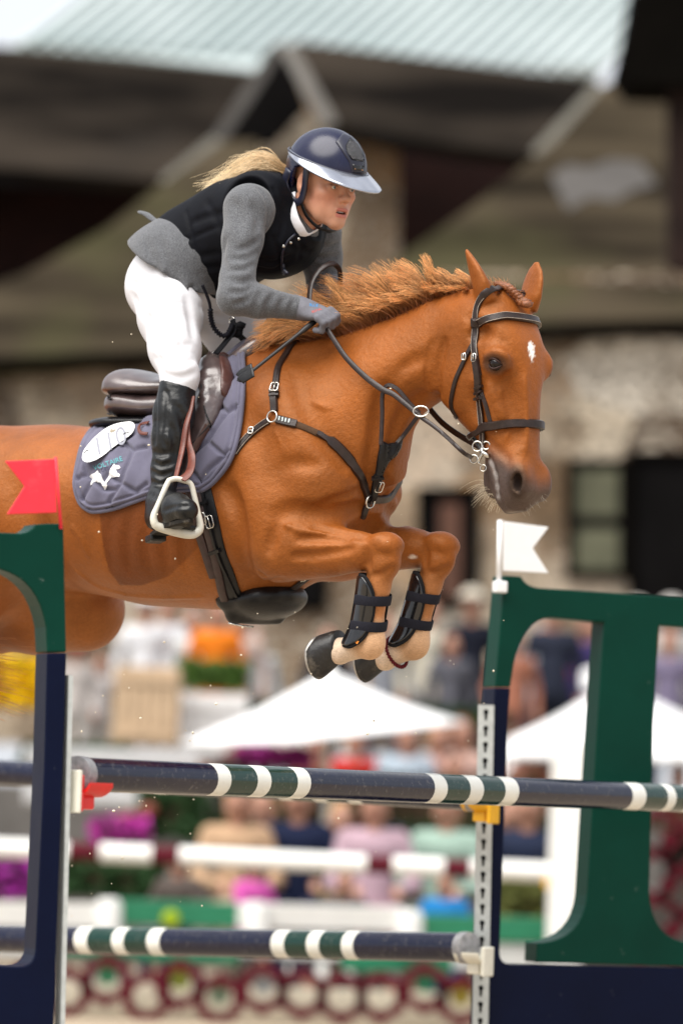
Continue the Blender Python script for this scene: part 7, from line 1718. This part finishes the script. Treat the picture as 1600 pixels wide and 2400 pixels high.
setv(b, rough=.46, sss=.1, spec=.4); b.inputs['Subsurface Radius'].default_value = (.008, .003, .0015); b.inputs['Subsurface Scale'].default_value = 1.0
body = mesh_obj('body', to_w(Vb), Fb, SK2, person)
q = Vb - Or; qf, ql_, qu = q @ Fr, q @ Lr, q @ Ur; C = np.tile(np.array([0.56, 0.275, 0.175]), (len(Vb), 1))
def bl(w, col):
    global C
    C = C * (1 - w[:, None]) + np.array(col) * w[:, None]
bl(.35 * sstep(.04, .0, np.hypot(np.abs(ql_) - .045, qu + .035)) * (qf > .02), (0.60, 0.21, 0.14))
lipm = sstep(.0078, .0048, np.hypot((np.abs(qu + .0693) - .0072) * 1.0, np.maximum(np.abs(ql_) - .014, 0))) * (qf > .083); bl(.75 * lipm, (0.46, 0.13, 0.11))
bl(.9 * sstep(.0055, .0035, np.hypot(qu + .069, np.maximum(np.abs(ql_) - .012, 0))) * (qf > .06) * (qf < .0905), (0.10, 0.02, 0.02))
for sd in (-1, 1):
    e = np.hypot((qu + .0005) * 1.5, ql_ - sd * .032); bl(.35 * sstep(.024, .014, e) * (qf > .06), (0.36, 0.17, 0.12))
    br = np.abs(qu - (.021 - 6 * (np.abs(ql_) - .026) ** 2)); bl(.65 * sstep(.006, .003, br) * (np.abs(ql_ * sd - .031) < .022) * (ql_ * sd > 0) * (qf > .05), (0.20, 0.11, 0.06))
    ly = np.hypot((qu - .0028) * 2.2, np.maximum(np.abs(ql_ - sd * .032) - .011, 0)); bl(.8 * sstep(.004, .0022, ly) * (qf > .06), (0.05, 0.03, 0.025))
set_colors(body, C)
# eyes
for sd in (-1, 1):
    mb = MB(); mb.ico(to_w(RH(.0735, sd * .032, -.003)), .0122, 3); e = mb.build('eyeball', mat('eye_white', (0.70, 0.66, 0.63), .15, .03, 40), person, True)
    mb = MB(); ed = Fr * .97 + Lr * (.10) ; ed /= np.linalg.norm(ed); mb.ico(to_w(RH(.0735, sd * .032, -.003) + ed * .0082), .0056, 2); ir = mb.build('iris', mat('grey_blue_iris', (0.16, .20, .22), .08, .3, 200), e, True)
    mb = MB(); mb.ico(to_w(RH(.0735, sd * .032, -.003) + ed * .0123), .0020, 2); mb.build('pupil', mat('pupil', (0.004, .004, .004), .1, .1, 50), e, True)
mb = MB(); mb.add([to_w(RH(f, l, u)) for f, l, u in ((.086, -.012, -.0655), (.088, 0, -.0655), (.086, .012, -.0655), (.086, -.012, -.0680), (.088, 0, -.0685), (.086, .012, -.0680), (.082, -.012, -.067), (.082, .012, -.067))], [(0, 3, 4, 1), (1, 4, 5, 2), (0, 6, 3), (2, 5, 7), (0, 1, 2, 7, 6)]); mb.build('teeth', WHITE_C, person, True)

# --- breeches
S = SDF((-.50, -.45, -.20), (.25, .45, .40), RV); legs(S, .005, lower=False); S.add(P_ell((hipR + hipL) / 2 + np.array([.0, 0, .03]), (.115, .16, .12)), .06)
for kn, an in ((kneR, ankR), (kneL, ankL)): S.chain([(kn, .047), (kn + (an - kn) * .12, .046)], .01)
px_grooves(S, None, [([(332, 640), (336, 700), (352, 770), (378, 850), (392, 892)], .004, .004), ([(338, 722), (372, 716), (424, 709)], .004, .004), ([(437, 700), (446, 740), (452, 790)], .012, .008), ([(352, 800), (392, 815), (446, 806)], .010, .004), ([(362, 838), (400, 852), (455, 842)], .010, .005), ([(376, 872), (420, 884), (458, 872)], .009, .005),
    ([(310, 690), (345, 742), (395, 770)], .012, .005), ([(400, 730), (420, 790), (432, 860)], .004, .003), ([(298, 650), (330, 672), (372, 664)], .012, .004), ([(470, 720), (500, 740), (535, 748)], .012, .006), ([(480, 760), (520, 775), (560, 770)], .012, .005)])
V, F = S.mesh(2); mesh_obj('breeches', to_w(V), F, BREECH, person)
# --- jacket: sleeves and skirt
def half(n, p): 
    class H_:
        lo = np.array([-9, -9, -9.]); hi = np.array([9, 9, 9.])
        def __call__(s, X, Y, Z): return ((X - p[0]) * n[0] + (Y - p[1]) * n[1] + (Z - p[2]) * n[2]).astype(np.float32)
    return H_()
S = SDF((-.55, -.45, -.10), (.50, .45, .50), RV); S.add(grow(torso(.006), .006), .03)
S.add(P_ell((hipR + hipL) / 2 + np.array([-.03, 0, .04]), (.150, .190, .150)), .06); S.add(P_ell(hipR + np.array([.01, -.01, .02]), (.125, .115, .14)), .05); S.add(P_ell(hipL + np.array([.01, .01, .02]), (.125, .115, .14)), .05)
S.add(P_cone(hipR, hipR + (kneR - hipR) * .28, .112, .098), .03); S.add(P_cone(hipL, hipL + (kneL - hipL) * .28, .112, .098), .03); S.add(P_cone(HP(352, 606, -.08), HP(352, 606, -.08) * np.array([1, -1, 1]), .045, .045), .03)
a, b_ = HP(312, 590, -.20), HP(541, 760, -.20); dv = b_ - a; dv /= np.linalg.norm(dv); nn = np.array([-dv[2], 0, dv[0]]) * 1.0
if nn[2] > 0: nn = -nn
S.sub(half(-nn, a), .004) if False else None
g = half(nn, a + np.array([0, 0, 0])); sl, xyz = S._sl(S.lo, S.lo + S.h * S.n); S.g = np.maximum(S.g, np.broadcast_to(g(*xyz)[:S.n[0]], S.g.shape))
V, F = S.mesh(2)
Sj = SDF((-.55, -.45, -.10), (.50, .45, .50), RV); Sj.g = S.g.copy()
for ch in armR(.004) + armL(.004): Sj.chain(ch, .02)
Sj.add(P_ell(shoR + np.array([-.0, .03, .0]), (.058, .055, .058)), .05); Sj.add(P_ell(shoL + np.array([-.0, -.02, .0]), (.062, .058, .060)), .03)
px_grooves(Sj, None, [([(604, 440), (622, 462), (630, 500), (622, 545)], .006, .007), ([(585, 655), (566, 662), (545, 655)], .009, .010), ([(590, 672), (568, 684), (540, 684)], .009, .010), ([(592, 688), (575, 705), (552, 712)], .008, .009), ([(612, 684), (600, 708), (598, 735)], .009, .008), ([(640, 692), (626, 715), (622, 740)], .008, .007), ([(668, 697), (656, 716), (652, 738)], .007, .006), ([(690, 702), (682, 720), (680, 738)], .006, .005),
    ([(606, 560), (585, 578), (556, 584)], .009, .009), ([(600, 592), (578, 604), (545, 606)], .009, .008), ([(592, 618), (572, 630), (540, 632)], .008, .008), ([(545, 470), (560, 500), (562, 540)], .014, .006), ([(590, 480), (604, 510), (600, 545)], .010, .007), ([(528, 640), (522, 600), (528, 560)], .010, .006),
    ([(345, 562), (356, 600), (376, 640)], .012, .009), ([(372, 560), (392, 610), (420, 655)], .012, .008), ([(380, 650), (400, 640), (425, 668)], .010, .012), ([(430, 690), (450, 672), (466, 700)], .008, .008), ([(735, 600), (762, 606), (790, 598)], .009, .010), ([(738, 628), (765, 636), (792, 630)], .009, .010), ([(735, 655), (762, 664), (790, 660)], .009, .010), ([(745, 570), (770, 580), (790, 572)], .009, .008)])
V, F = Sj.mesh(2); jk = mesh_obj('jacket', to_w(V), F, TWEED, person); del Sj
# skirt tail flipping up behind
V, F = [], []; tl = [(395, 545), (372, 547), (350, 550), (330, 554), (314, 557)]; bl_ = [(400, 640), (372, 640), (348, 622), (332, 605), (322, 590)]
for i in range(5):
    for j in range(7):
        u = j / 6; x = tl[i][0] * (1 - u) + bl_[i][0] * u; y = tl[i][1] * (1 - u) + bl_[i][1] * u; V.append(to_w(HP(x, y, -.02 - .10 * u - .03 * math.sin(u * 3))))
for i in range(4):
    for j in range(6): F.append((i * 7 + j, i * 7 + j + 1, (i + 1) * 7 + j + 1, (i + 1) * 7 + j))
o = mesh_obj('jacket_tail', V, F, TWEED, person); md = o.modifiers.new('t', 'SOLIDIFY'); md.thickness = .005; sb = o.modifiers.new('s', 'SUBSURF'); sb.levels = sb.render_levels = 2
# belt tab flying at the back
V, F = [], []; P = smooth_pts([to_w(HP(x, y, -.02)) for x, y in ((392, 528), (375, 524), (358, 515), (343, 503), (325, 497))], 12)
mb = MB(); mb.ribbon(P, np.array([[0.1, -.3, 1.0]] * 12), list(np.interp(np.linspace(0, 1, 12), [0, .9, 1], [.026, .03, .012])), .005); mb.build('back_tab', TWEED, person, True)
# --- vest
S = SDF((-.50, -.35, -.05), (.50, .35, .50), .0045); S.add(grow(torso(.018), .020), .03); S.add(P_cone(shoR + np.array([-.01, .075, .03]), shoL + np.array([-.01, -.075, .05]), .085, .080), .05)
S.add(P_ell(HP(650, 588, -.02), (.085, .125, .06), (1, 0, .5), (-.5, 0, 1)), .04)
def cut(a, b_, keep_pt):
    global S
    a, b_ = HP(*a), HP(*b_); dv = b_ - a; nn = np.array([-dv[2], 0, dv[0]]); nn /= np.linalg.norm(nn)
    if (HP(*keep_pt) - a) @ nn > 0: nn = -nn
    sl, xyz = S._sl(S.lo, S.lo + S.h * S.n); g = half(nn, a)(*xyz); S.g = np.maximum(S.g, np.broadcast_to(g, S.g.shape))
cut((388, 530, 0), (470, 700, 0), (600, 560, 0))
S.sub(P_cone(shoR + (elbR - shoR) * -.1 + np.array([.0, -.02, .0]), elbR + np.array([0, -.05, 0]), .072, .064), .012); S.sub(P_cone(shoL + np.array([.0, .02, .0]), elbL + np.array([0, .05, 0]), .068, .06), .012)
S.sub(P_cone(nekB - (nekT - nekB) * .2, nekT + (nekT - nekB), .062, .085), .02); S.sub(P_cone(HP(705, 520, -.02), HP(760, 500, -.02), .035, .06), .02)
px_grooves(S, None, [([(436, 494), (446, 540), (462, 600), (500, 672)], .006, .007), ([(424, 566), (450, 556), (512, 530)], .006, .006), ([(440, 606), (470, 600), (515, 592)], .010, .005), ([(462, 636), (480, 630), (515, 625)], .010, .005), ([(450, 520), (490, 505), (522, 500)], .010, .007), ([(484, 470), (500, 500), (515, 540)], .010, .005),
    ([(600, 606), (640, 618), (690, 598)], .010, .010), ([(598, 628), (640, 634), (686, 610)], .009, .009), ([(642, 556), (655, 595), (662, 625)], .007, .007), ([(700, 556), (708, 585), (700, 606)], .008, .008), ([(640, 440), (652, 470), (662, 520), (655, 560)], .006, .006), ([(675, 575), (700, 590), (725, 590)], .010, .009)])
V, F = S.mesh(2); vest = mesh_obj('vest', to_w(V), F, VEST_M, person); VB = BVHTree.FromPolygons([Vector(v) for v in to_w(V)], F.tolist()); del S
def vp(px, py, off=.004): 
    q, n_ = near_hit(px, py, VB); return q + n_ * off
mb = MB(); mb.tube(smooth_pts([vp(x, y, .003) for x, y in ((690, 548), (672, 565), (662, 590), (660, 622), (664, 640))], 24), .0035, 6); mb.build('vest_zip', NAVY_M, vest, True)
mb = MB(); mb.tube([vp(661, 612, .010), vp(664, 628, .014), to_w(HP(672, 640, -.10))], [.003, .0065, .0055], 8); mb.build('zip_puller', NAVY_M, vest, True)
mb = MB()
for x, y in ((698, 559), (680, 567), (663, 576)): mb.ico(vp(x, y, .002), .0052, 2, (1, 1, 1))
mb.build('stud', STEEL, vest, True)
mb = MB(); mb.box(vp(474, 667, .006), (.016, .008, .012), None, bev=.003); mb.build('lanyard_clip', mat('red_orange_plastic', (0.55, 0.07, 0.03), .4, .1, 50), vest)
# armhole binding
# --- collar of the shirt and stock
def collar_band(pts, wds, name):
    P = smooth_pts([to_w(HP(*p)) for p in pts], 26); mb = MB(); ax = nekT - nekB; c = to_w(nekB + ax * .4); nn = []
    for p in P: v = p - c; v = v - (ax @ HMAT) * (v @ (ax @ HMAT)) / (ax @ ax); nn.append(v / np.linalg.norm(v))
    mb.ribbon(P, np.array(nn), list(np.interp(np.linspace(0, 1, 26), np.linspace(0, 1, len(wds)), wds)), .004); return mb.build(name, WHITE_C, person, True)
collar_band([(686, 452, -.055), (683, 478, -.075), (690, 510, -.080), (703, 535, -.068), (714, 550, -.045), (728, 546, -.010), (745, 534, .02), (752, 515, .05)], [.020, .024, .026, .026, .022, .020, .020, .016], 'shirt_collar')
S = SDF((-.1, -.15, .15), (.35, .15, .50), .005); S.add(P_cone(nekB + (nekT - nekB) * -.3, nekB + (nekT - nekB) * .42, .072, .062), .01); V, F = S.mesh(1); mesh_obj('base_layer', to_w(V), F, VEST_M, person)
# --- boots
for kn, an, sd in ((kneR, ankR, -1), (kneL, ankL, 1)):
    S = SDF(np.minimum(kn, an) - .16 - np.array([0, .1, .06]), np.maximum(kn, an) + np.array([.26, .2, .05]), .004)
    top = kn + (an - kn) * .10
    S.chain([(top, .051), (kn + (an - kn) * .3, .054), (kn + (an - kn) * .5, .049), (kn + (an - kn) * .75, .038), (an, .034)], .02)
    if sd < 0: toe = HP(437, 1196, -.48); heel = HP(366, 1228, -.37)
    else: toe = HP(437, 1196, -.48) * np.array([1, -1, 1]); heel = HP(366, 1228, -.37) * np.array([1, -1, 1])
    ball = heel + (toe - heel) * .68
    S.chain([(an, .035), (heel + np.array([.01, 0, .03]), .033)], .02); S.chain([(an + np.array([.015, sd * .02, -.01]), .040), (ball + np.array([0, 0, .018]), .036), (toe + np.array([0, 0, .0]), .026)], .025); S.chain([(heel + np.array([.0, 0, .012]), .030), (ball, .034), (toe, .027)], .02)
    ax = (an - kn) / np.linalg.norm(an - kn)
    tl_ = np.array([.25, 0, 1.0]); tl_ /= np.linalg.norm(tl_); g = half(tl_, top + np.array([0, 0, .018])); sl, xyz = S._sl(S.lo, S.lo + S.h * S.n); S.g = np.maximum(S.g, np.broadcast_to(g(*xyz), S.g.shape))
    if sd < 0: px_grooves(S, None, [([(386, 915), (392, 930), (390, 985), (384, 1030), (392, 1052)], .005, .006), ([(366, 925), (364, 990), (362, 1040)], .005, .005), ([(350, 1052), (372, 1064), (402, 1060)], .008, .010), ([(352, 1078), (376, 1092), (405, 1084)], .008, .011), ([(354, 1104), (376, 1114), (400, 1106)], .008, .010), ([(356, 1130), (376, 1136), (396, 1126)], .007, .009), ([(352, 1158), (370, 1164), (392, 1150)], .007, .008), ([(398, 1000), (410, 1030), (408, 1070)], .010, .008), ([(400, 945), (424, 965), (432, 1000)], .012, .006), ([(384, 1196), (410, 1188), (440, 1186)], .005, .006)])
    V, F = S.mesh(2); bo = mesh_obj('riding_boot', to_w(V), F, BOOT_M, person)
    fdv = toe - heel; fdv = fdv / np.linalg.norm(fdv); mb = MB(); sdv = np.cross((0, 0, 1), fdv); n_ = 24; V, F = [], []
    for zz in (0, -.010):
        for k in range(n_):
            a = 2 * math.pi * k / n_; V.append(to_w((heel + toe) / 2 + fdv * (math.cos(a) * .128) + sdv * (math.sin(a) * .034 * (1 if math.cos(a) > 0 else .85)) + np.array([0, 0, zz - .026])))
    F = [tuple(range(n_)), tuple(range(2 * n_ - 1, n_ - 1, -1))] + [(i, n_ + i, n_ + (i + 1) % n_, (i + 1) % n_) for i in range(n_)]; so = mesh_obj('sole', V, F, mat('rubber_sole', (0.02, .018, .016), .8, .3, 60, dirt=(.2, .17, .13), dirt_amt=.6, dirt_scale=30), bo, False)
    mb = MB(); Mx = Matrix((frame(fdv, (0, 0, 1)).astype(float) @ HMAT).tolist()).transposed(); mb.box(to_w(heel + fdv * .0 + np.array([0, 0, -.040])), (.048, .046, .020), Mx, bev=.005); mb.build('heel', BOOT_M, bo)
# --- gloves
S = SDF(np.minimum(wriR, hanR) - .1, np.maximum(wriR, hanR) + .12, .003); hand(S, wriR, hanR, GFR, np.array([.2, .5, -1.0]), 1, .001); S.chain([(wriR - (hanR - wriR) * .35, .0335), (wriR, .0325)], .01); V, F = S.mesh(1); gl = mesh_obj('glove', to_w(V), F, GLOVE_M, person); GB = BVHTree.FromPolygons([Vector(v) for v in to_w(V)], F.tolist())
for txt, c, col, sz in (('BLUE', (735, 715), (0.05, .25, .55), 20), ('ROYAL', (742, 727), (0.55, .08, .06), 24)):
    TV, TF = text_mesh(txt); tw = np.ptp(TV[:, 0]); V2 = place_text(TV, c, sz / tw, -.35 if txt == 'ROYAL' else .1); 
    try: decal('print_mark', V2, TF, GB, mat('glove_print', col, .6, .05, 50), gl, .0008)
    except Exception: pass
S = SDF(np.minimum(wriL, hanL) - .1, np.maximum(wriL, hanL) + .12, .004); hand(S, wriL, hanL, GFL, np.array([.1, -.2, -1.0]), -1, .001); S.chain([(wriL - (hanL - wriL) * .35, .0335), (wriL, .0325)], .01); V, F = S.mesh(1); mesh_obj('glove', to_w(V), F, GLOVE_M, person)
# --- helmet
class P_helm:
    def __init__(s, g=0.0): s.g = g; s.lo = Or - .2; s.hi = Or + .2
    def __call__(s, X, Y, Z):
        x, y, z = X - Or[0], Y - Or[1], Z - Or[2]; f = Fq[0] * x + Fq[1] * y + Fq[2] * z + .002; l = Lr[0] * x + Lr[1] * y + Lr[2] * z; u = Uq[0] * x + Uq[1] * y + Uq[2] * z - .048
        a = np.where(f > 0, .124, .128) + s.g; b = .1005 + s.g; c = np.where(u > 0, .112, .125) + s.g
        e = np.sqrt((f / a) ** 2 + (l / b) ** 2 + (u / c) ** 2); return ((e - 1) * .11).astype(np.float32)
S = SDF(Or - .19, Or + .21, .0028); S.add(P_helm(), .004); S.sub(P_helm(-.012), .004)
def fcut(fn):
    sl, (X, Y, Z) = S._sl(S.lo, S.lo + S.h * S.n); x, y, z = X - Or[0], Y - Or[1], Z - Or[2]
    f, l, u = [V_[0] * x + V_[1] * y + V_[2] * z for V_ in (Fq, Lr, Uq)]; S.g = np.maximum(S.g, fn(f, l, u).astype(np.float32))
fcut(lambda f, l, u: (np.interp(f, [-.16, -.09, -.045, -.02, .01, .05, .14], [-.035, -.045, -.028, .036, .048, .050, .042]) - u) * .8)
V, F = S.mesh(1); helm = mesh_obj('helmet', to_w(V), F, NAVY_G, person); HB = BVHTree.FromPolygons([Vector(v) for v in to_w(V)], F.tolist()); del S
# brim
V, F = [], []; na, nr = 61, 9
for i in range(na):
    a = -2.15 + 4.3 * i / (na - 1); out = .005 + .063 * max(0, math.cos(a * .70)) ** 2.0
    for j in range(nr):
        r = j / (nr - 1); fa, lb = .124 + out * r, .1005 + out * .72 * r
        u = .046 + .018 * (1 - math.cos(a)) * .8 + .004 - r * (.020 + .012 * math.cos(a)) * max(.25, math.cos(a * .6)) - .004 * r * r
        V.append(to_w(QH(math.cos(a) * fa - .002, math.sin(a) * lb, u + .004)))
for i in range(na - 1):
    for j in range(nr - 1): F.append((i * nr + j, i * nr + j + 1, (i + 1) * nr + j + 1, (i + 1) * nr + j))
o = mesh_obj('brim', V, F, mat('polished_brim', (0.40, .42, .48), .16, .1, 10, metal=.75), helm); md = o.modifiers.new('t', 'SOLIDIFY'); md.thickness = .0045; md.offset = 0
# vent plate with grille and badge
def hp_(px, py, off=0.0):
    q, n_ = near_hit(px, py, HB); return q + n_ * off, n_
VP = [(786, 332), (803, 312), (822, 318), (840, 334), (856, 366), (858, 404), (848, 408), (824, 404), (818, 380), (800, 352)]
V_, F_, _ = shell_px(VP, HB, lambda P, d: .0015 + .0025 * np.clip(d / 3, 0, 1), dens=2.5, base=-.002, nmix=0); mesh_obj('vent_plate', V_, F_, NAVY_M, helm); PB = BVHTree.FromPolygons([Vector(v) for v in V_], F_)
GR = [(810, 340), (820, 323), (834, 333), (848, 356), (853, 374), (850, 378), (824, 374), (812, 354)]
mb = MB(); gmat = mat('chrome_mesh', (0.40, .41, .44), .25, .3, 200, metal=.9)
V_, F_, _ = shell_px(GR, PB, lambda P, d: np.full(len(P), .0012), dens=4, base=-.001, nmix=0); mesh_obj('grille_back', V_, F_, mat('black_void', (0.004, .004, .005), .6, .1, 50), helm)
for yy in np.arange(322, 380, 3.1):
    for k, xx in enumerate(np.arange(808, 856, 3.4)):
        p = np.array([[xx + (1.7 if int(yy / 3.1) % 2 else 0), yy]])
        if poly_sd(p, GR)[0] > 1.0: q, n_ = near_hit(*p[0], PB); mb.ico(q + n_ * .0015, .0013, 1)
mb.build('vent_grille', gmat, helm, True)
BD = [(826, 384), (852, 388), (853, 400), (828, 398)]; V_, F_, _ = shell_px(BD, PB, lambda P, d: np.full(len(P), .002), dens=4, base=-.001, nmix=0); mesh_obj('badge', V_, F_, mat('black_gloss', (0.004, .004, .005), .1, .1, 50), helm); BB_ = BVHTree.FromPolygons([Vector(v) for v in V_], F_)
V2, F2 = poly_fill([(831, 394), (850, 397), (850, 399), (831, 396)]); decal('print_mark', V2, F2, BB_, mat('copper_print', (0.6, .3, .15), .4, .1, 50), helm, .001)
# rim line above the brim and rear ridge
mb = MB(); mb.tube([to_w(QH(math.cos(a) * .1285 - .002, math.sin(a) * .1045,   .046 + .018 * (1 - math.cos(a)) * .8 + .006)) for a in np.linspace(-2.6, 2.6, 60)], .0028, 6); mb.build('rim', NAVY_M, helm, True)
# harness round the ear, chin strap
for sd in (-1, 1):
    mb = MB(); ring_ = [RH(*p) for p in ((-.048, sd * .088, .030), (-.060, sd * .086, -.005), (-.045, sd * .083, -.035), (-.018, sd * .080, -.056), (.006, sd * .077, -.050), (.016, sd * .078, -.018), (.020, sd * .082, .010), (.022, sd * .084, .050))]
    P = smooth_pts([to_w(p) for p in ring_], 34); c = to_w(RH(-.02, 0, 0)); mb.ribbon(P, np.array([l_w * sd] * 34), list(np.interp(np.linspace(0, 1, 34), [0, .25, .5, .6, .8, 1], [.030, .024, .022, .022, .020, .026])), .007); mb.build('harness', NAVY_M, helm, True)
mb = MB(); cs = [RH(*p) for p in ((.004, -.074, -.052), (.012, -.066, -.075), (.022, -.054, -.095), (.040, -.034, -.1145), (.052, 0, -.1225), (.040, .034, -.1145), (.022, .054, -.095), (.004, .074, -.052))]
P = smooth_pts([to_w(p) for p in cs], 40); c = to_w(RH(.02, 0, -.04)); nn = P - c; nn /= np.linalg.norm(nn, axis=1)[:, None]; mb.ribbon(P, nn, .013, .004); mb.build('chin_strap', LEATHER_B, helm, True)
# --- hair
curves, cols = [], []; r0 = RH(-.118, -.01, .0)
for i in range(4200):
    st_ = r0 + RNG.normal(0, .010, 3); e = HP(512 + RNG.normal(0, 16), 443 + RNG.normal(0, 9), RNG.normal(-.02, .03)); fly = RNG.random() < .12
    m1 = HP(625, 388 + RNG.normal(0, 9) - (14 if fly else 0), RNG.normal(-.01, .018)); m2 = HP(565, 408 + RNG.normal(0, 10) - (22 * RNG.random() if fly else 0), RNG.normal(-.01, .025)); k = RNG.uniform(.55, 1.0) if RNG.random() < .5 else 1
    P = smooth_pts([st_, m1, m2, e], 12); P = P[:max(5, int(12 * k))]; n_ = len(P); P = P + np.outer(np.linspace(0, 1, n_) ** 1.5, RNG.normal(0, .006 + .012 * fly, 3)) + np.sin(np.linspace(0, 7, n_) + RNG.random() * 6)[:, None] * np.array([0, .002, .0025])
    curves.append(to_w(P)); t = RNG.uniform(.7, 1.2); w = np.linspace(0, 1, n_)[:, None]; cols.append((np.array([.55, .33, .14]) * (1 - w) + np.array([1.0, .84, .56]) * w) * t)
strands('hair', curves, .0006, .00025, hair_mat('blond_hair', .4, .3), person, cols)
# --- lanyard from vest to saddle
mb = MB(); lp = [(474, 668), (484, 690), (492, 715), (494, 742), (500, 765), (515, 783), (530, 786), (540, 772), (545, 760)]; P = smooth_pts([to_w(HP(x, y, l)) for (x, y), l in zip(lp, np.linspace(-.19, -.07, len(lp)))], 90)
rr = [.0045 if i < 30 else .0065 + .0025 * math.sin(i * 1.9) for i in range(90)]; mb.tube(P, rr, 7); mb.build('lanyard', mat('black_webbing', (0.008, .008, .012), .8, .3, 200), vest, True)
mb = MB(); P = smooth_pts([to_w(HP(*p)) for p in ((545, 750, -.05), (548, 775, -.07), (530, 800, -.10), (505, 830, -.13))], 16); mb.ribbon(P, np.array([[-HL[0], -HL[1], .2]] * 16), .018, .003)
P = smooth_pts([to_w(HP(*p)) for p in ((548, 765, -.05), (560, 785, .0), (575, 800, .06))], 10); mb.ribbon(P, np.array([[-HL[0], -HL[1], .8]] * 10), .018, .003)
for k in range(6): mb.ico(to_w(HP(546 + RNG.normal(0, 9), 772 + RNG.normal(0, 8), -.05)), .014, 1, (1.3, 1, .9))
mb.build('lanyard_anchor', mat('black_webbing_anchor', (0.008, .008, .010), .8, .3, 200), saddle, True)
mb = MB(); ring(mb, to_w(HP(543, 750, -.05)), (-HL), .009, .0018); mb.build('clip', STEEL, saddle, True)
# --- whip in the right hand
mb = MB(); w0, w1 = np.array(to_w(HP(738, 752, -.150))), near_plane(572, 884, -.30, .03); P = [w0 + (w1 - w0) * u for u in np.linspace(-.0, 1, 14)]
whip = thing('whip', w1 - np.array([0, 0, .02]), 'black riding whip with leather flap held in the gloved hand', 'whip')
mb.tube(P, list(np.interp(np.linspace(0, 1, 14), [0, .15, .2, 1], [.008, .008, .0052, .0046])), 8); mb.build('shaft', mat('black_shaft', (0.012, .011, .012), .5, .3, 300), whip, True)
mb = MB(); V, F = [], []; fl_ = [(586, 858), (572, 862), (560, 872), (556, 882), (562, 897), (576, 890), (590, 878), (600, 868)]
P = [near_plane(x, y, -.31, .035) for x, y in ((592, 862), (578, 870), (565, 878), (561, 884))]; mb.ribbon(smooth_pts(P, 10), np.array([[-HL[0], -HL[1], .3]] * 10), .030, .003); P2 = [p + np.array([.004, -.012, -.012]) for p in P]; mb.ribbon(smooth_pts(P2, 10), np.array([[-HL[0], -HL[1], .3]] * 10), .030, .003); mb.tube([P[-1], (P[-1] + P2[-1]) / 2 + np.array([-.006, 0, -.003]), P2[-1]], .003, 6); mb.build('flap', LEATHER_B, whip, True)
